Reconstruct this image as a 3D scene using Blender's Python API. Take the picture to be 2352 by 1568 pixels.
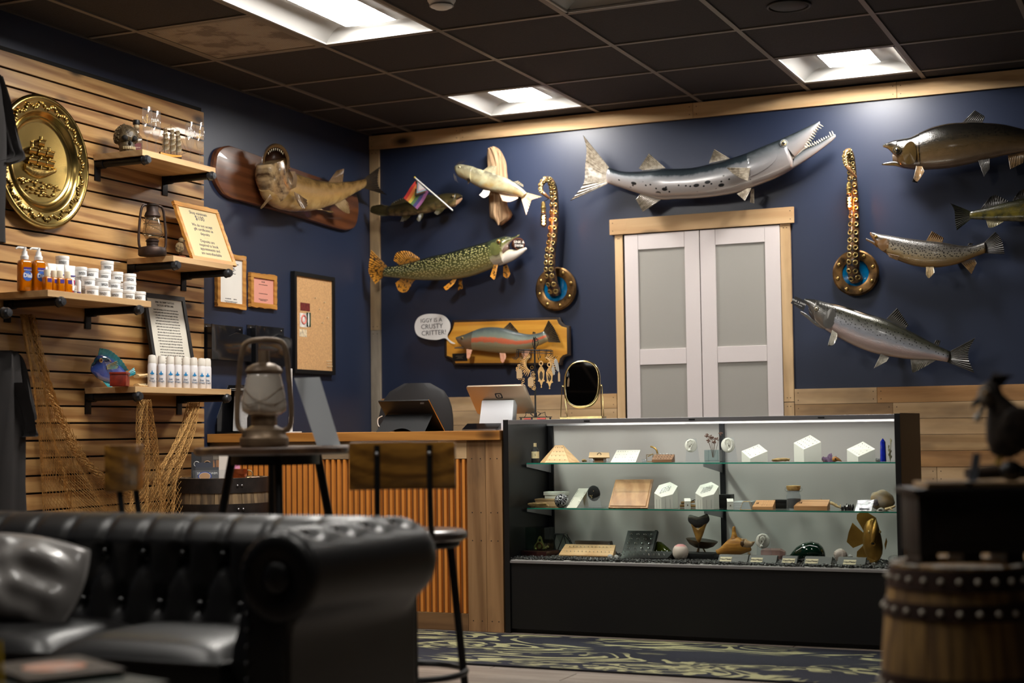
import bpy, bmesh, math, random
from math import sin, cos, pi, radians, sqrt, atan2
from mathutils import Vector, Matrix, noise
V = Vector
rnd = random.Random(7)
S = bpy.context.scene
COL = S.collection
for o in list(bpy.data.objects): bpy.data.objects.remove(o)

# ---------------------------------------------------------------- camera
FPX = 3497.4; CAM = V((4.5767, -8.0943, .9403)); YAW, PITCH, ROLL = -.4217, .0568, -.0128
FW = V((sin(YAW)*cos(PITCH), cos(YAW)*cos(PITCH), sin(PITCH)))
_r = FW.cross(V((0, 0, 1))).normalized(); _u = _r.cross(FW)
RT = cos(ROLL)*_r + sin(ROLL)*_u; UP = -sin(ROLL)*_r + cos(ROLL)*_u
cam = bpy.data.cameras.new('camera'); camo = bpy.data.objects.new('camera', cam); COL.objects.link(camo)
camo.matrix_world = Matrix(((RT.x, UP.x, -FW.x, CAM.x), (RT.y, UP.y, -FW.y, CAM.y), (RT.z, UP.z, -FW.z, CAM.z), (0, 0, 0, 1)))
cam.sensor_width = 36; cam.lens = 36*FPX/2352; cam.clip_end = 60; cam.clip_start = .05
cam.dof.use_dof = True; cam.dof.focus_distance = 7.2; cam.dof.aperture_fstop = 1.9
S.camera = camo
# ---------------------------------------------------------------- world, exposure
w = bpy.data.worlds.new('world'); S.world = w; w.use_nodes = True
w.node_tree.nodes['Background'].inputs[0].default_value = (.05, .055, .07, 1); w.node_tree.nodes['Background'].inputs[1].default_value = .2
S.view_settings.view_transform = 'Standard'; S.view_settings.look = 'None'; S.view_settings.gamma = 1
S.view_settings.use_curve_mapping = False; S.view_settings.exposure = 1.15
LAMP = 40.0      # radiance of the ceiling diffusers
S.cycles.max_bounces = 8; S.cycles.transparent_max_bounces = 16; S.cycles.sample_clamp_indirect = 6; S.cycles.caustics_reflective = False; S.cycles.caustics_refractive = False
S.cycles.use_denoising = True

# pixel -> point on a plane
def ray(u, v): return FW + RT*((u-1176)/FPX) - UP*((v-784)/FPX)
def onX(u, v, x): d = ray(u, v); return CAM + d*((x-CAM.x)/d.x)
def onY(u, v, y): d = ray(u, v); return CAM + d*((y-CAM.y)/d.y)
def onZ(u, v, z): d = ray(u, v); return CAM + d*((z-CAM.z)/d.z)
def atD(u, v, d): return CAM + ray(u, v)*d
class Crop:                                  # coordinates read in an enlarged view of the photograph
    def __init__(s, x0, y0, k): s.x0, s.y0, s.k = x0, y0, k
    def __call__(s, p): return (s.x0+p[0]/s.k, s.y0+p[1]/s.k)

# ---------------------------------------------------------------- geometry
class G:
    def __init__(s): s.v = []; s.f = []; s.a = {}
    def add(s, v, f):
        n = len(s.v); s.v += [V(p) for p in v]; s.f += [tuple(i+n for i in q) for q in f]; return s
    def box(s, c, d, m=None):
        c = V(c); v = [V((x*d[0]/2, y*d[1]/2, z*d[2]/2)) for x in (-1, 1) for y in (-1, 1) for z in (-1, 1)]
        if m is not None: v = [m @ p for p in v]
        return s.add([c+p for p in v], [(0, 1, 3, 2), (4, 6, 7, 5), (0, 4, 5, 1), (2, 3, 7, 6), (0, 2, 6, 4), (1, 5, 7, 3)])
    def bb(s, x0, x1, y0, y1, z0, z1): return s.box(((x0+x1)/2, (y0+y1)/2, (z0+z1)/2), (x1-x0, y1-y0, z1-z0))
    def loft(s, rings, c0=True, c1=True, closed=True, loop=False):
        n = len(rings[0]); b = len(s.v)
        for r in rings: s.v += [V(p) for p in r]
        m = len(rings)
        for i in range(m if loop else m-1):
            j2 = (i+1) % m
            for j in range(n if closed else n-1):
                k = (j+1) % n
                s.f.append((b+i*n+j, b+i*n+k, b+j2*n+k, b+j2*n+j))
        if c0 and not loop: s.f.append(tuple(b+j for j in range(n))[::-1])
        if c1 and not loop: s.f.append(tuple(b+(m-1)*n+j for j in range(n)))
        return s
    def tube(s, path, r, n=8, loop=False, cap=True):
        path = [V(p) for p in path]; m = len(path); rings = []; up = None
        for i, p in enumerate(path):
            a = path[(i-1) % m] if (loop or i > 0) else p; c = path[(i+1) % m] if (loop or i < m-1) else p
            t = (c-a).normalized()
            if up is None: up = t.orthogonal().normalized()
            up = (up - t*up.dot(t)); up = up.normalized() if up.length > 1e-6 else t.orthogonal().normalized()
            q = t.cross(up); rr = r[i] if isinstance(r, (list, tuple)) else r
            rings.append([p+(up*cos(2*pi*k/n)+q*sin(2*pi*k/n))*rr for k in range(n)])
        return s.loft(rings, cap, cap, True, loop)
    def cyl(s, a, b, r, r2=None, n=16): return s.tube([a, b], [r, r if r2 is None else r2], n)
    def lathe(s, prof, n=24, c=(0, 0, 0), m=None):
        c = V(c); rings = []
        for r, z in prof:
            q = [V((r*cos(2*pi*k/n), r*sin(2*pi*k/n), z)) for k in range(n)]
            rings.append([c+(m @ p if m is not None else p) for p in q])
        return s.loft(rings, True, True)
    def ell(s, c, r, nu=16, nv=10, m=None):
        if not isinstance(r, (tuple, list, V)): r = (r, r, r)
        c = V(c); rings = []
        for i in range(nv+1):
            t = pi*min(max(i/nv, .02), .98); q = [V((r[0]*sin(t)*cos(2*pi*k/nu), r[1]*sin(t)*sin(2*pi*k/nu), -r[2]*cos(t))) for k in range(nu)]
            rings.append([c+(m @ p if m is not None else p) for p in q])
        return s.loft(rings)
    def prism(s, poly, off):                 # 3-D polygon pushed along off
        off = V(off); poly = [V(p) for p in poly]; n = len(poly); b = len(s.v)
        s.v += poly+[p+off for p in poly]
        s.f.append(tuple(range(b, b+n))); s.f.append(tuple(range(b+n, b+2*n))[::-1])
        for i in range(n): k = (i+1) % n; s.f.append((b+i, b+n+i, b+n+k, b+k))
        return s
    def torus(s, c, R, r, ax=(0, 0, 1), n=24, k=8):
        ax = V(ax).normalized(); u = ax.orthogonal().normalized(); w2 = ax.cross(u); c = V(c)
        return s.tube([c+(u*cos(2*pi*i/n)+w2*sin(2*pi*i/n))*R for i in range(n)], r, k, loop=True)
    def sheet(s, grid, off):                 # grid of points (rows) made solid along off(i,j)
        m = len(grid); n = len(grid[0]); b = len(s.v)
        for i in range(m):
            for j in range(n): s.v.append(V(grid[i][j]))
        for i in range(m):
            for j in range(n): s.v.append(V(grid[i][j])+V(off))
        N = m*n
        I = lambda i, j, t=0: b+t*N+i*n+j
        for i in range(m-1):
            for j in range(n-1):
                s.f.append((I(i, j), I(i, j+1), I(i+1, j+1), I(i+1, j))); s.f.append((I(i, j, 1), I(i+1, j, 1), I(i+1, j+1, 1), I(i, j+1, 1)))
        for j in range(n-1):
            s.f.append((I(0, j), I(0, j, 1), I(0, j+1, 1), I(0, j+1))); s.f.append((I(m-1, j), I(m-1, j+1), I(m-1, j+1, 1), I(m-1, j, 1)))
        for i in range(m-1):
            s.f.append((I(i, 0), I(i+1, 0), I(i+1, 0, 1), I(i, 0, 1))); s.f.append((I(i, n-1), I(i, n-1, 1), I(i+1, n-1, 1), I(i+1, n-1)))
        return s
    def xf(s, m): s.v = [m @ p for p in s.v]; return s
def Rz(a): return Matrix.Rotation(a, 3, 'Z')
def Rx(a): return Matrix.Rotation(a, 3, 'X')
def Ry(a): return Matrix.Rotation(a, 3, 'Y')
def T4(loc, r=None):
    m = Matrix.Translation(V(loc)); return m @ r.to_4x4() if r is not None else m
def spline(pts, n, closed=False):
    pts = [V(p) if len(p) == 3 else V((p[0], p[1], 0)) for p in pts]; m = len(pts); out = []
    segs = m if closed else m-1
    for k in range(n if closed else n):
        t = k/(n if closed else (n-1))*segs; i = min(int(t), segs-1); f = t-i
        g = lambda j: pts[j % m] if closed else pts[min(max(j, 0), m-1)]
        a, b, c, d = g(i-1), g(i), g(i+1), g(i+2)
        out.append(.5*((2*b)+(c-a)*f+(2*a-5*b+4*c-d)*f*f+(3*b-a-3*c+d)*f**3))
    return out

ORG = {}
def mesh(name, g, smooth=35, bev=0, seg=2):
    me = bpy.data.meshes.new(name); me.from_pydata([tuple(p) for p in g.v], [], g.f)
    bm = bmesh.new(); bm.from_mesh(me)
    if bev:
        es = [e for e in bm.edges if len(e.link_faces) == 2 and e.calc_face_angle(0) > .6]
        bmesh.ops.bevel(bm, geom=es, offset=bev, segments=seg, profile=.6, affect='EDGES', clamp_overlap=True)
    bmesh.ops.recalc_face_normals(bm, faces=bm.faces); bm.to_mesh(me); bm.free()
    if smooth:
        me.shade_smooth()
        if smooth < 180: me.set_sharp_from_angle(angle=radians(smooth))
    for k, vals in g.a.items():
        if not bev and len(vals) == len(me.vertices):
            at = me.attributes.new(k, 'FLOAT', 'POINT'); at.data.foreach_set('value', vals)
    return me
def tag(o, label=None, cat=None, group=None, kind=None):
    for k, x in (('label', label), ('category', cat), ('group', group), ('kind', kind)):
        if x: o[k] = x
    return o
def obj(name, g, mat, parent=None, label=None, cat=None, group=None, kind=None, smooth=35, bev=0, world=True, loc=None):
    """one mesh object; world=True: g holds world coordinates"""
    org = V((0, 0, 0))
    if parent is not None:
        org = ORG.get(parent.name, V((0, 0, 0)))
        base = org
    elif world and loc is None and g is not None and not isinstance(g, bpy.types.Mesh) and g.v and not (kind == 'structure'):
        xs = [p.x for p in g.v]; ys = [p.y for p in g.v]; zs = [p.z for p in g.v]; base = V(((min(xs)+max(xs))/2, (min(ys)+max(ys))/2, min(zs)))
    else: base = V(loc) if loc is not None else V((0, 0, 0))
    if isinstance(g, bpy.types.Mesh): me = g
    else:
        if world and base.length: g.v = [p-base for p in g.v]
        me = mesh(name, g, smooth, bev)
    if mat is not None and not me.materials: me.materials.append(mat)
    o = bpy.data.objects.new(name, me); COL.objects.link(o)
    if parent is not None:
        o.parent = parent; ORG[o.name] = base
        if loc is not None: o.location = loc
    else: o.location = base; ORG[o.name] = base
    return tag(o, label, cat, group, kind)
def thing(name, label, cat, loc=(0, 0, 0), rz=0, group=None, kind=None):
    e = bpy.data.objects.new(name, None); COL.objects.link(e); e.location = loc; e.rotation_euler = (0, 0, rz); e.empty_display_size = .05
    ORG[e.name] = V(loc)
    return tag(e, label, cat, group, kind)
def part(name, g, mat, parent, **k): k.setdefault('world', False); return obj(name, g, mat, parent, **k)
def copy(root, loc, rz=None, label=None, scale=None):
    def rec(o, p):
        c = o.copy(); COL.objects.link(c); c.parent = p
        for ch in [x for x in bpy.data.objects if x.parent == o]: rec(ch, c)
        return c
    c = rec(root, None); c.location = loc
    if rz is not None: c.rotation_euler = (0, 0, rz)
    if scale: c.scale = (scale,)*3 if not isinstance(scale, tuple) else scale
    if label: c['label'] = label
    return c
def text(s, size, mat, parent, m, name='lettering', font=None, depth=.0006, align='CENTER', bold=0, space=1.0, wide=1.0, label=None):
    """flat lettering as a thin mesh; m places the XY text plane"""
    cu = bpy.data.curves.new('t', 'FONT'); cu.body = s; cu.size = size; cu.align_x = align; cu.align_y = 'CENTER'; cu.extrude = depth; cu.offset = bold; cu.space_line = space; cu.resolution_u = 2
    ob = bpy.data.objects.new('t', cu); COL.objects.link(ob)
    dg = bpy.context.evaluated_depsgraph_get(); me = bpy.data.meshes.new_from_object(ob.evaluated_get(dg)); bpy.data.objects.remove(ob); bpy.data.curves.remove(cu)
    me.transform((m.to_4x4() if len(m) == 3 else m) @ Matrix.Diagonal((wide, 1, 1, 1))); me.materials.clear(); me.materials.append(mat)
    o = bpy.data.objects.new(name, me); COL.objects.link(o); o.parent = parent; ORG[o.name] = ORG.get(parent.name, V((0, 0, 0)))
    return tag(o, label)
def frame3(o, u, v):                        # matrix: x->u, y->v, z->u x v, origin o
    u = V(u).normalized(); n = u.cross(V(v)).normalized(); v = n.cross(u)
    return Matrix(((u.x, v.x, n.x, o[0]), (u.y, v.y, n.y, o[1]), (u.z, v.z, n.z, o[2]), (0, 0, 0, 1)))

# ---------------------------------------------------------------- materials
def lin(c):
    f = lambda x: x/12.92 if x <= .04045 else ((x+.055)/1.055)**2.4
    return tuple(f(x/255) for x in c)+(1,)
MATS = {}
class NT:
    def __init__(s, name):
        s.m = bpy.data.materials.new(name); s.m.use_nodes = True; s.t = s.m.node_tree; s.b = s.t.nodes['Principled BSDF']; s.out = s.t.nodes['Material Output']
    def n(s, typ, **kw):
        nd = s.t.nodes.new(typ)
        for k, x in kw.items():
            if hasattr(nd, k) and not k[0].isupper(): setattr(nd, k, x)
        return nd
    def l(s, a, b): s.t.links.new(a, b)
    def set(s, **kw):
        for k, x in kw.items(): s.b.inputs[k.replace('_', ' ')].default_value = x
    def obco(s, scale=(1, 1, 1), jitter=True):
        tc = s.n('ShaderNodeTexCoord'); mp = s.n('ShaderNodeMapping'); mp.inputs['Scale'].default_value = scale
        if jitter:
            oi = s.n('ShaderNodeObjectInfo'); ad = s.n('ShaderNodeVectorMath', operation='MULTIPLY_ADD'); cb = s.n('ShaderNodeCombineXYZ')
            for i in range(3): s.l(oi.outputs['Random'], cb.inputs[i])
            s.l(cb.outputs[0], ad.inputs[0]); ad.inputs[1].default_value = (37, 53, 71); s.l(tc.outputs['Object'], ad.inputs[2]); s.l(ad.outputs[0], mp.inputs[0])
        else: s.l(tc.outputs['Object'], mp.inputs[0])
        return mp.outputs[0]
    def noise(s, vec, scale, detail=3, rough=.55, dist=0):
        x = s.n('ShaderNodeTexNoise'); x.inputs['Scale'].default_value = scale; x.inputs['Detail'].default_value = detail; x.inputs['Roughness'].default_value = rough; x.inputs['Distortion'].default_value = dist
        if vec is not None: s.l(vec, x.inputs['Vector'])
        return x.outputs['Fac']
    def ramp(s, fac, stops, interp='LINEAR'):
        r = s.n('ShaderNodeValToRGB'); e = r.color_ramp.elements; r.color_ramp.interpolation = interp
        while len(e) < len(stops): e.new(.5)
        for i, (p, c) in enumerate(stops): e[i].position = p; e[i].color = c if len(c) == 4 else lin(c)
        s.l(fac, r.inputs[0]); return r.outputs[0]
    def mix(s, fac, a, b, mode='MIX'):
        x = s.n('ShaderNodeMix'); x.data_type = 'RGBA'; x.blend_type = mode
        for i, q in ((0, fac), (6, a), (7, b)):
            if hasattr(q, 'links'): s.l(q, x.inputs[i])
            else: x.inputs[i].default_value = q
        return x.outputs[2]
    def math(s, op, a, b=0, clamp=False):
        x = s.n('ShaderNodeMath', operation=op); x.use_clamp = clamp
        for i, q in ((0, a), (1, b)):
            if hasattr(q, 'links'): s.l(q, x.inputs[i])
            else: x.inputs[i].default_value = q
        return x.outputs[0]
    def bump(s, h, strength=.3, dist=.002):
        b = s.n('ShaderNodeBump'); b.inputs['Strength'].default_value = strength; b.inputs['Distance'].default_value = dist; s.l(h, b.inputs['Height']); s.l(b.outputs[0], s.b.inputs['Normal'])
    def attr(s, nm): a = s.n('ShaderNodeAttribute'); a.attribute_name = nm; return a.outputs['Fac']
    def rand(s, col, amt):
        oi = s.n('ShaderNodeObjectInfo'); hs = s.n('ShaderNodeHueSaturation'); s.l(s.math('ADD', s.math('MULTIPLY', oi.outputs['Random'], 2*amt), 1-amt), hs.inputs['Value'])
        if hasattr(col, 'links'): s.l(col, hs.inputs['Color'])
        else: hs.inputs['Color'].default_value = col
        return hs.outputs[0]
def mat(name, col, rough=.5, metal=0, ns=0, amt=.25, bump=0, rand=0, spec=.5, coat=0, trans=0, ior=1.45, emit=0, alpha=1, sheen=0, bd=.002, col2=None, stretch=(1, 1, 1)):
    if name in MATS: return MATS[name]
    k = NT(name); c = lin(col); src = c
    if ns:
        f = k.noise(k.obco(stretch), ns, 4)
        c2 = lin(col2) if col2 else tuple(x*(1-amt) for x in c[:3])+(1,)
        c1 = c if col2 else tuple(min(1, x*(1+amt)) for x in c[:3])+(1,)
        src = k.ramp(f, [(.3, c2), (.7, c1)])
        if bump: k.bump(f, bump, bd)
    if rand: src = k.rand(src, rand)
    if hasattr(src, 'links'): k.l(src, k.b.inputs['Base Color'])
    else: k.b.inputs['Base Color'].default_value = c
    k.set(Roughness=rough, Metallic=metal, IOR=ior, Alpha=alpha); k.b.inputs['Specular IOR Level'].default_value = spec
    k.b.inputs['Coat Weight'].default_value = coat; k.b.inputs['Coat Roughness'].default_value = .08; k.b.inputs['Transmission Weight'].default_value = trans
    if emit: k.b.inputs['Emission Color'].default_value = c; k.b.inputs['Emission Strength'].default_value = emit
    MATS[name] = k.m; return k.m
def wood(name, c1, c2, axis=1, scale=1.0, rough=.55, rand=.12, knots=True, bump=.15, dark=None, coat=0):
    """long-grain wood; axis = direction of the grain"""
    if name in MATS: return MATS[name]
    k = NT(name); st = [9, 9, 9]; st[axis] = .55
    co = k.obco(tuple(x*scale for x in st)); f = k.noise(co, 2.2, 5, .6, 1.4)
    wv = k.n('ShaderNodeTexWave'); wv.bands_direction = 'DIAGONAL'; k.l(co, wv.inputs['Vector']); wv.inputs['Scale'].default_value = .9; wv.inputs['Distortion'].default_value = 7; wv.inputs['Detail'].default_value = 2; wv.inputs['Detail Scale'].default_value = .9
    src = k.mix(.55, k.ramp(f, [(.32, c2), (.68, c1)]), k.ramp(wv.outputs['Fac'], [(.15, c2), (.75, c1)]))
    if knots:
        st2 = [5, 5, 5]; st2[axis] = 2.2; v = k.n('ShaderNodeTexVoronoi'); k.l(k.obco(tuple(x*scale for x in st2)), v.inputs['Vector']); v.inputs['Scale'].default_value = 1.0
        kc = tuple(int(x*.45) for x in (dark or c2)); src = k.mix(k.ramp(v.outputs['Distance'], [(.05, (1, 1, 1, 1)), (.17, (0, 0, 0, 1))]), src, lin(kc))
    if dark:
        st3 = [3, 3, 3]; st3[axis] = .9; src = k.mix(k.ramp(k.noise(k.obco(tuple(x*scale for x in st3)), 1.6, 4, .65), [(.5, (0, 0, 0, 1)), (.72, (.8, .8, .8, 1))]), src, lin(dark))
    k.l(k.rand(src, rand) if rand else src, k.b.inputs['Base Color']); k.set(Roughness=rough); k.b.inputs['Coat Weight'].default_value = coat
    if bump: k.bump(f, bump, .002)
    MATS[name] = k.m; return k.m
def clear(name, tint=(255, 255, 255), gloss=.9, rough=.02, edge=1.5, body=0.0, bcol=(255, 255, 255)):
    """thin clear sheet: see-through with Fresnel reflection"""
    if name in MATS: return MATS[name]
    k = NT(name); t = k.n('ShaderNodeBsdfTransparent'); t.inputs[0].default_value = lin(tint); g = k.n('ShaderNodeBsdfGlossy'); g.inputs['Roughness'].default_value = rough; g.inputs[0].default_value = (gloss, gloss, gloss, 1)
    fr = k.n('ShaderNodeFresnel'); fr.inputs[0].default_value = edge; mx = k.n('ShaderNodeMixShader'); ge = k.n('ShaderNodeNewGeometry'); k.l(k.math('MULTIPLY', fr.outputs[0], k.math('SUBTRACT', 1.0, ge.outputs['Backfacing'])), mx.inputs[0])
    src = t.outputs[0]
    if body:
        d = k.n('ShaderNodeBsdfDiffuse'); d.inputs[0].default_value = lin(bcol); m2 = k.n('ShaderNodeMixShader'); m2.inputs[0].default_value = body; k.l(t.outputs[0], m2.inputs[1]); k.l(d.outputs[0], m2.inputs[2]); src = m2.outputs[0]
    k.l(src, mx.inputs[1]); k.l(g.outputs[0], mx.inputs[2]); k.l(mx.outputs[0], k.out.inputs[0]); k.t.nodes.remove(k.b); MATS[name] = k.m; return k.m
BLACK = mat('black_satin', (14, 14, 15), .45); PIPE = mat('black_iron_pipe', (22, 22, 24), .42, .5, ns=30, amt=.3); CAP = mat('iron_cap', (70, 72, 76), .35, .8, ns=40, amt=.4)
WHITE = mat('white_plastic', (232, 230, 228), .4); PAPER = mat('paper', (228, 226, 220), .8); INK = mat('ink', (38, 38, 42), .8); CHROME = mat('chrome', (205, 205, 208), .15, 1); STEEL = mat('brushed_steel', (165, 165, 168), .32, 1)
GLASS = clear('clear_glass'); WHITEPRINT = mat('white_print', (225, 225, 222), .7); GOLD = mat('gold_wire', (205, 165, 90), .3, 1)

# ---------------------------------------------------------------- room
H = 2.743; X1 = 6.6; Y0 = -9.6; C = .6096; GX = .2837; GY = .1673; WY = .018
k = NT('navy_wall_paint'); f = k.noise(k.obco((1, 1, 1), False), 1.3, 2)
k.l(k.ramp(f, [(.3, (32, 41, 64)), (.7, (36, 46, 70))]), k.b.inputs['Base Color']); k.set(Roughness=.4); k.b.inputs['Specular IOR Level'].default_value = .55
k.bump(k.noise(k.obco((1, 1, 1), False), 260, 2), .06, .001); NAVY = k.m
DARKW = mat('dark_wall_paint', (30, 34, 48), .6)
def slab(name, m, *b): return obj(name, G().bb(*b), m, kind='structure', smooth=0)
wall_b = slab('wall_back', NAVY, -.1, X1+.1, WY, WY+.1, 0, H+.2)
wall_l = slab('wall_left', NAVY, -.1, 0, Y0-.1, WY, 0, H+.2)
slab('wall_right', DARKW, X1, X1+.1, Y0-.1, WY, 0, H+.2); slab('wall_front', DARKW, 0, X1, Y0-.1, Y0, 0, H+.2)
# floor: planks in view, the rest joined
k = NT('grey_oak_vinyl'); co = k.obco((.9, 12, 9)); f = k.noise(co, 2, 5, .6, .8)
k.l(k.rand(k.ramp(f, [(.3, (112, 100, 90)), (.7, (158, 146, 134))]), .12), k.b.inputs['Base Color']); k.set(Roughness=.45); k.bump(f, .08, .001); VINYL = k.m
floor = slab('floor', mat('floor_base', (40, 36, 33), .8), -.1, X1+.1, Y0-.1, WY+.1, -.06, -.004)
pm = None
for j in range(-4, 12):
    y = -1.9-j*.18
    if j < 0 or j > 9: continue
    x = -.3+(j*.37) % 1.2
    while x < 5.4:
        if pm is None: pm = mesh('plank', G().bb(0, 1.196, 0, .1765, -.004, 0), 0, .001, 1)
        obj('plank', pm, VINYL, floor, loc=(x, y-.18, 0)); x += 1.2
g = G(); 
for yy, y2 in ((WY, -1.9), (-3.7, Y0)):
    y = yy
    while y-.18 > y2:
        x = -.3+((y*-2.05) % 1.2)
        while x < X1: g.bb(x, min(x+1.196, X1), y-.1765, y, -.004, 0); x += 1.2
        y -= .18
obj('plank_field', g, VINYL, floor, kind='stuff', smooth=0)
# ceiling: base slab, tiles, grid bars
ceil = slab('ceiling', mat('plenum', (12, 12, 12), .9), -.1, X1+.1, Y0-.1, WY+.1, H+.16, H+.22)
k = NT('dark_acoustic_tile'); co = k.obco((1, 1, 1)); f = k.noise(co, 90, 3, .7); f2 = k.noise(co, 420, 1)
k.l(k.ramp(f2, [(.3, (24, 21, 21)), (.6, (52, 47, 47))]), k.b.inputs['Base Color']); k.set(Roughness=.85); k.bump(f, .5, .004); TILE = k.m
TBAR = mat('grey_grid_bar', (128, 120, 112), .5, .2)
cx = lambda i: GX+(i-1)*C
colx = [0, GX]+[GX+i*C for i in range(1, 11)]; rowy = [0, -GY]+[-GY-i*C for i in range(1, 16)]
LIGHTS = {(2, 8): 1, (2, 9): 1, (5, 8): 1, (5, 9): 1, (2, 1): 1, (5, 1): 1, (2, 4): 2, (2, 5): 0, (4, 4): 3, (1, 4): 4}
LIGHTS_BACK = {}
tiles = {}
for i in range(len(colx)-1):
    for j in range(len(rowy)-1):
        if (i, j) in LIGHTS or (i, j) in LIGHTS_BACK: continue
        wx = colx[i+1]-colx[i]; wy = rowy[j]-rowy[j+1]; key = (round(wx, 3), round(wy, 3))
        if key not in tiles: tiles[key] = mesh('ceiling_tile', G().bb(0, wx-.006, -wy+.006, 0, 0, .015), 0)
        obj('ceiling_tile', tiles[key], TILE, ceil, loc=(colx[i]+.003, rowy[j]-.003, H+.006))
for x in colx[1:]: obj('grid_bar', G().bb(x-.012, x+.012, Y0, WY, H-.001, H+.006), TBAR, ceil, smooth=0)
for y in rowy[1:]:
    g = G()
    for a, b in (((0, cx(2)), (cx(3), X1)) if abs(y+GY+4*C) < .01 else ((0, cx(2)), (cx(3), cx(5)), (cx(6), X1)) if abs(y+GY+8*C) < .01 else ((0, X1),)): g.bb(a, b, y-.012, y+.012, H, H+.0055)
    obj('grid_bar', g, TBAR, ceil, smooth=0)
obj('wall_angle', G().bb(0, .02, Y0, WY, H-.002, H+.006), mat('dark_wall_angle', (70, 66, 62), .6), ceil, smooth=0)
REFL = mat('white_reflector', (172, 171, 168), .4); DIFF = mat('light_diffuser', (255, 250, 242), .5, emit=LAMP); DIFFL = mat('long_light_diffuser', (255, 250, 242), .5, emit=LAMP*.85); DIFF_FILL = mat('added_fill_diffuser', (255, 250, 242), .5, emit=LAMP*.28); DIFFOFF = mat('frosted_lens', (190, 188, 184), .3)
def troffer(x0, y0, x1, y1, label, on=None):
    t = thing('ceiling_light', label, 'ceiling light', ((x0+x1)/2, (y0+y1)/2, H))
    a, b = .016, .1; xm = (x0+x1)/2; w2 = .13; d = .05
    g = G(); o = [(x0+a, y0-a, H+.004), (x1-a, y0-a, H+.004), (x1-a, y1+a, H+.004), (x0+a, y1+a, H+.004)]
    i = [(xm-w2, y0-b, H+d), (xm+w2, y0-b, H+d), (xm+w2, y1+b, H+d), (xm-w2, y1+b, H+d)]
    ms = [[V(p)*(1-s)+V(q)*s+V((0, 0, .03*sin(s*pi))) for p, q in zip(o, i)] for s in (0, .2, .4, .6, .8, 1)]
    g.loft(ms, False, False); obj('reflector', g, REFL, t, smooth=25)
    g = G(); r2 = [[p+V((0, 0, .012)) for p in r] for r in ms]; g.loft(r2, False, False); g.add(r2[-1], [(0, 1, 2, 3)]); obj('housing', g, REFL, t, smooth=25)
    g = G(); n = 8; rows = []
    for q in range(n+1):
        s = q/n; x = xm-w2+2*w2*s; z = H+d-.004*sin(pi*s); rows.append([(x, y0-b+.002, z), (x, y1+b-.002, z)])
    g.sheet(rows, (0, 0, .004)); obj('diffuser', g, on or DIFF, t, smooth=60)
    g = G()
    for (p, q) in ((0, 1), (1, 2), (2, 3), (3, 0)):
        P, Q = V(o[p]), V(o[q]); c = (P+Q)/2; g.box(c+V((0, 0, 0)), (abs(P.x-Q.x)+.018, abs(P.y-Q.y)+.018, .008))
    obj('frame', g, REFL, t, smooth=0)
troffer(cx(2), -GY, cx(3), -GY-C, 'square recessed ceiling light above the catfish'); troffer(cx(5), -GY, cx(6), -GY-C, 'square recessed ceiling light above the barracuda head')
troffer(cx(2), -GY-3*C, cx(3), -GY-5*C, 'long recessed ceiling light at the top of the picture', DIFFL); troffer(cx(2), -GY-7*C, cx(3), -GY-9*C, 'long recessed ceiling light further back over the sofa', DIFF_FILL); troffer(cx(5), -GY-7*C, cx(6), -GY-9*C, 'long recessed ceiling light further back beside the keg', DIFF_FILL); troffer(cx(4), -GY-3*C, cx(5), -GY-4*C, 'unlit square ceiling light with frosted lens', DIFFOFF)  # the two dim rear lights are added out of view to brighten the foreground
# return air panel
x0, x1, y0, y1 = cx(1), cx(2), -GY-3*C, -GY-4*C
t = thing('ceiling_vent', 'dusty perforated return air panel in the ceiling beside the long light', 'vent', ((x0+x1)/2, (y0+y1)/2, H))
k = NT('perforated_panel'); tc = k.n('ShaderNodeTexCoord'); v = k.n('ShaderNodeTexVoronoi'); v.inputs['Scale'].default_value = 110; v.inputs['Randomness'].default_value = 0; k.l(tc.outputs['Object'], v.inputs['Vector'])
base = k.ramp(k.noise(k.obco((1, 1, 1)), 6, 5, .6), [(.42, (122, 108, 96)), (.5, (166, 152, 138)), (.66, (172, 160, 146))])
k.l(k.mix(k.ramp(v.outputs['Distance'], [(.3, (1, 1, 1, 1)), (.36, (0, 0, 0, 1))]), base, lin((40, 36, 32))), k.b.inputs['Base Color']); k.set(Roughness=.6)
obj('panel', G().bb(x0+.014, x1-.014, y1+.014, y0-.014, H+.002, H+.008), k.m, t, smooth=0)
g = G()
for b in ((x0+.012, x1-.012, y0-.03, y0-.012), (x0+.012, x1-.012, y1+.012, y1+.03), (x0+.012, x0+.03, y1+.03, y0-.03), (x1-.03, x1-.012, y1+.03, y0-.03)): g.bb(*b, H-.001, H+.005)
obj('frame', g, mat('vent_frame', (128, 118, 106), .5), t, smooth=0)
# speaker, smoke detector
c = V((3.03, -1.68, H)); t = thing('ceiling_speaker', 'round dark ceiling speaker grille', 'speaker', c)
obj('grille', G().lathe([(.001, -.002), (.075, -.002), (.085, .004), (.085, .01)], 32, c), mat('speaker_grille', (30, 28, 27), .6), t); obj('ring', G().torus(c+V((0, 0, .001)), .09, .006, n=36), mat('speaker_ring', (42, 38, 35), .5), t)
c = V((1.73, -2.43, H)); t = thing('smoke_detector', 'small white smoke detector at the top edge', 'detector', c)
obj('body', G().lathe([(.001, -.035), (.03, -.034), (.045, -.026), (.055, -.008), (.06, 0), (.06, .006)], 32, c), WHITE, t); obj('vent_ring', G().torus(c+V((0, 0, -.022)), .049, .003, n=32), mat('grey_ring', (150, 150, 150), .5), t)

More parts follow.
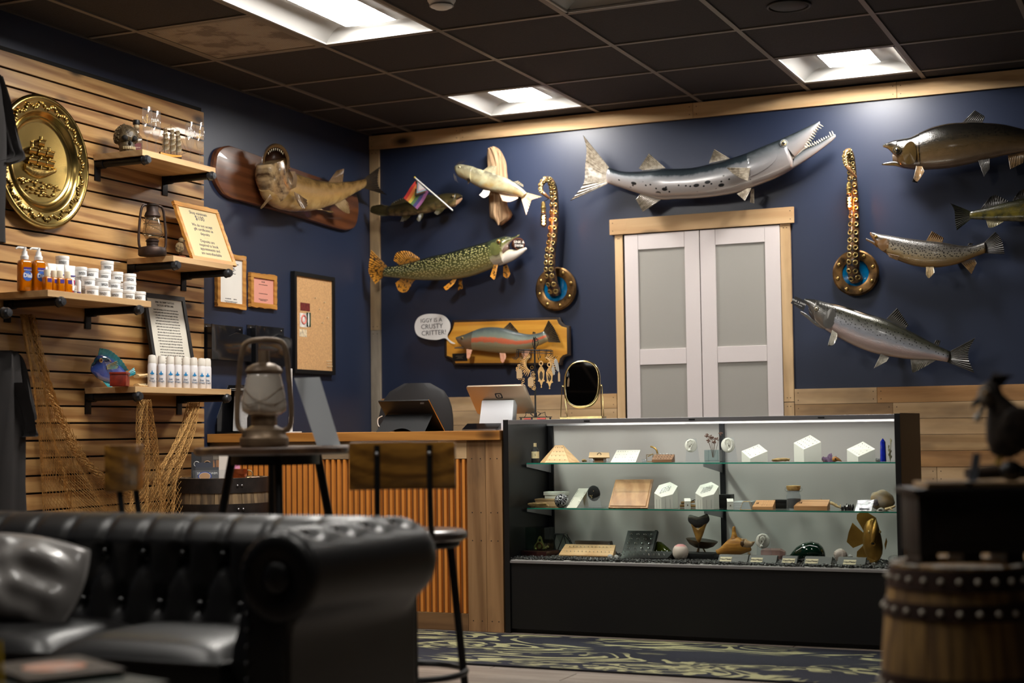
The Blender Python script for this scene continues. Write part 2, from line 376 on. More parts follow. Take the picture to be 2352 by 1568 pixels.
# ---------------------------------------------------------------- pallet boards: trims, wainscot, door
PAL = wood('pallet_pine', (214, 180, 136), (188, 150, 106), 0, .8, .7, .16, True, .2, (120, 98, 76)); PALV = wood('pallet_pine_upright', (196, 168, 126), (160, 132, 96), 2, .8, .7, .2, True, .2, (112, 96, 80))
NAIL = mat('nail_hole', (40, 32, 26), .8)
def board(parent, x0, x1, z0, z1, m, y=0.0, th=.017, nails=True, dy=0, vert=False):
    b = obj('board', G().bb(x0+.0008, x1-.0008, y+dy, y+th, z0+.0008, z1-.0008), m, parent, smooth=0, bev=.0015)
    if nails:
        g = G()
        for q in ((x0+.02, z0+.022), (x0+.02, z1-.022), (x1-.02, z0+.022), (x1-.02, z1-.022)): g.cyl((q[0], y+dy-.0006, q[1]), (q[0], y+dy+.002, q[1]), .0028, n=6)
        obj('nail', g, NAIL, b, smooth=0)
    return b
tr = thing('trim_1', 'pale pallet board trim along the top of the navy back wall', None, (2, 0, 2.66), kind='structure')
xs = [0, .62, 2.07, 3.19, 4.4, 5.6, X1]
for a, b in zip(xs, xs[1:]): board(tr, a, b, 2.653+rnd.uniform(-.001, .001), H-.003, PAL, dy=rnd.uniform(-.001, .001))
tr = thing('trim_2', 'upright weathered board trim in the corner beside the navy wall', None, (.035, 0, 0), kind='structure')
for a, b in ((0, .42), (.42, 1.545), (1.545, 2.652)): board(tr, .001, .069, a, b, PALV if a > 1 else wood('grey_upright', (168, 156, 138), (132, 120, 104), 2, .8, .75, .06, True, .25, (88, 80, 72)))
tr = thing('trim_3', 'pale pallet board door casing around the white doors', None, (2.1, 0, 0), kind='structure')
board(tr, 1.566, 2.628, 2.027, 2.116, PAL, y=-.012); PJ = wood('jamb_pine', (222, 190, 146), (198, 164, 120), 2, .8, .65, .05, True, .15, (150, 122, 92))
board(tr, 1.592, 1.640, 0, 2.027, PJ); board(tr, 2.547, 2.604, 1.062, 2.027, PJ); board(tr, 2.547, 2.604, 0, 1.06, PJ)
def wains(name, label, xa, xb, ztop):
    t = thing(name, label, None, ((xa+xb)/2, 0, 0), kind='structure'); z = ztop; r = random.Random(int(xa*10)+3)
    tones = [wood('pallet_a', (216, 184, 142), (190, 156, 112), 0, .8, .7, .1, True, .25, (132, 108, 84)), wood('pallet_b', (196, 150, 98), (160, 114, 66), 0, .8, .7, .12, True, .25, (104, 76, 50)), wood('pallet_c', (184, 160, 130), (150, 128, 102), 0, .8, .75, .12, True, .3, (98, 84, 70)), wood('pallet_d', (208, 172, 124), (180, 140, 92), 0, .8, .7, .12, True, .25, (126, 100, 74))]
    i = 0
    while z > .02:
        h = .0838; x = xa; first = True
        while x < xb-.01:
            w2 = r.uniform(.45, 1.1) if not first else r.uniform(.3, .8)
            if i == 0 and xa > 2: w2 = .44 if first else 1.6
            if i == 1 and xa > 2: w2 = .52 if first else 1.3
            e = min(x+w2, xb)
            if xb-e < .12: e = xb
            m = tones[(0 if first else 1) if (i == 0 and xa > 2) else r.randrange(4)] if not (i in (1, 2) and not first) else tones[0]
            board(t, x, e, max(z-h, .001), z, m, dy=r.uniform(-.002, .001)); x = e; first = False
        z -= h; i += 1
wains('trim_4', 'pallet board wainscot right of the doors', 2.606, X1, 1.131); wains('trim_5', 'pallet board wainscot left of the doors', .071, 1.59, 1.128)
# double door
door = thing('door_1', 'white bifold doors with frosted glass panes', None, (2.1, .01, 0), kind='structure')
DW = mat('white_door_paint', (222, 214, 214), .35); FROST = mat('frosted_glass', (166, 164, 158), .3, spec=.5)
obj('reveal', G().bb(1.64, 2.547, .012, .0175, 0, 2.027), mat('dark_reveal', (16, 22, 22), .8), door, smooth=0)
for a, b, pa, pb in ((1.652, 2.092, 1.733, 2.006), (2.096, 2.546, 2.184, 2.462)):
    leaf = thing('door_leaf', None, None, (0, 0, 0)); leaf.parent = door; leaf.location = -ORG['door_1']; ORG[leaf.name] = V((0, 0, 0))
    zs = [.02, .14, 1.285, 1.372, 1.935, 2.022]
    for nm, bx in (('stile', (a, pa, zs[0], zs[5])), ('stile', (pb, b, zs[0], zs[5])), ('rail', (pa, pb, zs[0], zs[1])), ('rail', (pa, pb, zs[2], zs[3])), ('rail', (pa, pb, zs[4], zs[5]))):
        obj(nm, G().bb(bx[0]+.0006, bx[1]-.0006, -.004, .012, bx[2], bx[3]), DW, leaf, smooth=0, bev=.0015)
    obj('pane', G().bb(pa-.004, pb+.004, .004, .009, zs[1]-.004, zs[2]+.004), FROST, leaf, smooth=0); obj('pane', G().bb(pa-.004, pb+.004, .004, .009, zs[3]-.004, zs[4]+.004), FROST, leaf, smooth=0)

# ================================================================ mounted fish
def fish_mat(name, stops, spots=None, rough=.25, metal=0, coat=.5, ns=None, band=None, scale_bump=.25):
    """stops over height (-1 belly .. 1 back); spots=(colour, cells per metre, size, lo, hi)"""
    k = NT(name); fv = k.attr('fv'); fu = k.attr('fu'); fw = k.attr('fw'); cb = k.n('ShaderNodeCombineXYZ'); k.l(fu, cb.inputs[0]); k.l(fw, cb.inputs[1]); vec = cb.outputs[0]
    wob = k.noise(vec, 28, 3); h = k.math('ADD', k.math('MULTIPLY', fv, .5), k.math('ADD', k.math('MULTIPLY', wob, .16), .42))
    src = k.ramp(h, [((p+1)/2, c) for p, c in stops])
    if ns: src = k.mix(k.ramp(k.noise(vec, ns[0], 4), [(.42, (0, 0, 0, 1)), (.68, (1, 1, 1, 1))]), src, lin(ns[1]))
    if band:
        m = k.ramp(h, [((band[1]+1)/2-.06, (0, 0, 0, 1)), ((band[1]+1)/2, (1, 1, 1, 1)), ((band[2]+1)/2, (1, 1, 1, 1)), ((band[2]+1)/2+.06, (0, 0, 0, 1))]); src = k.mix(k.math('MULTIPLY', m, .85), src, lin(band[0]))
    if spots:
        for sp in (spots if isinstance(spots, list) else [spots]):
            mp = k.n('ShaderNodeMapping'); mp.inputs['Scale'].default_value = (1, sp[5] if len(sp) > 5 else 1, 1); k.l(vec, mp.inputs[0])
            v = k.n('ShaderNodeTexVoronoi'); v.voronoi_dimensions = '2D'; v.inputs['Scale'].default_value = sp[1]; v.inputs['Randomness'].default_value = .85; k.l(mp.outputs[0], v.inputs['Vector'])
            m = k.ramp(v.outputs['Distance'], [(sp[2]*.75, (1, 1, 1, 1)), (sp[2], (0, 0, 0, 1))])
            z = k.ramp(fv if False else h, [((sp[3]+1)/2-.04, (0, 0, 0, 1)), ((sp[3]+1)/2+.02, (1, 1, 1, 1)), ((sp[4]+1)/2-.02, (1, 1, 1, 1)), ((sp[4]+1)/2+.04, (0, 0, 0, 1))])
            src = k.mix(k.math('MULTIPLY', m, z), src, lin(sp[0]))
    k.l(src, k.b.inputs['Base Color']); k.set(Roughness=rough, Metallic=metal); k.b.inputs['Coat Weight'].default_value = coat; k.b.inputs['Coat Roughness'].default_value = .12
    v = k.n('ShaderNodeTexVoronoi'); v.inputs['Scale'].default_value = 210; k.l(vec, v.inputs['Vector']); k.bump(v.outputs['Distance'], scale_bump, .002)
    return k.m
def fin_mat(name, c1, c2, rough=.35):
    k = NT(name); fu = k.attr('fu'); fv = k.attr('fv'); w2 = k.math('SINE', k.math('MULTIPLY', fu, 60)); src = k.ramp(k.math('ADD', k.math('MULTIPLY', w2, .18), fv), [(.0, c1), (1, c2)])
    k.l(k.mix(.5, src, k.ramp(k.noise(k.obco((1, 1, 1)), 60, 3), [(.4, c1), (.6, c2)])), k.b.inputs['Base Color']); k.set(Roughness=rough); k.b.inputs['Coat Weight'].default_value = .15; return k.m
NSEG = 22
class Fish:
    def __init__(s, name, label, P, n, th=.62, loc=None, cat='mounted fish'):
        s.P = P; s.n = V(n); s.th = th; s.t = thing(name, label, cat, loc); s.k = 0
    def rings(s, st, cnt=None, ends=(0, 0), th=None, lift=None):
        """st: [(top px, bottom px)]; -> rings of points and attributes"""
        th = th or s.th; T = [s.P(p[0]) for p in st]; B = [s.P(p[1]) for p in st]
        cnt = cnt or max(3*len(st), 8); T = spline(T, cnt); B = spline(B, cnt); rr = []; at = []; L = 0; prev = None
        for i in range(cnt):
            c = (T[i]+B[i])/2; h = (T[i]-B[i])/2; L += (c-prev).length if prev is not None else 0; prev = c
            f = 1
            if lift: c = c+s.n*(lift[0]*(1-i/(cnt-1))+lift[1]*i/(cnt-1))
            rr.append((c, h, h.length*th)); at.append(L)
        if ends[0]: c, h, t = rr[0]; d = (rr[0][0]-rr[1][0]).normalized()*ends[0]*h.length; rr = [(c+d*cos(a), h*sin(a), t*sin(a)) for a in (.12, .5, .95)]+rr; at = [0, 0, 0]+at
        if ends[1]: c, h, t = rr[-1]; d = (rr[-1][0]-rr[-2][0]).normalized()*ends[1]*h.length; rr = rr+[(c+d*cos(a), h*sin(a), t*sin(a)) for a in (.95, .5, .12)]; at = at+[L]*3
        return rr, at
    def body(s, name, st, mt, ends=(0, 0), th=None, cnt=None, lift=None, parent=None):
        rr, at = s.rings(st, cnt, ends, th, lift); g = G(); rings = []; fu, fv, fw = [], [], []
        for (c, h, t), L in zip(rr, at):
            ring = []
            for q in range(NSEG):
                a = 2*pi*q/NSEG; cc = cos(a); sc = math.copysign(abs(sin(a))**.85, sin(a)); ring.append(c+h*cc+s.n*(t*sc)); fu.append(L); fv.append(cc); fw.append(h.length*(cc if abs(cc) < 2 else cc)*1.2)
            rings.append(ring)
        g.loft(rings); g.a = {'fu': fu, 'fv': fv, 'fw': fw}; s.last = (rr, at)
        if name == 'body':
            c = rr[len(rr)//2][0]; e = c.copy(); e.y = WY-.001 if s.n.y else e.y; e.x = (.03 if 'trophy' in s.t.name else e.x-.07) if s.n.x else e.x; obj('wall_mount', G().cyl(c, e, .018, n=10), BLACK, s.t)
        return obj(name, g, mt, parent or s.t, smooth=60)
    def fin(s, base, edge, mt, lift=0, name='fin', rays=None, lift0=0, thick=.0016):
        if s.P is None: return
        b = [s.P(p) for p in base]; e = [s.P(p) for p in edge]; Ln = max((e[0]-e[-1]).length, (b[0]-b[-1]).length, sum((e[i]-e[i+1]).length for i in range(len(e)-1)))
        n = 2*(rays or max(6, int(Ln/.010)))+1; n = min(n, 41); bs = spline(b, n) if len(b) > 2 else [b[0].lerp(b[-1], i/(n-1)) for i in range(n)]; es = spline(e, n) if len(e) > 2 else [e[0].lerp(e[-1], i/(n-1)) for i in range(n)]
        M = 6; grid = []; fu, fv = [], []
        for j in range(M+1):
            t = j/M; row = []
            for i in range(n):
                cor = (1 if i % 2 else -1)*.0018*(0.35+t)*(0 if i in (0, n-1) else 1); p = bs[i].lerp(es[i], t)+s.n*(cor+lift0+(lift-lift0)*t**1.3)
                row.append(p); fu.append(i*.5); fv.append(t)
            grid.append(row)
        g = G().sheet(grid, s.n*thick); g.a = {'fu': fu*2, 'fv': fv*2}
        return obj(name, g, mt, s.t, smooth=50)
    def eye(s, px, r, col, off, ringcol=None):
        c = s.P(px)+s.n*off; m = mat('eye_'+'_'.join(map(str, col)), col, .15, .2, coat=1); e = obj('eye', G().ell(c, r, 14, 8), m, s.t, smooth=180)
        obj('pupil', G().ell(c+s.n*r*.62+(CAM-c).normalized()*r*.1, (r*.5,)*3, 12, 8), mat('pupil', (6, 6, 7), .08, coat=1), e, smooth=180)
        if ringcol: obj('eye_ring', G().torus(c+s.n*r*.25, r*1.12, r*.22, s.n, 18, 6), mat('eyering_'+'_'.join(map(str, ringcol)), ringcol, .3), e)
    def gill(s, u0, u1, mt, a0=.55, a1=2.35, proud=.004, name='gill_cover'):
        """raised cheek plate on the near side of the last body between ring fractions u0..u1"""
        rr, at = s.last; N = len(rr); n1, n2 = 9, 13; grid = []; fu, fv, fw = [], [], []
        for i in range(n1):
            row = []
            for j in range(n2):
                a = a0+(a1-a0)*j/(n2-1); bow = sin(pi*j/(n2-1)); uu = u0+(u1*bow**.6*1.0+u0*(1-bow**.6)-u0)*i/(n1-1); q = uu*(N-1); q0 = int(q); q1 = min(q0+1, N-1); f = q-q0
                c = rr[q0][0].lerp(rr[q1][0], f); h = rr[q0][1].lerp(rr[q1][1], f); t = rr[q0][2]*(1-f)+rr[q1][2]*f
                pr = proud*(i/(n1-1))*bow**.5; row.append(c+h*cos(a)*1.0+s.n*(t*abs(sin(a))**.85*1.01+pr)); fu.append(at[q0]); fv.append(cos(a)); fw.append(h.length*cos(a))
            grid.append(row)
        g = G().sheet(grid, -s.n*.002); g.a = {'fu': fu*2, 'fv': fv*2, 'fw': fw*2}
        return obj(name, g, mt, s.t, smooth=60)
    def mouth(s, st, col=(70, 36, 32), th=.5, name='mouth_lining'): return s.body(name, st, mat('mouth_'+'_'.join(map(str, col)), col, .35, coat=.5), (0, 0), th)
    def teeth(s, line, n, h, d, mt):
        for i in range(n):
            p = s.P((line[0][0]+(line[1][0]-line[0][0])*i/(n-1), line[0][1]+(line[1][1]-line[0][1])*i/(n-1))); hh = h*(.6+.8*rnd.random())
            for sgn in (-1, 1):
                a = p+s.n*d*sgn*(1-.6*i/(n-1)); yield (a, hh)
def wallB(crop, off): return lambda p: onY(*crop(p), -off)
NB = V((0, -1, 0))
C6 = Crop(830, 320, 3.7327); C8 = Crop(1300, 250, 3.5636); C1 = Crop(1880, 220, 3.2669); C3 = Crop(1800, 640, 4.2609); C7 = Crop(840, 700, 3.92)

# barracuda over the doors
f = Fish('barracuda', 'long silver barracuda with open toothy jaws above the white doors', wallB(C8, .10), NB, .55, (2.1, -.1, 2.2))
SILV = fish_mat('barracuda_skin', [(-.9, (168, 158, 152)), (-.1, (156, 152, 152)), (.38, (128, 131, 136)), (.55, (44, 54, 60)), (.9, (24, 30, 36))], [((14, 15, 18), 9, .17, -.62, -.05, 1.5), ((14, 15, 18), 20, .13, -.6, .0)], .3, .25, .4, scale_bump=.06)
SILVH = fish_mat('barracuda_head_skin', [(-.9, (160, 150, 146)), (0, (140, 139, 142)), (.5, (104, 109, 114)), (.85, (36, 44, 48))], None, .28, .3, .5, scale_bump=.05)
FINS = fin_mat('barracuda_fin', (176, 166, 150), (96, 86, 72))
f.body('body', [((355, 480), (345, 612)), ((450, 510), (480, 655)), ((600, 512), (620, 700)), ((760, 490), (775, 742)), ((900, 490), (900, 738)), ((1050, 480), (1050, 733)), ((1200, 445), (1230, 715)), ((1350, 405), (1400, 685)), ((1500, 355), (1540, 637))], SILV, (.3, 0))
f.body('head', [((1490, 358), (1530, 640)), ((1600, 312), (1690, 580)), ((1700, 272), (1800, 525)), ((1780, 240), (1862, 485))], SILVH, (.1, .15)); f.gill(.02, .62, SILVH, .75, 2.2, .005)
ju = f.body('upper_jaw', [((1760, 247), (1880, 395)), ((1880, 192), (1955, 318)), ((1980, 145), (2012, 238)), ((2040, 116), (2056, 170)), ((2070, 103), (2077, 122))], SILVH, (0, .6), .5)
jl = f.body('lower_jaw', [((1880, 390), (1855, 490)), ((1950, 330), (1985, 408)), ((2060, 285), (2085, 336)), ((2150, 228), (2172, 270)), ((2193, 206), (2206, 234))], SILVH, (0, .6), .5)
f.mouth([((1850, 330), (1850, 420)), ((1930, 300), (1930, 370)), ((1975, 290), (1975, 322))], (150, 140, 130), .42)
TOOTH = mat('tooth_ivory', (225, 214, 180), .3, coat=.4); W0 = f.P
for nm, ln, n, dz, pj in (('upper_teeth', ((1965, 312), (2070, 125)), 11, -1, ju), ('lower_teeth', ((1970, 318), (2190, 212)), 13, 1, jl)):
    g = G(); a, b = W0(ln[0]), W0(ln[1]); pr = (b-a).normalized().cross(NB)*1; pr = pr if (pr.z > 0) == (dz > 0) else -pr
    for i in range(n):
        h = .008+.014*((i == n-1) or (i == n-2))+.004*rnd.random()
        for sg in (-1, 1): q = a.lerp(b, i/(n-1))+NB*sg*.022*(1-.7*i/(n-1)); g.tube([q-pr*.003, q+pr*h], [.0032, .0006], 6)
    obj(nm, g, TOOTH, pj)
f.eye((1800, 293), .0165, (196, 186, 150), .041, (120, 124, 128))
f.fin([(352, 478), (335, 548), (340, 614)], [(148, 218), (176, 330), (166, 470), (150, 620), (45, 755)], FINS, .015, 'tail_fin', 18)
f.fin([(815, 484), (625, 503)], [(680, 365), (597, 487)], FINS, 0, 'dorsal_fin'); f.fin([(1342, 406), (1172, 446)], [(1215, 330), (1178, 425)], FINS, 0, 'dorsal_fin'); f.fin([(780, 742), (610, 697)], [(630, 842), (572, 740)], FINS, 0, 'anal_fin')
f.fin([(1530, 495), (1512, 602)], [(1345, 497), (1400, 548), (1450, 580)], FINS, .075, 'pectoral_fin', 9, .055); f.fin([(1490, 655), (1525, 650)], [(1420, 705), (1486, 762)], FINS, .05, 'pelvic_fin', 5, .02); f.fin([(1505, 652), (1532, 648)], [(1494, 760), (1528, 766)], FINS, -.03, 'pelvic_fin', 4, -.02)

# silver salmon holding a card
f = Fish('silver_salmon', 'silver spotted salmon biting a black card, lowest fish right of the doors', wallB(C3, .09), NB, .55, (3.2, -.09, 1.4))
SK = fish_mat('salmon_skin', [(-.95, (176, 160, 150)), (-.45, (186, 164, 160)), (-.1, (156, 158, 166)), (.3, (112, 112, 110)), (.6, (64, 64, 52)), (.95, (36, 36, 30))], [((14, 16, 20), 46, .15, .0, .95)], .22, .35, .7)
SKH = fish_mat('salmon_head_skin', [(-.9, (140, 130, 118)), (-.2, (110, 108, 104)), (.4, (80, 79, 75)), (.9, (34, 34, 30))], [((14, 16, 18), 60, .14, .2, .95)], .22, .4, .7)
FG = fin_mat('salmon_fin', (150, 146, 134), (96, 92, 82)); FD = fin_mat('salmon_dark_fin', (50, 46, 36), (24, 22, 18), .5)
f.body('body', [((420, 230), (400, 497)), ((520, 250), (475, 545)), ((650, 285), (600, 612)), ((800, 335), (760, 688)), ((1000, 395), (930, 742)), ((1200, 490), (1140, 778)), ((1350, 570), (1300, 792)), ((1500, 650), (1470, 797)), ((1630, 708), (1600, 815))], SK, (0, .2))
f.body('head', [((540, 255), (490, 545)), ((420, 229), (400, 497)), ((360, 214), (345, 450)), ((330, 208), (310, 412))], SKH, (0, .2), .57); pass
f.body('upper_jaw', [((400, 224), (335, 400)), ((330, 206), (298, 372)), ((270, 199), (258, 292)), ((212, 195), (213, 240))], SKH, (0, .5), .45)
f.body('lower_jaw', [((370, 405), (400, 497)), ((300, 402), (318, 462)), ((230, 348), (236, 392)), ((165, 312), (172, 342))], SKH, (0, .5), .45)
f.mouth([((320, 330), (330, 430)), ((270, 300), (285, 400)), ((240, 280), (250, 345))], (60, 54, 52), .3)
f.eye((335, 298), .0105, (206, 196, 164), .033, (96, 92, 84))
g = G(); pts = spline([f.P(q) for q in [(505, 290), (528, 370), (512, 440), (470, 490), (430, 480), (405, 430), (440, 330)]], 28, True); obj('gill_cover', G().sheet([[f.P((450, 395)).lerp(q, t)+NB*(.047-.003*t) for q in pts+[pts[0]]] for t in (.02, .35, .7, 1)], NB*-.006), SKH, f.t, smooth=60)
f.fin([(1632, 706), (1600, 817)], [(1882, 578), (1820, 690), (1815, 790), (1872, 922)], FD, .02, 'tail_fin', 16); f.fin([(1005, 392), (1195, 487)], [(1110, 285), (1222, 452)], FD, 0, 'dorsal_fin'); f.fin([(1470, 635), (1520, 655)], [(1490, 598), (1535, 606)], FD, 0, 'adipose_fin', 3)
f.fin([(1240, 788), (1490, 795)], [(1262, 915), (1300, 908), (1492, 800)], FG, .01, 'anal_fin'); f.fin([(958, 735), (1040, 770)], [(900, 880), (1025, 812)], FG, .05, 'pelvic_fin', 7, .02); f.fin([(495, 505), (545, 540)], [(470, 652), (520, 655), (557, 600)], FG, .09, 'pectoral_fin', 7, .05); f.fin([(470, 540), (495, 545)], [(424, 655), (462, 655)], FG, -.02, 'pectoral_fin', 5, -.02)
cardp = [f.P(q)+NB*.03 for q in [(125, 175), (240, 225), (207, 322), (82, 242)]]
cm = G().prism(cardp, NB*.0012); cd = obj('business_card', cm, mat('black_card', (30, 30, 32), .5), None, 'black business card lettered in white between the salmon jaws', 'card', smooth=0)
u = cardp[1]-cardp[0]; mid = (cardp[0]+cardp[1]+cardp[2]+cardp[3])/4+NB*.0016-ORG[cd.name]
text('SINK & SWIM', .0135, WHITEPRINT, cd, frame3(mid+V((0, 0, .004)), u, V((0, 0, 1)))); text('TATTOO · PIERCING', .005, WHITEPRINT, cd, frame3(mid+V((-.004, 0, -.009)), u, V((0, 0, 1))))

# brown trout
f = Fish('brown_trout', 'speckled brown trout right of the tentacle lamp', wallB(C1, .08), NB, .55, (3.45, -.08, 1.75))
SK = fish_mat('brown_trout_skin', [(-.95, (150, 114, 62)), (-.55, (148, 122, 78)), (-.15, (128, 118, 98)), (.35, (84, 80, 74)), (.8, (44, 40, 34))], [((18, 13, 11), 62, .27, -.3, .95)], .28, .1, .5); SKH = fish_mat('trout_head_skin', [(-.9, (140, 100, 56)), (-.1, (112, 82, 50)), (.4, (70, 62, 50)), (.9, (36, 32, 28))], None, .25, .15, .6)
FB = fin_mat('brown_fin', (120, 92, 56), (70, 54, 36)); FDK = fin_mat('black_brown_fin', (34, 27, 20), (15, 13, 11), .5)
f.body('body', [((530, 1047), (512, 1190)), ((680, 1070), (620, 1245)), ((800, 1085), (740, 1280)), ((940, 1100), (860, 1290)), ((1060, 1122), (1000, 1272)), ((1150, 1125), (1100, 1240)), ((1215, 1108), (1195, 1200)), ((1250, 1095), (1250, 1180))], SK, (0, .2))
f.body('head', [((545, 1049), (525, 1192)), ((470, 1038), (470, 1160)), ((430, 1030), (425, 1120))], SKH, (0, .1), .58); f.body('upper_jaw', [((450, 1035), (425, 1100)), ((415, 1026), (405, 1075)), ((392, 1023), (388, 1045))], SKH, (0, .6), .5); f.body('lower_jaw', [((440, 1100), (440, 1140)), ((400, 1085), (408, 1112)), ((358, 1068), (360, 1085))], SKH, (0, .6), .45)
f.eye((435, 1060), .008, (190, 150, 60), .021, (90, 70, 40)); pts = spline([f.P(q) for q in [(520, 1075), (527, 1130), (500, 1165), (470, 1155), (450, 1115), (480, 1080)]], 24, True); obj('gill_cover', G().sheet([[f.P((490, 1120)).lerp(q, t)+NB*(.029-.002*t) for q in pts+[pts[0]]] for t in (.02, .5, 1)], NB*-.004), SKH, f.t, smooth=60)
f.fin([(1248, 1095), (1252, 1182)], [(1330, 1022), (1378, 1085), (1400, 1190)], FDK, .02, 'tail_fin', 14); f.fin([(808, 1087), (930, 1102)], [(850, 1015), (940, 1065)], FB, 0, 'dorsal_fin'); f.fin([(1118, 1122), (1150, 1125)], [(1130, 1104), (1162, 1106)], FDK, 0, 'adipose_fin', 3); f.fin([(1068, 1250), (1172, 1222)], [(1150, 1338), (1190, 1255)], FB, .01, 'anal_fin'); f.fin([(812, 1285), (868, 1285)], [(815, 1345), (838, 1372), (880, 1330)], fin_mat('cream_fin', (160, 140, 104), (110, 92, 64)), .04, 'pelvic_fin', 6, .02); f.fin([(528, 1185), (540, 1215)], [(625, 1212), (610, 1245)], FB, .07, 'pectoral_fin', 6, .04)

# king salmon, cropped by the frame
f = Fish('king_salmon', 'large dark bronze salmon with open mouth at the top right', wallB(C1, .12), NB, .5, (3.7, -.12, 2.3))
SK = fish_mat('king_salmon_skin', [(-.95, (112, 92, 74)), (-.6, (92, 74, 52)), (-.2, (62, 48, 28)), (.25, (32, 27, 19)), (.6, (18, 16, 13)), (.95, (12, 11, 10))], [((8, 7, 6), 40, .2, .2, .9)], .2, .15, .8); SKH = fish_mat('king_head_skin', [(-.9, (92, 70, 46)), (-.2, (74, 56, 26)), (.3, (30, 27, 20)), (.8, (20, 20, 19))], None, .14, .3, 1)
f.body('body', [((740, 285), (760, 560)), ((850, 237), (840, 553)), ((970, 208), (980, 543)), ((1090, 199), (1100, 520)), ((1240, 201), (1270, 480)), ((1400, 216), (1420, 442)), ((1560, 255), (1560, 418)), ((1720, 300), (1710, 410)), ((1820, 310), (1815, 400))], SK, (0, .2))
f.body('head', [((760, 276), (770, 560)), ((690, 310), (690, 552)), ((630, 322), (625, 540)), ((590, 330), (596, 505))], SKH, (0, .1), .55); f.body('upper_jaw', [((640, 320), (600, 480)), ((570, 333), (570, 450)), ((520, 352), (525, 402)), ((487, 366), (488, 385))], SKH, (0, .5), .5); f.body('lower_jaw', [((620, 495), (640, 545)), ((570, 490), (580, 528)), ((520, 498), (525, 524)), ((478, 508), (480, 520))], SKH, (0, .5), .45)
f.mouth([((620, 420), (625, 520)), ((575, 430), (580, 500)), ((555, 440), (560, 495))], (72, 56, 40), .4); f.eye((602, 418), .017, (70, 62, 44), .041, (40, 36, 28)); pts = spline([f.P(q) for q in [(735, 370), (748, 440), (735, 510), (680, 525), (650, 470), (660, 390), (700, 355)]], 28, True); obj('gill_cover', G().sheet([[f.P((700, 440)).lerp(q, t)+NB*(.060-.004*t) for q in pts+[pts[0]]] for t in (.02, .35, .7, 1)], NB*-.006), SKH, f.t, smooth=60)
f.fin([(1080, 200), (1232, 202)], [(1172, 108), (1250, 155)], FDK, 0, 'dorsal_fin'); f.fin([(748, 540), (792, 542)], [(738, 640), (768, 662), (818, 590)], FB, .1, 'pectoral_fin', 7, .06); f.fin([(725, 540), (748, 545)], [(698, 640), (735, 650)], FDK, -.02, 'pectoral_fin', 5, -.02); f.fin([(1202, 490), (1290, 475)], [(1250, 618), (1292, 560)], FDK, .05, 'pelvic_fin', 7, .02); f.fin([(1420, 445), (1545, 420)], [(1440, 552), (1540, 505)], FB, .01, 'anal_fin', 9); f.fin([(1815, 308), (1812, 402)], [(1960, 215), (1930, 350), (1965, 490)], FDK, .02, 'tail_fin', 14); f.fin([(1650, 278), (1700, 295)], [(1690, 250), (1715, 270)], FDK, 0, 'adipose_fin', 3)

# walleye, cropped by the frame
f = Fish('walleye', 'olive yellow walleye with dark forked tail at the right edge', wallB(C1, .07), NB, .55, (3.9, -.07, 2.0))
SK = fish_mat('walleye_skin', [(-.9, (104, 96, 60)), (-.4, (100, 90, 30)), (.1, (82, 72, 12)), (.6, (36, 34, 10)), (.95, (12, 13, 8))], None, .25, .05, .7, (22, (40, 40, 16)))
f.body('body', [((1140, 866), (1140, 925)), ((1230, 846), (1250, 931)), ((1350, 815), (1370, 939)), ((1450, 788), (1470, 944)), ((1560, 762), (1580, 946)), ((1700, 745), (1720, 940)), ((1830, 742), (1840, 925))], SK, (.2, .1)); f.body('head', [((1820, 742), (1830, 927)), ((1920, 760), (1920, 915)), ((2000, 800), (1995, 890)), ((2040, 830), (2040, 865))], SK, (0, .5), .56); f.eye((1950, 805), .012, (190, 190, 180), .035)
f.fin([(1142, 865), (1142, 926)], [(990, 806), (1022, 860), (1030, 950), (1042, 1012)], fin_mat('walleye_tail', (40, 40, 26), (14, 15, 14)), .015, 'tail_fin', 14); f.fin([(1215, 850), (1425, 795)], [(1285, 762), (1330, 746), (1428, 790)], FDK, 0, 'dorsal_fin', 12); f.fin([(1455, 786), (1660, 750)], [(1490, 735), (1540, 700), (1650, 720)], FDK, 0, 'dorsal_fin', 12); f.fin([(1255, 930), (1390, 938)], [(1278, 990), (1320, 985), (1392, 945)], fin_mat('pale_fin', (140, 132, 104), (96, 90, 66)), .01, 'anal_fin', 8); f.fin([(1640, 942), (1690, 942)], [(1640, 1010), (1690, 990)], FB, .04, 'pelvic_fin', 6, .02)

# pike with a jar in its mouth
f = Fish('northern_pike', 'green pike with pale spots and orange fins, jar in its mouth', wallB(C6, .09), NB, .6, (.75, -.09, 1.6))
SK = fish_mat('pike_skin', [(-.95, (170, 160, 112)), (-.6, (112, 108, 62)), (0, (72, 74, 38)), (.5, (44, 48, 30)), (.95, (26, 30, 26))], [((172, 166, 112), 52, .3, -.8, .75, 1.6)], .2, .05, .8, scale_bump=.15); SKH = fish_mat('pike_head_skin', [(-.95, (206, 200, 190)), (-.5, (176, 170, 140)), (-.2, (110, 114, 62)), (.4, (60, 68, 44)), (.9, (36, 42, 38))], [((168, 164, 104), 52, .2, -.1, .6)], .2, .05, .8, scale_bump=.1); WJ = fish_mat('pike_jaw_skin', [(-1, (214, 208, 200)), (.3, (206, 200, 192)), (.8, (170, 166, 140))], None, .3, 0, .6, scale_bump=.05)
k = NT('pike_fin'); vec = k.obco((1, 1, 1)); k.l(k.mix(k.ramp(k.noise(vec, 70, 2), [(.52, (0, 0, 0, 1)), (.6, (1, 1, 1, 1))]), k.ramp(k.attr('fv'), [(0, (150, 104, 40)), (1, (206, 142, 46))]), lin((62, 40, 18))), k.b.inputs['Base Color']); k.set(Roughness=.35); PF = k.m
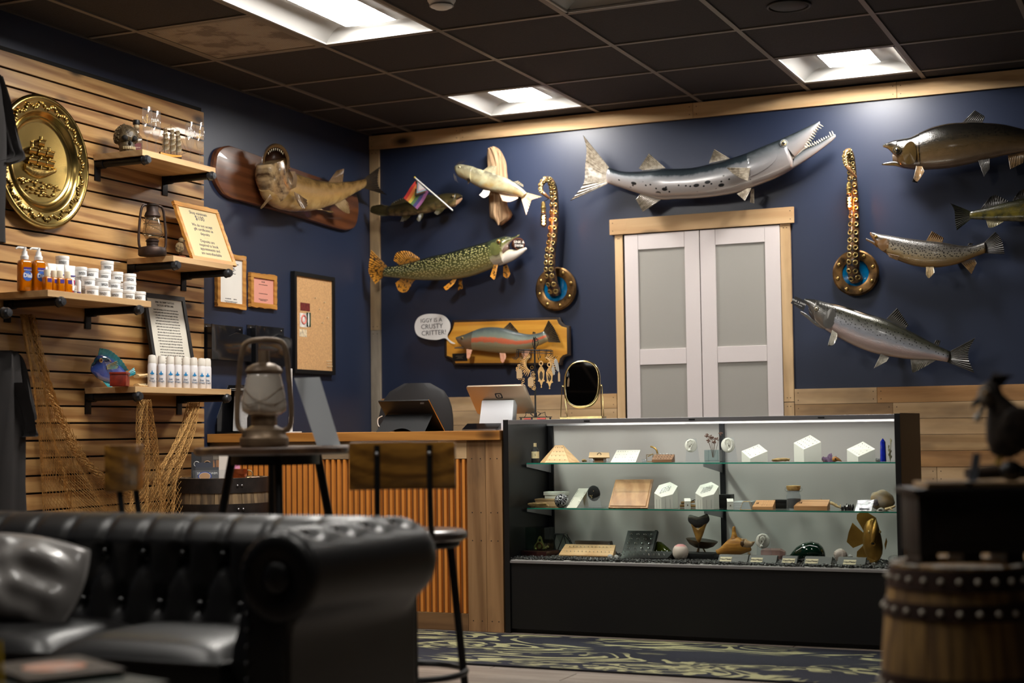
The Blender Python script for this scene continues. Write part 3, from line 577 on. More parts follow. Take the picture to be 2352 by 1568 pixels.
f.body('body', [((215, 1090), (192, 1176)), ((330, 1075), (335, 1192)), ((450, 1045), (480, 1206)), ((600, 1002), (640, 1209)), ((750, 970), (800, 1200)), ((900, 926), (950, 1172)), ((1050, 885), (1090, 1120)), ((1120, 862), (1160, 1085))], SK, (.3, 0)); f.body('head', [((1100, 868), (1140, 1092)), ((1150, 850), (1190, 1076)), ((1200, 838), (1225, 1060))], SKH, (0, .05), .62)
f.body('upper_jaw', [((1180, 842), (1215, 985)), ((1240, 828), (1252, 920)), ((1300, 836), (1290, 872)), ((1355, 813), (1352, 830))], SKH, (0, .5), .62); f.body('lower_jaw', [((1205, 985), (1185, 1082)), ((1260, 945), (1290, 1045)), ((1330, 945), (1370, 990)), ((1405, 925), (1418, 945))], WJ, (0, .5), .6)
f.mouth([((1200, 880), (1205, 1010)), ((1240, 880), (1245, 985)), ((1262, 880), (1268, 960))], (120, 96, 84), .5); f.eye((1203, 882), .0125, (180, 130, 60), .040, (86, 90, 50))
pts = spline([f.P(q) for q in [(1210, 920), (1215, 975), (1185, 1000), (1150, 990), (1130, 930), (1160, 890)]], 24, True); obj('gill_cover', G().sheet([[f.P((1170, 945)).lerp(q, t)+NB*(.052-.003*t) for q in pts+[pts[0]]] for t in (.02, .5, 1)], NB*-.004), SKH, f.t, smooth=60)
f.fin([(222, 1088), (188, 1178)], [(100, 950), (82, 1060), (80, 1150), (135, 1242)], PF, .02, 'tail_fin', 14); f.fin([(330, 1078), (500, 1030)], [(278, 1040), (305, 972), (400, 958), (498, 1016)], PF, 0, 'dorsal_fin', 14); f.fin([(345, 1190), (470, 1203)], [(300, 1230), (330, 1300), (395, 1307), (452, 1215)], PF, .01, 'anal_fin', 12); f.fin([(800, 1200), (830, 1198)], [(738, 1272), (765, 1298), (822, 1250)], PF, .05, 'pelvic_fin', 7, .02); f.fin([(815, 1200), (845, 1195)], [(810, 1290), (850, 1275)], PF, -.03, 'pelvic_fin', 5, -.03); f.fin([(1160, 1080), (1195, 1078)], [(1142, 1180), (1180, 1206), (1202, 1115)], PF, .06, 'pectoral_fin', 7, .04); f.fin([(1205, 1072), (1240, 1065)], [(1205, 1170), (1240, 1188), (1265, 1150)], PF, -.02, 'pectoral_fin', 6, -.02)
c = f.P((1348, 897)); d = (CAM-c); d.z *= .2; d = (d.normalized()+V((.35, 0, 0))).normalized(); r = .0335
t = thing('salve_jar', 'brown jar with black lettered lid wedged in the pike jaws', 'jar', c); g = G(); u = d.orthogonal().normalized()
obj('glass', G().cyl(c-d*.055, c-d*.004, r*.96, n=28), mat('amber_plastic', (96, 46, 20), .25, coat=.5), t, bev=.002); ld = obj('lid', G().cyl(c-d*.006, c+d*.008, r, n=28), mat('black_lid', (26, 25, 25), .4), t, bev=.002); obj('rim', G().torus(c+d*.007, r*.95, .0022, d, 28, 6), mat('amber_rim', (110, 62, 40), .3), ld)
text('SINK &\nSWIM', .021, WHITEPRINT, ld, frame3(c+d*.0088-ORG[t.name], V((0, 0, 1)).cross(d)*1.0, V((0, 0, 1))), bold=.0002)

# channel catfish on driftwood
DR = wood('driftwood', (176, 146, 112), (118, 92, 66), 2, 2.2, .85, 0, False, .8, (86, 66, 48)); P = wallB(C6, .035)
t = thing('driftwood_mount', 'upright grey brown driftwood slab behind the catfish', 'driftwood', (.9, -.03, 1.95))
k_l = [(1085, 90), (1078, 150), (1080, 250), (1085, 340), (1088, 440), (1095, 540), (1098, 620), (1100, 670), (1150, 690)]; k_r = [(1150, 62), (1190, 90), (1235, 170), (1252, 270), (1260, 340), (1245, 450), (1255, 560), (1298, 655), (1200, 738)]
L, R2 = spline([P(p) for p in k_l], 30), spline([P(p) for p in k_r], 30); rr = []
for i in range(30):
    c = (L[i]+R2[i])/2; h = (R2[i]-L[i])/2; rg = []
    for q in range(28):
        a = 2*pi*q/28; wv = 1+.10*sin(q*2.3+i*.15)+.12*noise.noise(V((q*.9, i*.16, 3))); rg.append(c+h*cos(a)*(.96+.05*noise.noise(V((i*.4, q*.5, 0))))+NB*(.03*sin(a)*wv))
    rr.append(rg)
obj('slab', G().loft(rr), DR, t, smooth=40)
g = G(); pp = spline([P(p)+NB*.03 for p in [(1175, 560), (1165, 640), (1185, 700), (1195, 740)]], 8); g.tube(pp, [.022, .02, .019, .017, .014, .011, .008, .004], 9); obj('root', g, DR, t)
f = Fish('channel_catfish', 'cream catfish mounted across the driftwood slab', wallB(C6, .105), NB, .62, (.95, -.105, 2.0))
SK = fish_mat('catfish_skin', [(-.95, (170, 148, 116)), (-.5, (166, 138, 84)), (0, (148, 138, 106)), (.5, (112, 107, 88)), (.95, (80, 76, 66))], None, .25, 0, .7, (14, (176, 172, 140)), None, .03)
f.body('body', [((940, 228), (930, 365)), ((1050, 265), (1010, 412)), ((1180, 305), (1120, 448)), ((1280, 348), (1230, 466)), ((1350, 395), (1310, 480)), ((1400, 440), (1362, 495)), ((1420, 460), (1372, 505))], SK, (0, .2)); f.body('head', [((960, 232), (950, 378)), ((870, 214), (880, 342)), ((825, 217), (838, 322)), ((808, 226), (815, 292))], SK, (0, .35), .75)
f.fin([(1424, 458), (1372, 508)], [(1562, 496), (1480, 520), (1462, 550), (1425, 658)], fin_mat('cat_tail', (206, 182, 140), (214, 178, 150)), .02, 'tail_fin', 14); f.fin([(1045, 266), (1150, 296)], [(1100, 226), (1162, 230)], fin_mat('cat_fin', (168, 160, 132), (140, 132, 108)), 0, 'dorsal_fin', 7); f.fin([(1310, 362), (1388, 408)], [(1345, 355), (1390, 390)], fin_mat('cat_fin2', (150, 142, 120), (130, 122, 104)), 0, 'adipose_fin', 4); f.fin([(1180, 460), (1345, 488)], [(1215, 528), (1280, 537), (1348, 510)], fin_mat('cat_anal', (206, 180, 150), (214, 182, 160)), .01, 'anal_fin', 12); f.fin([(1065, 440), (1120, 448)], [(1056, 490), (1095, 515), (1132, 495)], fin_mat('cat_pelvic', (222, 214, 198), (230, 222, 210)), .07, 'pelvic_fin', 6, .03); f.fin([(935, 345), (950, 385)], [(978, 350), (990, 375), (965, 400)], fin_mat('cat_pec', (96, 84, 66), (120, 106, 84)), .08, 'pectoral_fin', 6, .055)
f.eye((858, 246), .0085, (210, 196, 150), .024); 
for i, w_ in enumerate(([(845, 222), (870, 212), (900, 195), (915, 183)], [(838, 220), (860, 205), (880, 190)], [(812, 300), (818, 340), (828, 365)], [(826, 318), (832, 350), (850, 380)])): obj('barbel', G().tube(spline([f.P(p)+NB*.03 for p in w_], 8), [.0018, .0017, .0016, .0014, .0012, .001, .0008, .0005], 5), mat('barbel', (70, 62, 52), .5), f.t)

# bowfin and its little flag
f = Fish('bowfin', 'dark olive fish with rounded tail behind the small striped flag', wallB(C6, .07), NB, .55, (.5, -.07, 1.95))
SK = fish_mat('bowfin_skin', [(-.95, (150, 128, 92)), (-.5, (108, 92, 54)), (.1, (66, 58, 30)), (.9, (38, 34, 22))], None, .3, 0, .5, (30, (46, 42, 24)))
f.body('body', [((232, 572), (240, 655)), ((330, 552), (350, 657)), ((430, 528), (460, 648)), ((540, 505), (570, 632)), ((650, 478), (680, 605))], SK, (.2, 0)); f.body('head', [((630, 482), (660, 610)), ((720, 462), (730, 592)), ((790, 460), (790, 580)), ((815, 462), (812, 565))], SK, (0, .1), .6); f.body('upper_jaw', [((780, 460), (800, 520)), ((830, 463), (840, 500)), ((862, 478), (864, 495))], SK, (0, .5), .55); f.body('lower_jaw', [((790, 530), (800, 578)), ((835, 512), (840, 545)), ((862, 500), (864, 515))], mat('bowfin_jaw', (176, 140, 112), .4), (0, .5), .5); f.eye((800, 492), .009, (120, 96, 50), .024)
FO = fin_mat('olive_fin', (74, 66, 40), (52, 46, 28)); f.fin([(236, 570), (242, 656)], [(180, 560), (105, 575), (88, 606), (98, 632), (180, 660)], FO, .015, 'tail_fin', 12); f.fin([(250, 570), (620, 486)], [(262, 545), (360, 500), (500, 474), (622, 478)], FO, 0, 'dorsal_fin', 18); f.fin([(350, 655), (430, 652)], [(340, 706), (385, 700), (430, 660)], FO, .01, 'anal_fin', 7); f.fin([(508, 640), (548, 636)], [(500, 690), (522, 712), (550, 680)], FO, .04, 'pelvic_fin', 6, .02); f.fin([(662, 600), (735, 590)], [(664, 640), (695, 658), (738, 625)], FO, .06, 'pectoral_fin', 7, .03)
P = wallB(C6, .145); t = thing('pride_flag', 'small rainbow flag with triangle chevron on a white stick', 'flag', P((620, 470)))
a, b = P((458, 327)), P((785, 610)); obj('stick', G().cyl(a, b, .0042, n=10), WHITE, t); obj('tip', G().ell(a, .006, 10, 6), mat('yellow_tip', (214, 190, 60), .4), t)
q = [P(p) for p in [(470, 350), (580, 452), (482, 600), (358, 502)]]; cols = [(206, 64, 58), (226, 130, 66), (226, 206, 96), (96, 128, 84), (72, 72, 120), (150, 92, 140)]
for i, c in enumerate(cols):
    r0, r1 = i/6, (i+1)/6; grid = []
    for j in range(2):
        v_ = (r0, r1)[j]; e0 = q[3].lerp(q[2], v_); s0 = q[0].lerp(q[1], v_); grid.append([s0.lerp(e0, s_)+NB*(.006*sin(s_*5+v_*2)) for s_ in [z/8 for z in range(9)]])
    obj('stripe', G().sheet(grid, NB*.0008), mat('flag_'+str(i), c, .8), t, smooth=60)
for i, (c, s_) in enumerate((((30, 28, 28), .60), ((110, 78, 50), .50), ((150, 190, 205), .42), ((222, 180, 190), .33), ((226, 222, 218), .24))):
    ap = q[0].lerp(q[1], .5)*(1-s_)+q[3].lerp(q[2], .5)*s_; w_ = .5*s_/.60; obj('chevron', G().prism([q[0].lerp(q[1], .5-w_)+NB*(.004+.0012*i), q[0].lerp(q[1], .5+w_)+NB*(.004+.0012*i), ap+NB*(.006+.0012*i)], NB*.0008), mat('chev_'+str(i), c, .8), t, smooth=0)

# rainbow trout plaque and speech bubble
P = wallB(C7, .004); t = thing('fish_plaque', 'yellow wooden plaque with dark scalloped edge under the pike', 'plaque', P((1280, 540)))
out = [(790, 138), (1755, 112), (1772, 155), (1800, 180), (1848, 192), (1852, 455), (1810, 470), (1785, 500), (1775, 545), (800, 545), (785, 505), (762, 485), (718, 470), (716, 285), (745, 255), (775, 200)]
pp = [P(p) for p in out]; cn = sum(pp, V((0, 0, 0)))/len(pp); k_ = lambda s_, o: [cn+(p-cn)*s_+NB*o for p in pp]
g = G().loft([k_(1, 0), k_(1, .012), k_(.985, .018), k_(.97, .019)], True, True); obj('edge', g, mat('dark_plaque_edge', (44, 30, 20), .5, ns=20), t, smooth=20); kx = wood('plaque_yellow', (222, 162, 58), (196, 132, 38), 0, 1, .45, 0, False, .1, coat=.3); obj('board', G().loft([[cn+V(((p.x-cn.x)*.955, 0, (p.z-cn.z)*.90))+NB*.0185 for p in pp], [cn+V(((p.x-cn.x)*.95, 0, (p.z-cn.z)*.89))+NB*.0205 for p in pp]]), kx, t, smooth=20)
q = [P(p)+NB*.021 for p in [(795, 440), (925, 435), (930, 505), (798, 508)]]; np_ = obj('name_plate', G().prism(q, NB*.002), mat('black_plate', (22, 20, 18), .35), t, smooth=0); text('RAINBOW TROUT\n4 LB 8 OZ\nCAUGHT 1978', .0062, mat('plate_engraving', (150, 140, 120), .4, .5), np_, frame3(sum(q, V((0, 0, 0)))/4+NB*.0024-ORG[t.name], (1, 0, 0), (0, 0, 1)))
f = Fish('rainbow_trout', 'rainbow trout with red side stripe on the yellow plaque', wallB(C7, .065), NB, .5, (1.0, -.065, 1.33))
SK = fish_mat('rainbow_skin', [(-.95, (176, 150, 104)), (-.5, (150, 140, 108)), (0, (150, 146, 122)), (.4, (112, 124, 114)), (.85, (62, 72, 74))], None, .3, .05, .5, band=((206, 92, 56), -.16, .12)); RF = fin_mat('rainbow_fin', (96, 80, 58), (52, 44, 34)); PKF = fin_mat('pink_fin', (214, 164, 134), (190, 132, 104))
f.body('body', [((960, 237), (950, 405)), ((1050, 206), (1060, 418)), ((1150, 200), (1160, 430)), ((1250, 211), (1260, 438)), ((1370, 246), (1370, 432)), ((1470, 265), (1470, 400)), ((1550, 255), (1570, 362)), ((1605, 236), (1640, 330))], SK, (0, .2)); SKR = fish_mat('rainbow_head', [(-.9, (150, 120, 84)), (-.2, (130, 96, 70)), (.4, (96, 92, 78)), (.9, (56, 62, 60))], None, .25, .1, .6)
f.body('head', [((975, 231), (965, 406)), ((900, 262), (905, 398)), ((860, 277), (865, 372))], SKR, (0, .1), .52); f.body('upper_jaw', [((880, 268), (860, 360)), ((840, 282), (838, 345)), ((815, 291), (818, 318))], SKR, (0, .5), .48); f.body('lower_jaw', [((880, 375), (890, 400)), ((840, 375), (845, 395)), ((800, 382), (802, 394))], SKR, (0, .5), .45); f.eye((880, 300), .0085, (150, 120, 60), .018)
f.fin([(1600, 234), (1645, 335)], [(1655, 138), (1700, 200), (1735, 270), (1765, 342)], RF, .015, 'tail_fin', 14); f.fin([(1240, 212), (1372, 248)], [(1300, 154), (1375, 240)], RF, 0, 'dorsal_fin', 8); f.fin([(1500, 262), (1530, 258)], [(1505, 240), (1528, 246)], RF, 0, 'adipose_fin', 3); f.fin([(920, 398), (972, 405)], [(930, 478), (955, 482), (975, 420)], PKF, .03, 'pectoral_fin', 6, .02); f.fin([(1218, 432), (1270, 436)], [(1235, 505), (1258, 522), (1284, 468)], PKF, .03, 'pelvic_fin', 6, .02); f.fin([(1400, 425), (1480, 395)], [(1430, 490), (1475, 440)], PKF, .01, 'anal_fin', 7)
P = wallB(C7, .05); bub = spline([P(p) for p in [(600, 80), (700, 95), (755, 150), (762, 215), (740, 265), (740, 300), (775, 330), (808, 348), (770, 345), (715, 300), (640, 315), (540, 305), (465, 270), (442, 195), (465, 125), (520, 90)]], 72, True)
bb_ = obj('speech_bubble', G().prism(bub, NB*.003), mat('white_card', (226, 224, 222), .6), None, 'white speech bubble sign with handwritten words beside the plaque', 'sign', smooth=0)
for ln, px, sz in (('IGGY IS A', (592, 140), .034), ('CRUSTY', (598, 195), .040), ('CRITTER!', (615, 252), .040)): text(ln, sz, INK, bb_, frame3(P(px)+NB*.0034-ORG[bb_.name], P((700, 230))-P((500, 242)), (0, 0, 1)), bold=-.0002)

# tentacle lamps
k = NT('verdigris_tentacle'); fv = k.attr('fv'); n_ = k.noise(k.obco((1, 1, 1)), 40, 4); k.l(k.mix(k.ramp(n_, [(.4, (0, 0, 0, 1)), (.62, (1, 1, 1, 1))]), k.ramp(fv, [(0, (22, 34, 58)), (.45, (40, 44, 48)), (.8, (92, 74, 48)), (1, (168, 116, 78))]), lin((140, 104, 66))), k.b.inputs['Base Color']); k.set(Roughness=.3, Metallic=.45); k.b.inputs['Coat Weight'].default_value = .5; k.bump(n_, .4, .004); TENT = k.m
SUCK = mat('brass_sucker', (196, 172, 112), .28, .7, ns=60, amt=.35); BRZ = mat('aged_bronze', (150, 112, 66), .35, .8, ns=22, col2=(44, 36, 28)); BLUE = mat('blue_resin', (0, 92, 140), .12, coat=1, ns=10, amt=.3); BRASSS = mat('socket_brass', (170, 140, 84), .3, .9)
def tentacle(label, cpx, rpx, path, bulb, hookr):
    c = onY(*cpx, -.003); px = (onY(cpx[0]+1, cpx[1], -.003)-c).length; R = rpx*px; t = thing('tentacle_lamp', label, 'wall lamp', c, group='tentacle wall lamps'); MY = Rx(pi/2)
    pl = obj('porthole_ring', G().lathe([(R*.56, 0), (R, 0), (R*1.0, .014), (R*.93, .021), (R*.68, .022), (R*.58, .018), (R*.56, .004)], 48, c, MY), BRZ, t); obj('water_disc', G().lathe([(.001, .002), (R*.3, .006), (R*.6, .012), (R*.61, .001)], 40, c, MY), BLUE, t)
    for q in range(8): a = 2*pi*(q+.35)/8; obj('bolt', G().ell(c+V((cos(a)*R*.8, -.022, sin(a)*R*.8)), (.011, .008, .011), 12, 6), BRASSS, pl)
    n = 70; pts = spline([onY(p[0], p[1], -p[2]) for p in path], n); rads = [.032*(1-i/(n-1))**.75+.0045+(.006*sin(i*.2) if 0 else 0) for i in range(n)]
    g = G(); rings = []; fv = []; up = NB
    for i, p in enumerate(pts):
        tg = (pts[min(i+1, n-1)]-pts[max(i-1, 0)]).normalized(); sd = tg.cross(NB); sd = sd.normalized() if sd.length > .05 else V((1, 0, 0)); fr = sd.cross(tg).normalized()
        rings.append([p+(sd*cos(2*pi*q/14)+fr*sin(2*pi*q/14)*.85)*rads[i] for q in range(14)]); fv += [i/(n-1)]*14
    g.loft(rings); g.a = {'fv': fv}; obj('arm', g, TENT, t, smooth=80)
    i = 3.0; row = 0; sk = thing('sucker_rows', None, None, (0, 0, 0)) if 0 else None
    while i < n*.86:
        j = int(i); p = pts[j]; tg = (pts[min(j+1, n-1)]-pts[max(j-1, 0)]).normalized(); sd = tg.cross(NB)
        if sd.length > .3:
            sd.normalize(); fr = sd.cross(tg).normalized(); fr = fr if fr.y < 0 else -fr; r = rads[j]; sr = r*.40+.0008
            for sg in (-1, 1):
                q = p+sd*sg*r*.50+fr*r*.70; obj('sucker', G().torus(q+fr*.002, sr*.78, sr*.30, fr+sd*sg*.35, 14, 6), SUCK, t)
        L = 0
        while j < n-1 and L < rads[int(i)]*.98: L += (pts[j+1]-pts[j]).length; j += 1
        i = max(j, i+1)
    sp = onY(bulb[0][0], bulb[0][1], -bulb[1]); ep = pts[-1]
    obj('wire', G().tube(spline([ep, (ep+sp)/2+V((0, -.006, -.004)), sp], 8), .0022, 6), BLACK, t)
    so = obj('socket', G().lathe([(.004, 0), (.009, -.002), (.012, -.012), (.0125, -.03), (.0155, -.033), (.0155, -.040), (.013, -.043), (.013, -.058), (.0145, -.060), (.0145, -.064)], 20, sp), BRASSS, t)
    bu = obj('bulb', G().lathe([(.011, -.062), (.0165, -.076), (.0185, -.09), (.0185, -.128), (.016, -.141), (.009, -.148), (.001, -.149)], 20, sp), clear('bulb_glass', (255, 226, 190), 1, .03, 1.35), t, smooth=80)
    g = G(); g.tube([sp+V((.0075*cos(z*2.6), .0075*sin(z*2.6), -.08-.0028*z)) for z in range(20)], .0017, 6); obj('filament', g, mat('filament_glow', (255, 168, 84), .5, emit=60), bu)
tp = [C6(p) for p in [(1665, 1320), (1640, 1240), (1618, 1120), (1622, 980), (1642, 820), (1655, 640), (1652, 480), (1640, 395), (1610, 348), (1570, 352), (1540, 395), (1545, 445), (1580, 478), (1612, 505)]]
tentacle('brass tentacle lamp hooked towards the catfish, left of the doors', C6((1674, 1282)), 46.5, [(tp[i][0], tp[i][1], (.012, .05, .085, .09, .085, .08, .085, .10, .12, .14, .155, .16, .165, .15)[i]) for i in range(14)], (C6((1560, 532)), .16), 1)
tp = [C1(p) for p in [(285, 1380), (262, 1310), (262, 1200), (264, 1060), (268, 900), (262, 740), (252, 600), (246, 500), (236, 440), (220, 418), (200, 450), (205, 505), (232, 555), (285, 612)]]
tentacle('brass tentacle lamp standing straight, right of the doors', C1((282, 1330)), 53, [(tp[i][0], tp[i][1], (.012, .05, .085, .09, .085, .08, .085, .10, .12, .14, .155, .16, .165, .14)[i]) for i in range(14)], (C1((228, 645)), .16), 1)

# ================================================================ left wall
CA = Crop(0, 80, 3.2673); CB = Crop(0, 500, 3.2673); CF = Crop(470, 320, 3.5628); CS3 = Crop(0, 560, 6.5333)
NL = V((1, 0, 0)); XS = .022                         # face of the slat panel
# slat panel: each pine slat is a piece
sw = thing('slatwall_panel', 'honey pine slat wall with dark grooves on the left wall', 'wall panel', (0, -3.2, 0))
PINE = wood('honey_pine', (188, 148, 94), (126, 82, 40), 1, 1.15, .45, .08, True, .1, coat=.15)
obj('backing', G().bb(.001, .008, -4.6, -1.737, .02, 2.586), mat('groove_black', (20, 16, 12), .8), sw, smooth=0)
PIT = .0752; zz = .9126-12*PIT; i = 0; pm = None
while zz < 2.58:
    h = min(PIT-.0085, 2.587-zz-.004)
    if h > .03:
        for a, b in ((-4.6, -1.735),): obj('slat', G().bb(.008, XS, a, b, zz+.004, zz+.004+h), PINE, sw, smooth=0, bev=.0012)
    zz += PIT; i += 1
# pipe shelves
SHW = wood('shelf_pine', (196, 162, 118), (172, 136, 92), 1, 1, .55, .05, False, .08); ENDW = wood('shelf_end', (140, 112, 80), (112, 88, 60), 0, 2, .7, .05, False, .1)
def flange(g, y, z, up=False): g.bb(XS-.0005, XS+.006, y-.02, y+.02, z-.075, z+.03)
def pipe_arm(t, y, z, x1):
    b = thing('bracket', None, None); b.parent = t; b.location = (0, 0, 0); b['label'] = 'black iron pipe bracket'; ORG[b.name] = ORG[t.name]
    g = G(); flange(g, y, z); obj('wall_plate', g, PIPE, b, bev=.002); obj('pipe', G().cyl((XS, y, z), (x1-.008, y, z), .0165, n=20), PIPE, b); g = G(); g.cyl((XS+.004, y, z), (XS+.045, y, z), .0215, n=20); obj('coupling', g, PIPE, b, bev=.002)
    obj('end_cap', G().lathe([(.0215, -.026), (.0215, -.006), (.0195, -.001), (.016, .003), (.0155, .006), (.001, .0068)], 20, (x1, y, z), Ry(pi/2)), CAP, b)
    obj('cap_ring', G().torus((x1-.024, y, z), .021, .0032, (1, 0, 0), 20, 6), PIPE, b)
def shelf(label, ya, yb, zp, arms, x1=.31):
    t = thing('pipe_shelf', label, 'shelf', (.16, (ya+yb)/2, zp)); z0 = zp+.0168; obj('board', G().bb(XS+.0004, x1-.012, ya, yb, z0, z0+.027), SHW, t, smooth=0, bev=.0015)
    for y in arms: pipe_arm(t, y, zp, x1)
    return z0+.0272
Z1 = shelf('top pine shelf on black pipe brackets holding skull and flutes', -2.585, onX(496, 388, .30).y, 2.168, (-2.559, -2.059)); Z2 = shelf('pine pipe shelf holding a lantern and framed price sign', -2.345, onX(540, 618, .30).y, 1.713, (-2.324, -1.909), .30); Z3 = shelf('pine pipe shelf crowded with soap bottles and white jars', -3.21, onX(344, 700, .30).y, 1.486, (-3.133, -2.622), .32); Z4 = shelf('lowest pine pipe shelf with fish figurine and white sprays', -2.64, onX(530, 905, .30).y, 1.102, (-2.62, -1.945), .315)
t = thing('pipe_hook', 'short black iron pipe arm at the left edge under the jars', 'hook', (.16, -3.52, 1.42)); yq = onX(20, 718, .31); pipe_arm(t, yq.y, yq.z, .31)
def spot(u, v, x, z): p = onX(u, v, x); return V((x, p.y, z))
def pxm(u, v, x): return (onX(u+1, v, x)-onX(u, v, x)).length*.912
# ---- shelf 1
c = spot(289, 320, .15, Z1); t = thing('skull', 'dark beaded skull ornament on the top shelf', 'skull', c, radians(-32)); SKB = mat('beaded_bone', (98, 84, 62), .35, ns=45, col2=(34, 27, 20), bump=.8, bd=.01)
g = G(); rr = []
for i in range(13):
    q = pi*i/12; r = sin(max(.06, min(q, pi-.06))); z = .078-cos(q)*.058; fr = 1 if z > .05 else .82; rr.append([V((cos(2*pi*j/24)*.062*r*fr*(1.0 if cos(2*pi*j/24) < 0 else .98), sin(2*pi*j/24)*.05*r*fr, z)) for j in range(24)])
part('cranium', G().loft(rr), SKB, t, smooth=180); part('jaw', G().loft([[V((.018+cos(2*pi*j/16)*.038*s_, sin(2*pi*j/16)*.036*s_, z)) for j in range(16)] for z, s_ in ((0, .8), (.012, .95), (.03, 1.0), (.05, .9))]), SKB, t, smooth=60)
SOC = mat('socket_dark', (14, 11, 9), .8)
for sy in (-1, 1): part('eye_socket', G().ell((.049, sy*.022, .066), (.016, .0145, .0135), 14, 8), SOC, t); 
part('nose_hole', G().ell((.058, 0, .044), (.007, .007, .011), 10, 6), SOC, t)
for i in range(9): a = (i-4)*.2; part('tooth', G().box((.018+.039*cos(a), .037*sin(a), .022), (.006, .006, .013), Rz(a)), mat('old_tooth', (150, 134, 100), .4), t, bev=.001)
g = G(); r_ = random.Random(2)
for i in range(260):
    a, q = r_.uniform(1.05, 5.2), math.acos(r_.uniform(-.4, 1)); g.ell((cos(a)*sin(q)*.0625, sin(a)*sin(q)*.0505, .078+cos(q)*.0585), r_.uniform(.003, .0055), 6, 4)
part('beads', g, mat('bead_mix', (120, 106, 80), .3, ns=200, col2=(46, 38, 28), coat=.5), t, kind='stuff')
c = spot(313, 340, .13, Z1); t = thing('liquor_bottle', 'square clear bottle with dark red label between skull and flutes', 'bottle', c, radians(-45))
part('glass', G().loft([[V((sx*a, sy*a, z)) for sx, sy in ((-1, -1), (-.8, -1.1), (.8, -1.1), (1, -1), (1.1, -.8), (1.1, .8), (1, 1), (.8, 1.1), (-.8, 1.1), (-1, 1), (-1.1, .8), (-1.1, -.8))] for a, z in ((.022, 0), (.024, .004), (.024, .085), (.021, .098), (.013, .108), (.0115, .118), (.0115, .142))]), clear('bottle_glass', (205, 196, 182), .9, .03, 1.4, .12, (190, 176, 160)), t, smooth=50); part('cork_band', G().cyl((0, 0, .135), (0, 0, .158), .0118, n=16), mat('cork_band', (176, 158, 124), .6), t); part('stopper', G().cyl((0, 0, .156), (0, 0, .178), .016, n=20), BLACK, t, bev=.002)
lb = part('label_patch', G().bb(.0265, .0275, -.02, .02, .012, .066), mat('wine_label', (92, 26, 30), .5), t, smooth=0); text('RESERVE', .008, mat('cream_print', (206, 190, 170), .6), lb, frame3((.0279, 0, .045), (0, 1, 0), (0, 0, 1)))
flute = None; FGL = clear('flute_glass', (250, 250, 250), 1, .02, 1.5, .02)
def mkflute(u, v, x, label, txt, gold):
    c = spot(u, v, x, Z1); t = thing('champagne_flute', label, 'glass', c, group='champagne flutes on the top shelf')
    part('foot', G().lathe([(.001, 0), (.021, 0), (.021, .0015), (.012, .004), (.004, .007)], 28), FGL, t, smooth=60); part('stem', G().lathe([(.0036, .006), (.0032, .04), (.0032, .075), (.0055, .088)], 12), FGL, t, smooth=80)
    part('bowl', G().lathe([(.004, .086), (.012, .096), (.019, .115), (.0235, .145), (.0245, .175), (.0225, .205), (.0212, .222), (.0200, .222), (.0215, .2), (.0233, .172), (.0222, .145), (.0178, .118), (.010, .099), (.001, .094)], 28), FGL, t, smooth=80)
    mt_ = mat('gold_print', (206, 168, 92), .4, .4) if gold else WHITEPRINT; a = CAM-c; a.z = 0; a.normalize(); m = frame3(V((0, 0, .165))+a*.0256, V((0, 0, 1)).cross(a), (0, 0, 1))
    if txt: text(txt, .019, mt_, t, m, bold=.0004)
    else:
        g = G(); q = lambda x_, y_: m @ V((x_, y_, 0))
        g.cyl(q(0, -.018), q(0, .012), .0012, n=6); g.tube([q(.013*cos(a_), -.006+.013*sin(a_)) for a_ in [pi+pi*i/10 for i in range(11)]], .0012, 6); g.torus(q(0, .0155), .0035, .001, a, 12, 5); g.cyl(q(-.007, .008), q(.007, .008), .0011, n=6); obj('anchor_print', g, mt_, t, world=False)
mkflute(338, 340, .22, 'tall champagne flute with gold emblem next to the bottle', None, True); mkflute(358, 345, .20, 'champagne flute with white lettering behind the gold emblem flute', 'SEA\nS', False); mkflute(437, 368, .19, 'champagne flute with white lettering right of the model ship', 'SA\n&\nSW', False); mkflute(459, 372, .22, 'champagne flute with gold anchor at the shelf end', None, True)
# model ship
c = spot(392, 355, .21, Z1); t = thing('model_ship', 'small wooden model sailing ship on the top shelf', 'model ship', c, radians(74))
g = G(); rr = []
for i in range(15):
    s_ = i/14; x = -.062+.124*s_; w_ = .0155*sin(pi*min(max(s_*.92+.06, .02), .99))**.6; zt = .034+.012*(abs(s_-.45)*1.6)**2; rr.append([V((x, w_*cos(a)*1.0, (zt if abs(sin(a)) < .1 else zt)-.026*max(0, sin(a))**.7)) for a in [pi*j/10 for j in range(11)]])
part('hull', G().loft(rr, True, True, True), mat('ship_hull_dark', (40, 30, 20), .4), t, smooth=60)
part('wale', G().loft([[p+V((0, 0, .0)) for p in [V((x, 1.06*w_*sg, z_)) for sg, z_ in ((1, zt_-.012), (1, zt_-.002), (-1, zt_-.002), (-1, zt_-.012))]] for x, w_, zt_ in [(-.062+.124*(i/14), .0155*sin(pi*min(max((i/14)*.92+.06, .02), .99))**.6, .034+.012*(abs(i/14-.45)*1.6)**2) for i in range(15)]]), mat('ship_wale', (196, 134, 46), .4), t, smooth=40)
part('cradle', G().bb(-.03, -.024, -.012, .012, 0, .02).bb(.024, .03, -.012, .012, 0, .02).bb(-.03, .03, -.003, .003, .002, .006), mat('cradle_wood', (60, 44, 30), .6), t)
RIG = mat('rigging', (52, 42, 32), .8); SAIL = mat('aged_sail', (228, 218, 192), .8)
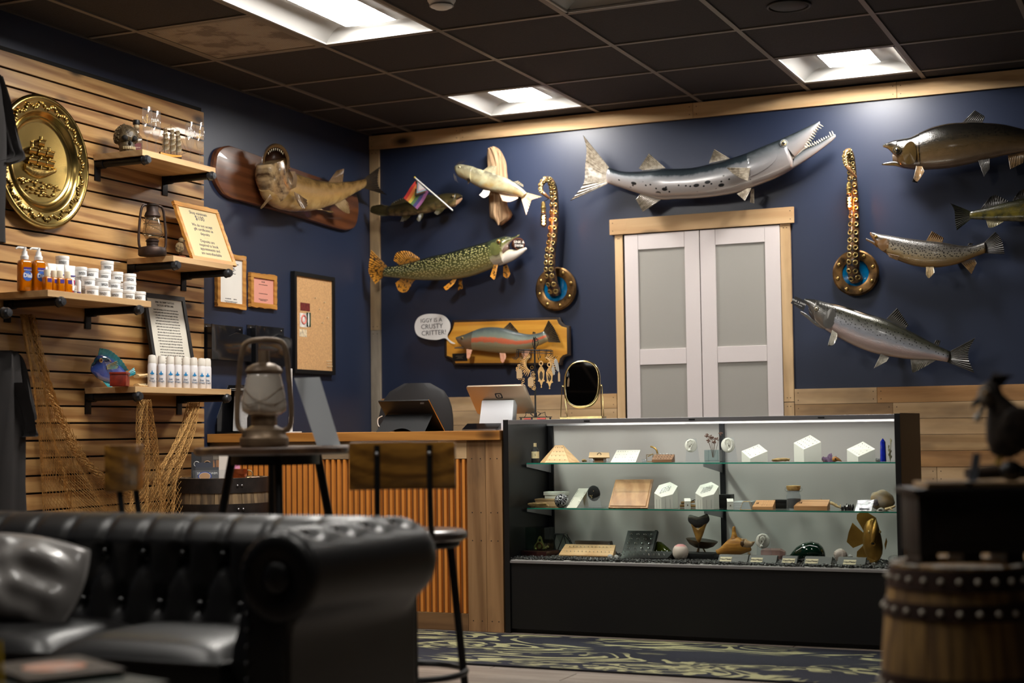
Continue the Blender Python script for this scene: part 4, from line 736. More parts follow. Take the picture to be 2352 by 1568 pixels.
for mx_, mh in ((-.036, .128), (.002, .15), (.036, .132)):
    part('mast', G().cyl((mx_, 0, .03), (mx_, 0, .03+mh), .0014, .0007, 6), RIG, t); z = .05
    for q in range(4):
        w_ = .026-.004*q; hh = .027-.002*q; grid = [[V((mx_+.006*sin(pi*s2/4)*1+.002, -w_+2*w_*s3/6, z+hh*s2/4)) for s3 in range(7)] for s2 in range(5)]; part('sail', G().sheet(grid, V((.0006, 0, 0))), SAIL, t, smooth=60); part('yard', G().cyl((mx_+.003, -w_-.003, z+hh), (mx_+.003, w_+.003, z+hh), .0009, n=5), RIG, t); z += hh+.002
g = G(); g.cyl((.056, 0, .04), (.095, 0, .058), .0012, .0007, 6)
for mx_, mh in ((-.036, .128), (.002, .15), (.036, .132)):
    for q in (-1, 1):
        for d_ in (-.012, -.004, .006): g.cyl((mx_+d_, q*.0135, .036), (mx_, 0, .03+mh*.78), .00045, n=4)
for a, b in (((.095, 0, .058), (.036, 0, .16)), ((.036, 0, .16), (.002, 0, .175)), ((.002, 0, .175), (-.036, 0, .155)), ((-.036, 0, .155), (-.062, 0, .05)), ((.08, 0, .05), (.036, 0, .12))): g.cyl(a, b, .0005, n=4)
part('rigging_lines', g, RIG, t)
# ---- shelf 2: lantern builder (shared with the big table lantern)
def lantern(label, loc, sc, metal, glass, rz):
    t = thing('hurricane_lantern', label, 'lantern', loc, rz); q = lambda *a: [(r*sc, z*sc) for r, z in a]
    part('tank', G().lathe(q((.001, 0), (.068, 0), (.072, .006), (.072, .03), (.066, .042), (.03, .05), (.028, .056)), 32), metal, t); part('burner', G().lathe(q((.026, .052), (.030, .056), (.030, .070), (.034, .074), (.034, .080), (.02, .092), (.001, .094)), 28), metal, t)
    part('chimney', G().lathe(q((.030, .082), (.046, .105), (.050, .125), (.046, .155), (.036, .190), (.033, .205), (.0315, .205), (.0345, .188), (.0445, .153), (.0485, .125), (.0445, .106), (.0285, .083)), 32), glass, t, smooth=80)
    part('hood', G().lathe(q((.038, .200), (.042, .206), (.036, .222), (.030, .232), (.030, .255), (.034, .260), (.034, .266), (.014, .272), (.001, .273)), 28), metal, t)
    for sg in (-1, 1):
        p = spline([V((sg*.05, 0, .030)), V((sg*.072, 0, .045)), V((sg*.076, 0, .10)), V((sg*.070, 0, .18)), V((sg*.062, 0, .235)), V((sg*.050, 0, .258)), V((sg*.028, 0, .262))], 20); part('side_tube', G().tube([a*sc for a in p], .0068*sc, 8), metal, t)
    g = G()
    for sg in (-1, 1): g.tube([a*sc for a in spline([V((.045*cos(z_*.35+sg), sg*.0*1+.052*sin(z_*.35+sg*1.5), .09+.011*z_)) for z_ in range(11)], 22)], .0011*sc, 5)
    g.torus((0, 0, .11*sc), .0515*sc, .0012*sc, n=28, k=5); g.torus((0, 0, .165*sc), .0455*sc, .0012*sc, n=28, k=5); part('wire_guard', g, metal, t)
    return t
RUST = mat('rusty_lantern_metal', (62, 44, 36), .5, .5, ns=25, col2=(30, 22, 19)); LGL = clear('lantern_glass', (236, 232, 224), .9, .05, 1.45, .04, (220, 210, 190))
tl = lantern('small rusty hurricane lantern on the left wall shelf', spot(350, 586, .19, Z2), .90, RUST, LGL, radians(64)); part('bail', G().tube([V((.0, .075*cos(a), .19+.075*sin(a)))*.9 for a in [-.5+i*.3 for i in range(8)]], .0012, 5), RUST, tl)
c = spot(413, 583, .25, Z2); t = thing('bird_figurine', 'tiny fluffy brown bird on a wood disc in front of the price sign', 'figurine', c, radians(30)); FUZ = mat('brown_fluff', (128, 106, 72), .95, ns=90, col2=(64, 50, 34), bump=1, bd=.006)
part('base', G().lathe([(.001, 0), (.030, 0), (.030, .006), (.024, .009), (.001, .009)], 20), mat('red_wood', (104, 52, 30), .4), t); part('body', G().ell((0, 0, .045), (.020, .022, .030), 14, 10), FUZ, t); part('head', G().ell((.006, 0, .082), (.013, .013, .014), 12, 8), FUZ, t); part('beak', G().tube([(.017, 0, .082), (.028, 0, .080)], [.003, .0005], 6), BLACK, t)
for sg in (-1, 1): part('foot', G().cyl((0, sg*.008, .008), (0, sg*.008, .026), .0022, n=6), BLACK, t); part('wing', G().ell((-.004, sg*.02, .046), (.015, .005, .024), 10, 8), FUZ, t)
def leaning(name, label, cat, tl_, tr_, z0, xb, xt, ht, fw, fm, pm_, lines, live=False, group=None, pmargin=0, inkc=None):
    """framed sheet standing on a shelf and leaning back"""
    ya, yb = onX(*tl_, xt).y, onX(*tr_, xt).y; t = thing(name, label, cat, (xb, (ya+yb)/2, z0), group=group); w_ = yb-ya; up = V((xt-xb, 0, sqrt(max(ht**2-(xt-xb)**2, .01)))).normalized(); ax = V((0, 1, 0)); nn = ax.cross(up)
    m = frame3((0, 0, .007), ax, up); th_ = .016
    def bar(x0, x1, y0, y1):
        g = G()
        if live:
            n_ = 12; L = [(x0, y0), (x1, y0), (x1, y1), (x0, y1)]; pts = []
            for a, b in zip(L, L[1:]+L[:1]):
                for i in range(n_): s_ = i/n_; px_, py_ = a[0]+(b[0]-a[0])*s_, a[1]+(b[1]-a[1])*s_; out_ = (abs(px_) > w_/2-.001 or py_ < .001 or py_ > ht-.001); pts.append((px_+(rnd.uniform(-.003, .003) if out_ else 0), py_+(rnd.uniform(0, .004) if out_ else 0)))
            g.prism([m @ V((p[0], p[1], -th_)) for p in pts], nn*th_)
        else: g.prism([m @ V((x, y, -th_)) for x, y in ((x0, y0), (x1, y0), (x1, y1), (x0, y1))], nn*th_)
        part('frame_bar', g, fm, t, smooth=20)
    bar(-w_/2, w_/2, 0, fw); bar(-w_/2, w_/2, ht-fw, ht); bar(-w_/2, -w_/2+fw, fw, ht-fw); bar(w_/2-fw, w_/2, fw, ht-fw)
    sh = part('sheet', G().prism([m @ V((x, y, -.009)) for x, y in ((-w_/2+fw-.002, fw-.002), (w_/2-fw+.002, fw-.002), (w_/2-fw+.002, ht-fw+.002), (-w_/2+fw-.002, ht-fw+.002))], nn*.003), pm_, t, smooth=0)
    for s_, y, sz in lines: text(s_, sz, inkc or INK, sh, m @ Matrix.Translation((0, y*ht, -.0056)), depth=.0003)
    return t, m, w_
GOLDW = wood('golden_oak_frame', (206, 150, 72), (166, 108, 44), 1, 2, .45, .08, False, .15, coat=.2)
leaning('price_sign', 'cream price sign in a live edge wood frame leaning on the shelf', 'sign', (399, 457), (500, 468), Z2, .235, .12, .312, .022, GOLDW, mat('cream_sheet', (204, 188, 146), .7), [('Shop minimum', .86, .024), ('$100', .775, .037), ('We do not accept', .645, .0225), ('gift certificates as', .575, .0225), ('deposits', .50, .0225), ('. . . . . . . . .', .44, .010), ('Deposits are', .37, .0225), ('required to book', .30, .0225), ('appointments and', .23, .0225), ('are nonrefundable', .155, .0225)], True, inkc=mat('navy_ink', (62, 62, 84), .8))
# ---- shelf 4 framed notice
body = 'Leave the bandage on for two to four hours then wash gently with warm water and mild soap pat dry with a clean towel and apply a thin layer of balm twice daily do not soak swim or tan until healed and do not pick or scratch '
lines = [('SINK OR SWIM TATTOO', .915, .0135), ('TATTOO AFTERCARE', .88, .0135)]; L = 0
for i in range(25):
    s_ = (body*30)[L:L+46]; L += 46; lines.append((s_.strip(), .835-i*.0305, .0098))
leaning('aftercare_notice', 'black framed printed notice leaning behind the white spray bottles', 'framed notice', (329, 682), (424, 689), Z4, .13, .045, .46, .022, BLACK, mat('notice_sheet', (206, 202, 190), .7), lines)
# white jars, soaps on shelf 3
JW = mat('jar_white', (232, 230, 228), .3); LABW = mat('jar_label', (214, 214, 214), .6)
jar = None; jn = 0
def mkjar(u, x, lev, label):
    global jar
    z = Z3+lev*.0424; p = onX(u, 660, x)
    rz = rnd.uniform(-.5, .4)
    if jar is None:
        jar = thing('salve_jar', label, 'jar', (x, p.y, z), rz, 'white jars stacked on the shelf'); part('base', G().lathe([(.001, 0), (.0265, 0), (.0275, .0012), (.0275, .027), (.026, .028)], 26), JW, jar); part('lid', G().lathe([(.0285, .0282), (.0290, .0295), (.0290, .0408), (.0278, .0422), (.001, .0423)], 26), JW, jar)
        a = radians(-45); lb = part('wrap_label', G().sheet([[V((.0277*cos(a+s_), .0277*sin(a+s_), z_)) for s_ in [i*.12-.75 for i in range(14)]] for z_ in (.004, .024)], V((cos(a), sin(a), 0))*.0003), LABW, jar, smooth=60); text('Simply Pure\nSPA SALVE', .0065, INK, lb, frame3(V((.0285*cos(a), .0285*sin(a), .014)), V((-sin(a), cos(a), 0)), (0, 0, 1)), bold=.0001)
    else: copy(jar, (x, p.y, z), rz, label)
fr = [211, 239, 267, 295, 320]; bk = [143, 172, 200, 228, 256, 284, 310]
for lev, row, x, wd in ((0, fr, .262, 'front'), (0, bk, .195, 'rear'), (1, [203, 234, 262, 298], .235, 'front'), (1, [143, 172, 198, 229, 281], .165, 'rear'), (2, [184, 211, 240, 268, 298], .20, 'upper'), (2, [143], .165, 'upper'), (3, [143], .165, 'top'), (3, [246], .20, 'top')):
    for i, u in enumerate(row):
        lv = ('on the bottom layer', 'on the second layer', 'on the third layer', 'on top')[lev]; od = ('leftmost', 'second', 'third', 'fourth', 'fifth', 'sixth', 'seventh')[i]
        lab = f'white jar {lv}, {od} from left in the {wd} row' if lev < 2 else (f'white jar {lv} of the stack, {od} from left' if len(row) > 1 else ('white salve jar on the third layer behind the cream tubes' if lev == 2 else ('single white salve jar at the top above the cream tubes' if u < 200 else 'single white salve jar topping the right hand pile')))
        mkjar(u, x, lev, lab)
SOAP = mat('amber_soap', (232, 132, 10), .12, trans=.55, ior=1.35, coat=.5); LABP = mat('purple_label', (66, 52, 130), .4); LABB = mat('blue_label', (60, 100, 180), .4)
def soapbottle(u, x, big, label, grp):
    c = spot(u, 660, x, Z3); rz = radians(-18 if big else -12); t = thing('hand_soap' if big else 'soap_bottle', label, 'soap bottle', c, rz, grp); w_, d_, h_ = (.027, .02, .132) if big else (.022, .016, .062)
    sec = lambda a, b: [V((a*math.copysign(abs(cos(q))**.45, cos(q)), b*math.copysign(abs(sin(q))**.45, sin(q)), 0)) for q in [2*pi*i/28 for i in range(28)]]
    rg = [[p+V((0, 0, z)) for p in sec(d_*s_, w_*s_)] for z, s_ in ((0, .93), (.004, 1), (h_*.86, 1), (h_*.95, .9), (h_, .5))] if big else [[p+V((0, 0, z)) for p in sec(d_*s_, w_*s_*.8)] for z, s_ in ((0, .93), (.003, 1), (h_*.9, 1), (h_, .6))]
    part('body', G().loft(rg), SOAP, t, smooth=50)
    if big:
        part('collar', G().lathe([(.016, h_-.002), (.017, h_+.012), (.012, h_+.02), (.0105, h_+.034)], 18), WHITE, t); part('pump', G().lathe([(.006, h_+.03), (.0075, h_+.044), (.008, h_+.05), (.001, h_+.052)], 14).tube([(0, 0, h_+.046), (0, -.03, h_+.047), (0, -.04, h_+.041)], [.006, .0045, .003], 8), WHITE, t)
        l1 = part('front_label', G().bb(d_*1.0, d_*1.0+.0006, -w_*.55, w_*.75, h_*.62, h_*.74), LABP, t, smooth=0); ov = part('oval_label', G().lathe([(.001, .0), (.021, 0), (.021, .001), (.001, .001)], 24, (d_*1.0, w_*.1, h_*.47), Ry(pi/2)), LABB, t); text('Dial', .024, WHITEPRINT, ov, frame3((d_*1.0+.0014, w_*.1, h_*.48), (0, 1, 0), (0, 0, 1)), bold=.0006); text('antibacterial', .007, WHITEPRINT, l1, frame3((d_*1.0+.001, w_*.1, h_*.655), (0, 1, 0), (0, 0, 1)))
    else:
        part('cap', G().cyl((0, 0, h_-.002), (0, 0, h_+.028), .0135, .0125, 20), mat('cream_cap', (224, 212, 188), .4), t, bev=.0015); part('front_label', G().bb(d_, d_+.0006, -w_*.4, w_*.5, h_*.6, h_*.85), LABP, t, smooth=0)
soapbottle(56, .18, True, 'amber pump soap bottle at the far left of the shelf', 'amber pump soaps'); soapbottle(88, .21, True, 'amber pump soap bottle with oval label facing out', 'amber pump soaps')
for i, (u, x) in enumerate(((108, .255), (124, .25), (137, .265), (155, .27))): soapbottle(u, x, False, ('small amber soap bottle nearest the pump soaps', 'small amber soap bottle with white cap, second in its row', 'small amber soap bottle with white cap, third in its row', 'small amber soap bottle nearest the white jars')[i], 'small amber soap bottles')
for i, (u, x) in enumerate(((101, .2), (119, .21), (137, .215), (160, .22))):
    c = spot(u, 655, x, Z3); t = thing('cream_tube', ('white cream tube tucked behind the pump soaps', 'white cream tube with crimped end, second from the pump soaps', 'white cream tube with crimped end, third from the pump soaps', 'wide white cream tube with red print beside the jars')[i], 'tube', c, radians(-12), 'white cream tubes'); w_ = .024 if i == 3 else .019; h_ = .125 if i else .11
    part('body', G().loft([[V((r1*cos(a), r2*sin(a), z)) for a in [2*pi*q/20 for q in range(20)]] for z, r1, r2 in ((.018, w_*.8, w_*.8), (.03, w_*.82, w_*.86), (h_-.02, w_*.28, w_*1.1), (h_, .0015, w_*1.18))]), WHITE, t, smooth=50); part('cap', G().cyl((0, 0, 0), (0, 0, .019), w_*.7, n=18), mat('red_cap', (150, 40, 60), .4), t); part('print_band', G().bb(w_*.55, w_*.55+.001, -w_*.8, w_*.8, h_*.62, h_*.66), LABP, t, smooth=0)
    part('red_print', G().prism([(w_*.62, -w_*.2, h_*.3), (w_*.62, w_*.5, h_*.3), (w_*.5, w_*.8, h_*.5), (w_*.5, w_*.1, h_*.5)], (.0012, 0, 0)), mat('red_print', (160, 40, 70), .5), t, smooth=0)
c = spot(181, 672, .285, Z3); t = thing('lip_balm', 'slim white balm tube with purple base before the jars', 'tube', c); part('cap', G().cyl((0, 0, 0), (0, 0, .008), .0085, n=16), LABP, t); part('body', G().lathe([(.0085, .008), (.0085, .05), (.006, .058), (.001, .058)], 16), WHITE, t)
# ---- shelf 4 things
spr = None
for i, (u, x) in enumerate(((349, .265), (361, .215), (371, .262), (391, .258), (408, .255), (427, .262), (445, .26), (463, .25), (476, .255), (399, .2), (436, .205))):
    c = spot(u, 860, x, Z4); lab = ('white spray can closest to the small skull', 'white spray can set back behind the first pair', 'white spray can second in the front row', 'white spray can third in the front row', 'white spray can fourth in the front row', 'white spray can fifth in the front row', 'white spray can sixth in the front row', 'white spray can seventh in the front row', 'white spray can at the right end of the row', 'white spray can in the second row near the middle', 'white spray can in the second row near the right')[i]
    if spr is None:
        spr = thing('spray_can', lab, 'spray can', c, 0, 'white spray cans'); part('body', G().lathe([(.001, 0), (.0185, 0), (.0195, .002), (.0195, .098), (.0175, .108), (.0165, .111)], 24), mat('spray_white', (226, 224, 226), .3), spr); part('cap', G().lathe([(.0178, .109), (.0180, .113), (.0175, .135), (.0145, .145), (.001, .1475)], 24), mat('spray_cap', (222, 216, 206), .4), spr)
        a = radians(-50); m = frame3(V((.0198*cos(a), .0198*sin(a), .052)), V((-sin(a), cos(a), 0)), (0, 0, 1)); text('Sea\nWash', .0125, mat('teal_print', (96, 120, 150), .5), spr, m @ Matrix.Translation((0, -.018, 0))); part('drop_print', G().prism([m @ V(p) for p in ((-.011, .010, .0002), (0, .004, .0002), (.011, .010, .0002), (.004, .014, .0002), (0, .026, .0002), (-.004, .014, .0002))], (.0004*cos(a), .0004*sin(a), 0)), mat('blue_drop', (40, 130, 190), .4), spr, smooth=0)
    else: copy(spr, c, rnd.uniform(-.2, .25), lab)
P = lambda q: onX(*CB(q), .10); f = Fish('ceramic_fish', 'painted blue ceramic fish ornament propped on the lowest shelf', P, NL, .32, (.10, -2.55, Z4), 'ornament')
kb = NT('painted_blue_fish'); fv = kb.attr('fv'); nn_ = kb.noise(kb.obco((1, 1, 1)), 18, 3); kb.l(kb.mix(kb.ramp(nn_, [(.45, (0, 0, 0, 1)), (.55, (1, 1, 1, 1))]), kb.ramp(fv, [(0, (46, 70, 150)), (.25, (70, 84, 150)), (.6, (14, 24, 40)), (.9, (30, 120, 150))]), lin((60, 84, 160))), kb.b.inputs['Base Color']); kb.set(Roughness=.12); kb.b.inputs['Coat Weight'].default_value = 1
f.body('body', [((705, 1080), (695, 1165)), ((730, 1035), (735, 1205)), ((790, 1030), (790, 1232)), ((850, 1065), (845, 1245)), ((900, 1110), (895, 1235)), ((945, 1155), (935, 1215)), ((965, 1165), (958, 1195))], kb.m, (.6, .2)); TQ = fin_mat('turquoise_fin', (30, 120, 140), (70, 170, 180)); f.fin([(735, 1035), (800, 1035), (860, 1075), (940, 1150)], [(735, 978), (810, 995), (890, 1060), (950, 1145)], TQ, .01, 'dorsal_fin', 12); f.fin([(960, 1160), (960, 1196)], [(990, 1125), (1002, 1165), (985, 1180)], TQ, .01, 'tail_fin', 7); f.fin([(770, 1225), (840, 1245)], [(800, 1275), (830, 1275)], TQ, .01, 'anal_fin', 5); f.fin([(770, 1110), (775, 1140)], [(810, 1075), (820, 1110), (808, 1135)], fin_mat('gold_fin', (190, 150, 60), (60, 140, 150)), .05, 'pectoral_fin', 6, .02); f.eye((728, 1070), .008, (190, 120, 40), .02, (200, 170, 80)); f.t.location = f.t.location
c = spot(275, 888, .25, Z4); t = thing('red_box', 'small worn red trinket box in front of the ceramic fish', 'box', c, radians(28)); RB = mat('worn_red', (150, 44, 20), .45, ns=40, col2=(96, 26, 14)); part('body', G().bb(-.035, .035, -.044, .044, 0, .05), RB, t, bev=.002); part('lid', G().bb(-.037, .037, -.046, .046, .051, .062), RB, t, bev=.002); part('clasp', G().bb(.037, .039, -.005, .005, .042, .056), STEEL, t)
c = spot(326, 888, .25, Z4); t = thing('reptile_skull', 'small gaping reptile jaw bone beside the red box', 'skull', c, radians(95)); BONE = mat('bone', (206, 176, 128), .5, ns=50, amt=.25)
for nm, zz_, an in (('upper_jaw', .048, .12), ('lower_jaw', .006, -.02)):
    jw = part(nm, G().loft([[V((x, w_*cos(a), zz_+an*(x+.04)+h_*sin(a))) for a in [2*pi*q/14 for q in range(14)]] for x, w_, h_ in ((-.045, .016, .008), (-.03, .02, .009), (0, .014, .006), (.03, .010, .0045), (.046, .009, .005), (.052, .004, .002))]), BONE, t, smooth=60); g = G()
    for i in range(8):
        for sg in (-1, 1): x = -.02+i*.0095; s_ = -1 if nm[0] == 'u' else 1; z = zz_+an*(x+.04); g.tube([(x, sg*.0105, z+s_*.003), (x, sg*.0105, z+s_*.012)], [.0018, .0003], 5)
    part('teeth', g, TOOTH, jw)

# ---- brass plate
BR = mat('polished_brass', (172, 146, 86), .2, 1, ns=6, amt=.15); BRR = mat('embossed_brass', (168, 142, 84), .25, 1, ns=60, amt=.3, bump=.6, bd=.004)
c = V((XS+.006, -2.958, 2.116)); t = thing('brass_plate', 'large embossed brass plate with a sailing ship on the slat wall', 'wall plate', c); MX = Ry(pi/2); R = .292
part('dish', G().lathe([(.001, .014), (.17, .014), (.185, .016), (.192, .022), (.200, .018), (.212, .026), (.218, .034), (.226, .036), (.262, .036), (.268, .040), (.276, .044), (.285, .042), (.292, .034), (.290, .026), (.27, .022), (.2, .004), (.17, .0), (.001, .0)], 96, m=MX), BR, t, smooth=50)
g = G(); r_ = random.Random(4)
for i in range(120):
    a = 2*pi*i/120; rr_ = .244+.010*sin(a*20); g.ell(V((.039, 0, 0))+MX @ V((0, 0, 0))+V((0, cos(a)*rr_, sin(a)*rr_)), (.005, .009+.003*r_.random(), .005+.002*r_.random()), 8, 5, Rx(a+r_.uniform(-.9, .9)))
part('rim_relief', g, BRR, t)
def R2(y, z): return V((.02, y, z))
g = G(); rr = []
for i in range(13): s_ = i/12; y = -.10+.19*s_; zc = -.055+.02*(2*s_-1)**2+.012*s_; rr.append([V((.015+.014*max(0, sin(a)), y, zc+.024*cos(a)*(.5+.5*sin(pi*min(s_+.1, 1))))) for a in [2*pi*q/12 for q in range(12)]])
part('ship_hull_relief', G().loft(rr), BRR, t, smooth=60)
for my, mz, mt_ in ((-.055, -.04, .085), (.0, -.04, .115), (.052, -.04, .075)):
    part('mast_relief', G().cyl(R2(my, mz), R2(my+.004, mt_), .004, .003, 8), BRR, t)
    for q in range(3):
        z0 = -.018+q*.042; w_ = .024-.003*q
        if z0+.03 > mt_: continue
        grid = [[V((.018+.016*sin(pi*s2/5), my-w_+2*w_*s3/8+.016*s2/5*1.0-.02*sin(pi*s2/5), z0+.036*s2/5)) for s3 in range(9)] for s2 in range(6)]; part('sail_relief', G().sheet(grid, (.004, 0, 0)), BR, t, smooth=60)
g = G()
for i in range(70): a = r_.uniform(0, 2*pi); q = r_.uniform(.0, .12)**1; y = r_.uniform(-.13, .13); z = r_.uniform(-.145, -.085); g.ell((.018, y, z), (.006, r_.uniform(.006, .013), r_.uniform(.004, .008)), 8, 5) if y*y+z*z < .0255 else None
part('wave_relief', g, BRR, t)

# ---- framed papers, cork board, letter holders on the navy part of the left wall
def hung(name, label, cat, tl_, br_, fw, fm, pm_, lines, live=False, x=.001, th_=.02):
    a, b = onX(*tl_, x+th_), onX(*br_, x+th_); ya, yb, z0, z1 = a.y, b.y, b.z, a.z; t = thing(name, label, cat, (x, (ya+yb)/2, z0)); jit = (lambda: rnd.uniform(-.003, .003)) if live else (lambda: 0)
    for bx in ((ya, yb, z0, z0+fw), (ya, yb, z1-fw, z1), (ya, ya+fw, z0+fw, z1-fw), (yb-fw, yb, z0+fw, z1-fw)):
        n_ = 10; P_ = []
        for (y0, zA), (y1, zB) in zip([(bx[0], bx[2]), (bx[1], bx[2]), (bx[1], bx[3]), (bx[0], bx[3])], [(bx[1], bx[2]), (bx[1], bx[3]), (bx[0], bx[3]), (bx[0], bx[2])]):
            for i in range(n_):
                y, z = y0+(y1-y0)*i/n_, zA+(zB-zA)*i/n_; o_ = y < ya+.001 or y > yb-.001 or z < z0+.001 or z > z1-.001; P_.append(V((x, y+(jit() if o_ else 0), z+(jit() if o_ else 0))))
        obj('frame_bar', G().prism(P_, (th_, 0, 0)), fm, t, smooth=20)
    sh = obj('sheet', G().bb(x, x+th_*.6, ya+fw-.002, yb-fw+.002, z0+fw-.002, z1-fw+.002), pm_, t, smooth=0)
    for s_, fy, sz in lines: text(s_, sz, INK, sh, frame3(V((x+th_*.6+.0006, (ya+yb)/2, z0+(z1-z0)*fy))-ORG[t.name], (0, 1, 0), (0, 0, 1)), depth=.0003)
    return t, (ya, yb, z0, z1)
hung('certificate', 'tall white certificate in a live edge wood frame', 'certificate', (500, 577), (566, 711), .026, GOLDW, PAPER, [('STATE DEPARTMENT OF HEALTH', .92, .009), ('PERMIT', .875, .018), ('to operate a tattoo establishment', .82, .010), ('this certifies that', .78, .007), ('Sink or Swim', .74, .012), ('is permitted to operate as\na body art facility', .70, .008), ('expires at the end of the year', .64, .007), ('not transferable          signature', .17, .008), ('this permit must be displayed in a conspicuous\nplace and is the property of the state', .11, .006)], True)
t_, bx = hung('licence', 'small pink licence in a live edge wood frame', 'certificate', (577, 624), (637, 711), .026, GOLDW, mat('pink_paper', (224, 156, 140), .7), [('BUSINESS LICENSE', .86, .010), ('No. 2207', .76, .008), ('issued to the holder named below', .68, .006), ('for the premises described herein', .42, .006), ('valid for one year from date of issue\nand subject to inspection', .24, .006)], True)
t, (ya, yb, z0, z1) = hung('cork_board', 'black framed cork notice board with a few pinned cards', 'notice board', (677, 622), (771, 861), .022, BLACK, mat('cork', (206, 162, 112), .8, ns=120, amt=.16, bump=.3), [], False, .001, .026)
for nm, lab, q, cl in (('photo_print', 'small dark red photo pinned to the cork board', ((690, 694), (712, 715)), (110, 40, 36)), ('sticker_card', 'white card with pink badge pinned to the cork board', ((689, 718), (706, 752)), (226, 220, 216)), ('green_card', 'narrow dark green card pinned to the cork board', ((704, 717), (714, 751)), (30, 62, 46)), ('note_card', 'pale folded note pinned low on the cork board', ((688, 755), (705, 774)), (226, 206, 176))):
    a, b = onX(*q[0], .018), onX(*q[1], .018); cd = obj(nm, G().bb(.0168, .0178, a.y, b.y, b.z, a.z), mat('card_'+nm, cl, .6, ns=60, amt=.4), None, lab, 'card', 'cards on the cork board', smooth=0)
    mid = V((.018, (a.y+b.y)/2, (a.z+b.z)/2))-ORG[cd.name]; w_ = b.y-a.y
    if nm == 'sticker_card': part('badge', G().torus(mid+V((0, 0, .004)), w_*.3, w_*.07, (1, 0, 0), 20, 6), mat('pink_badge', (220, 130, 120), .6), cd)
    if nm == 'green_card': part('figure', G().ell(mid, (.0006, w_*.2, w_*.9), 12, 8), WHITEPRINT, cd)
PINM = mat('pin_cream', (214, 190, 150), .4)
for i, q in enumerate([(724, 684), (745, 694), (734, 710), (752, 729), (740, 741)]+[(751+4*(j % 3)+(j//3), 829+6*(j//3)) for j in range(9)]):
    p = onX(*q, .02); o = obj('push_pin', G().lathe([(.004, 0), (.0035, .002), (.002, .004), (.0042, .009), (.001, .0095)], 10, V((.0168, p.y, p.z)), Ry(pi/2)), PINM, None, 'cream push pin among the loose pins on the cork board' if i < 5 else 'cream push pin in the cluster at the cork board corner', 'push pin', 'push pins on the board' if i < 5 else 'clustered push pins')
SMOKE = mat('smoked_plastic', (20, 20, 22), .18, coat=.6)
for i, (q0, q1, lab) in enumerate((((487, 741), (578, 830), 'black wall file pocket near the slat wall end'), ((588, 744), (672, 842), 'black wall file pocket behind the table lantern'))):
    a, b = onX(*q0, .06), onX(*q1, .06); t = thing('file_pocket', lab, 'file holder', (.001, (a.y+b.y)/2, b.z)); w_ = b.y-a.y; h_ = a.z-b.z; y0 = a.y
    obj('back_plate', G().bb(.001, .006, y0, b.y, b.z, a.z), SMOKE, t, bev=.002)
    sh = [(y0, b.z), (b.y, b.z), (b.y, b.z+h_*.72), (y0+w_*.62, b.z+h_*.80), (y0+w_*.42, b.z+h_*.68), (y0+w_*.34, b.z+h_*.9), (y0, b.z+h_*.98)]; obj('front_panel', G().prism([(.055, *p) for p in sh], (.004, 0, 0)), SMOKE, t, bev=.001); obj('side_panel', G().bb(.006, .055, y0, y0+.004, b.z, a.z-.02), SMOKE, t); obj('side_panel', G().bb(.006, .055, b.y-.004, b.y, b.z, b.z+h_*.7), SMOKE, t); obj('bottom_panel', G().bb(.006, .055, y0+.004, b.y-.004, b.z, b.z+.004), SMOKE, t)
    for sy in (.08, .92): obj('screw', G().ell((.007, y0+w_*sy, a.z-.016), (.003, .005, .005), 10, 6), CHROME, t)

# ---- mounted fish on the long brown board
P0 = lambda q: onX(*CF(q), .002)
pl = [(45, 250), (55, 130), (90, 75), (150, 58), (230, 70), (1000, 340), (1180, 420), (1232, 470), (1236, 600), (1220, 700), (1180, 740), (1110, 745), (260, 500), (150, 490), (80, 420), (50, 340)]
BW = wood('walnut_mount', (112, 66, 38), (76, 42, 24), 1, 1.2, .32, 0, False, .05, coat=.5); outl = spline([P0(q) for q in [(48, 300), (52, 160), (85, 85), (150, 58), (230, 72), (600, 205), (1000, 345), (1150, 402), (1215, 450), (1236, 540), (1230, 640), (1205, 715), (1150, 742), (1070, 735), (700, 622), (300, 512), (170, 478), (95, 410)]], 80, True)
t = thing('trophy_board', 'long rounded walnut board mounted on the left navy wall', 'plaque', P0((640, 620))); cn = sum(outl, V((0, 0, 0)))/80; obj('board', G().loft([[p for p in outl], [p+NL*.02 for p in outl], [cn+(p-cn)*.985+NL*.026 for p in outl], [cn+(p-cn)*.975+NL*.027 for p in outl]]), BW, t, smooth=30)
P1 = lambda q: onX(*CF(q), .12); f = Fish('trophy_fish', 'tan trophy fish with gaping upturned mouth on the walnut board', P1, NL, .62, (.12, -.9, 1.95))
SK = fish_mat('trophy_skin', [(-.95, (206, 180, 128)), (-.5, (186, 152, 92)), (0, (160, 124, 70)), (.5, (116, 88, 48)), (.95, (72, 54, 32))], None, .24, .05, .7, (12, (150, 118, 70)), None, .2)
f.body('body', [((1310, 322), (1302, 398)), ((1230, 338), (1215, 445)), ((1120, 347), (1100, 512)), ((1000, 345), (970, 562)), ((860, 318), (830, 592)), ((740, 280), (700, 592)), ((660, 246), (595, 562)), ((625, 228), (520, 500)), ((600, 215), (485, 425))], SK, (.25, 0), None, 40)
SKH = fish_mat('trophy_head', [(-.95, (186, 160, 120)), (-.3, (140, 110, 72)), (.3, (104, 78, 46)), (.95, (66, 50, 32))], None, .2, .05, .8, (30, (70, 52, 34)))
f.body('head', [((640, 245), (560, 530)), ((618, 222), (500, 440)), ((606, 190), (455, 330)), ((592, 150), (446, 215))], SKH, (0, .05), .8, 16, (0, .02))
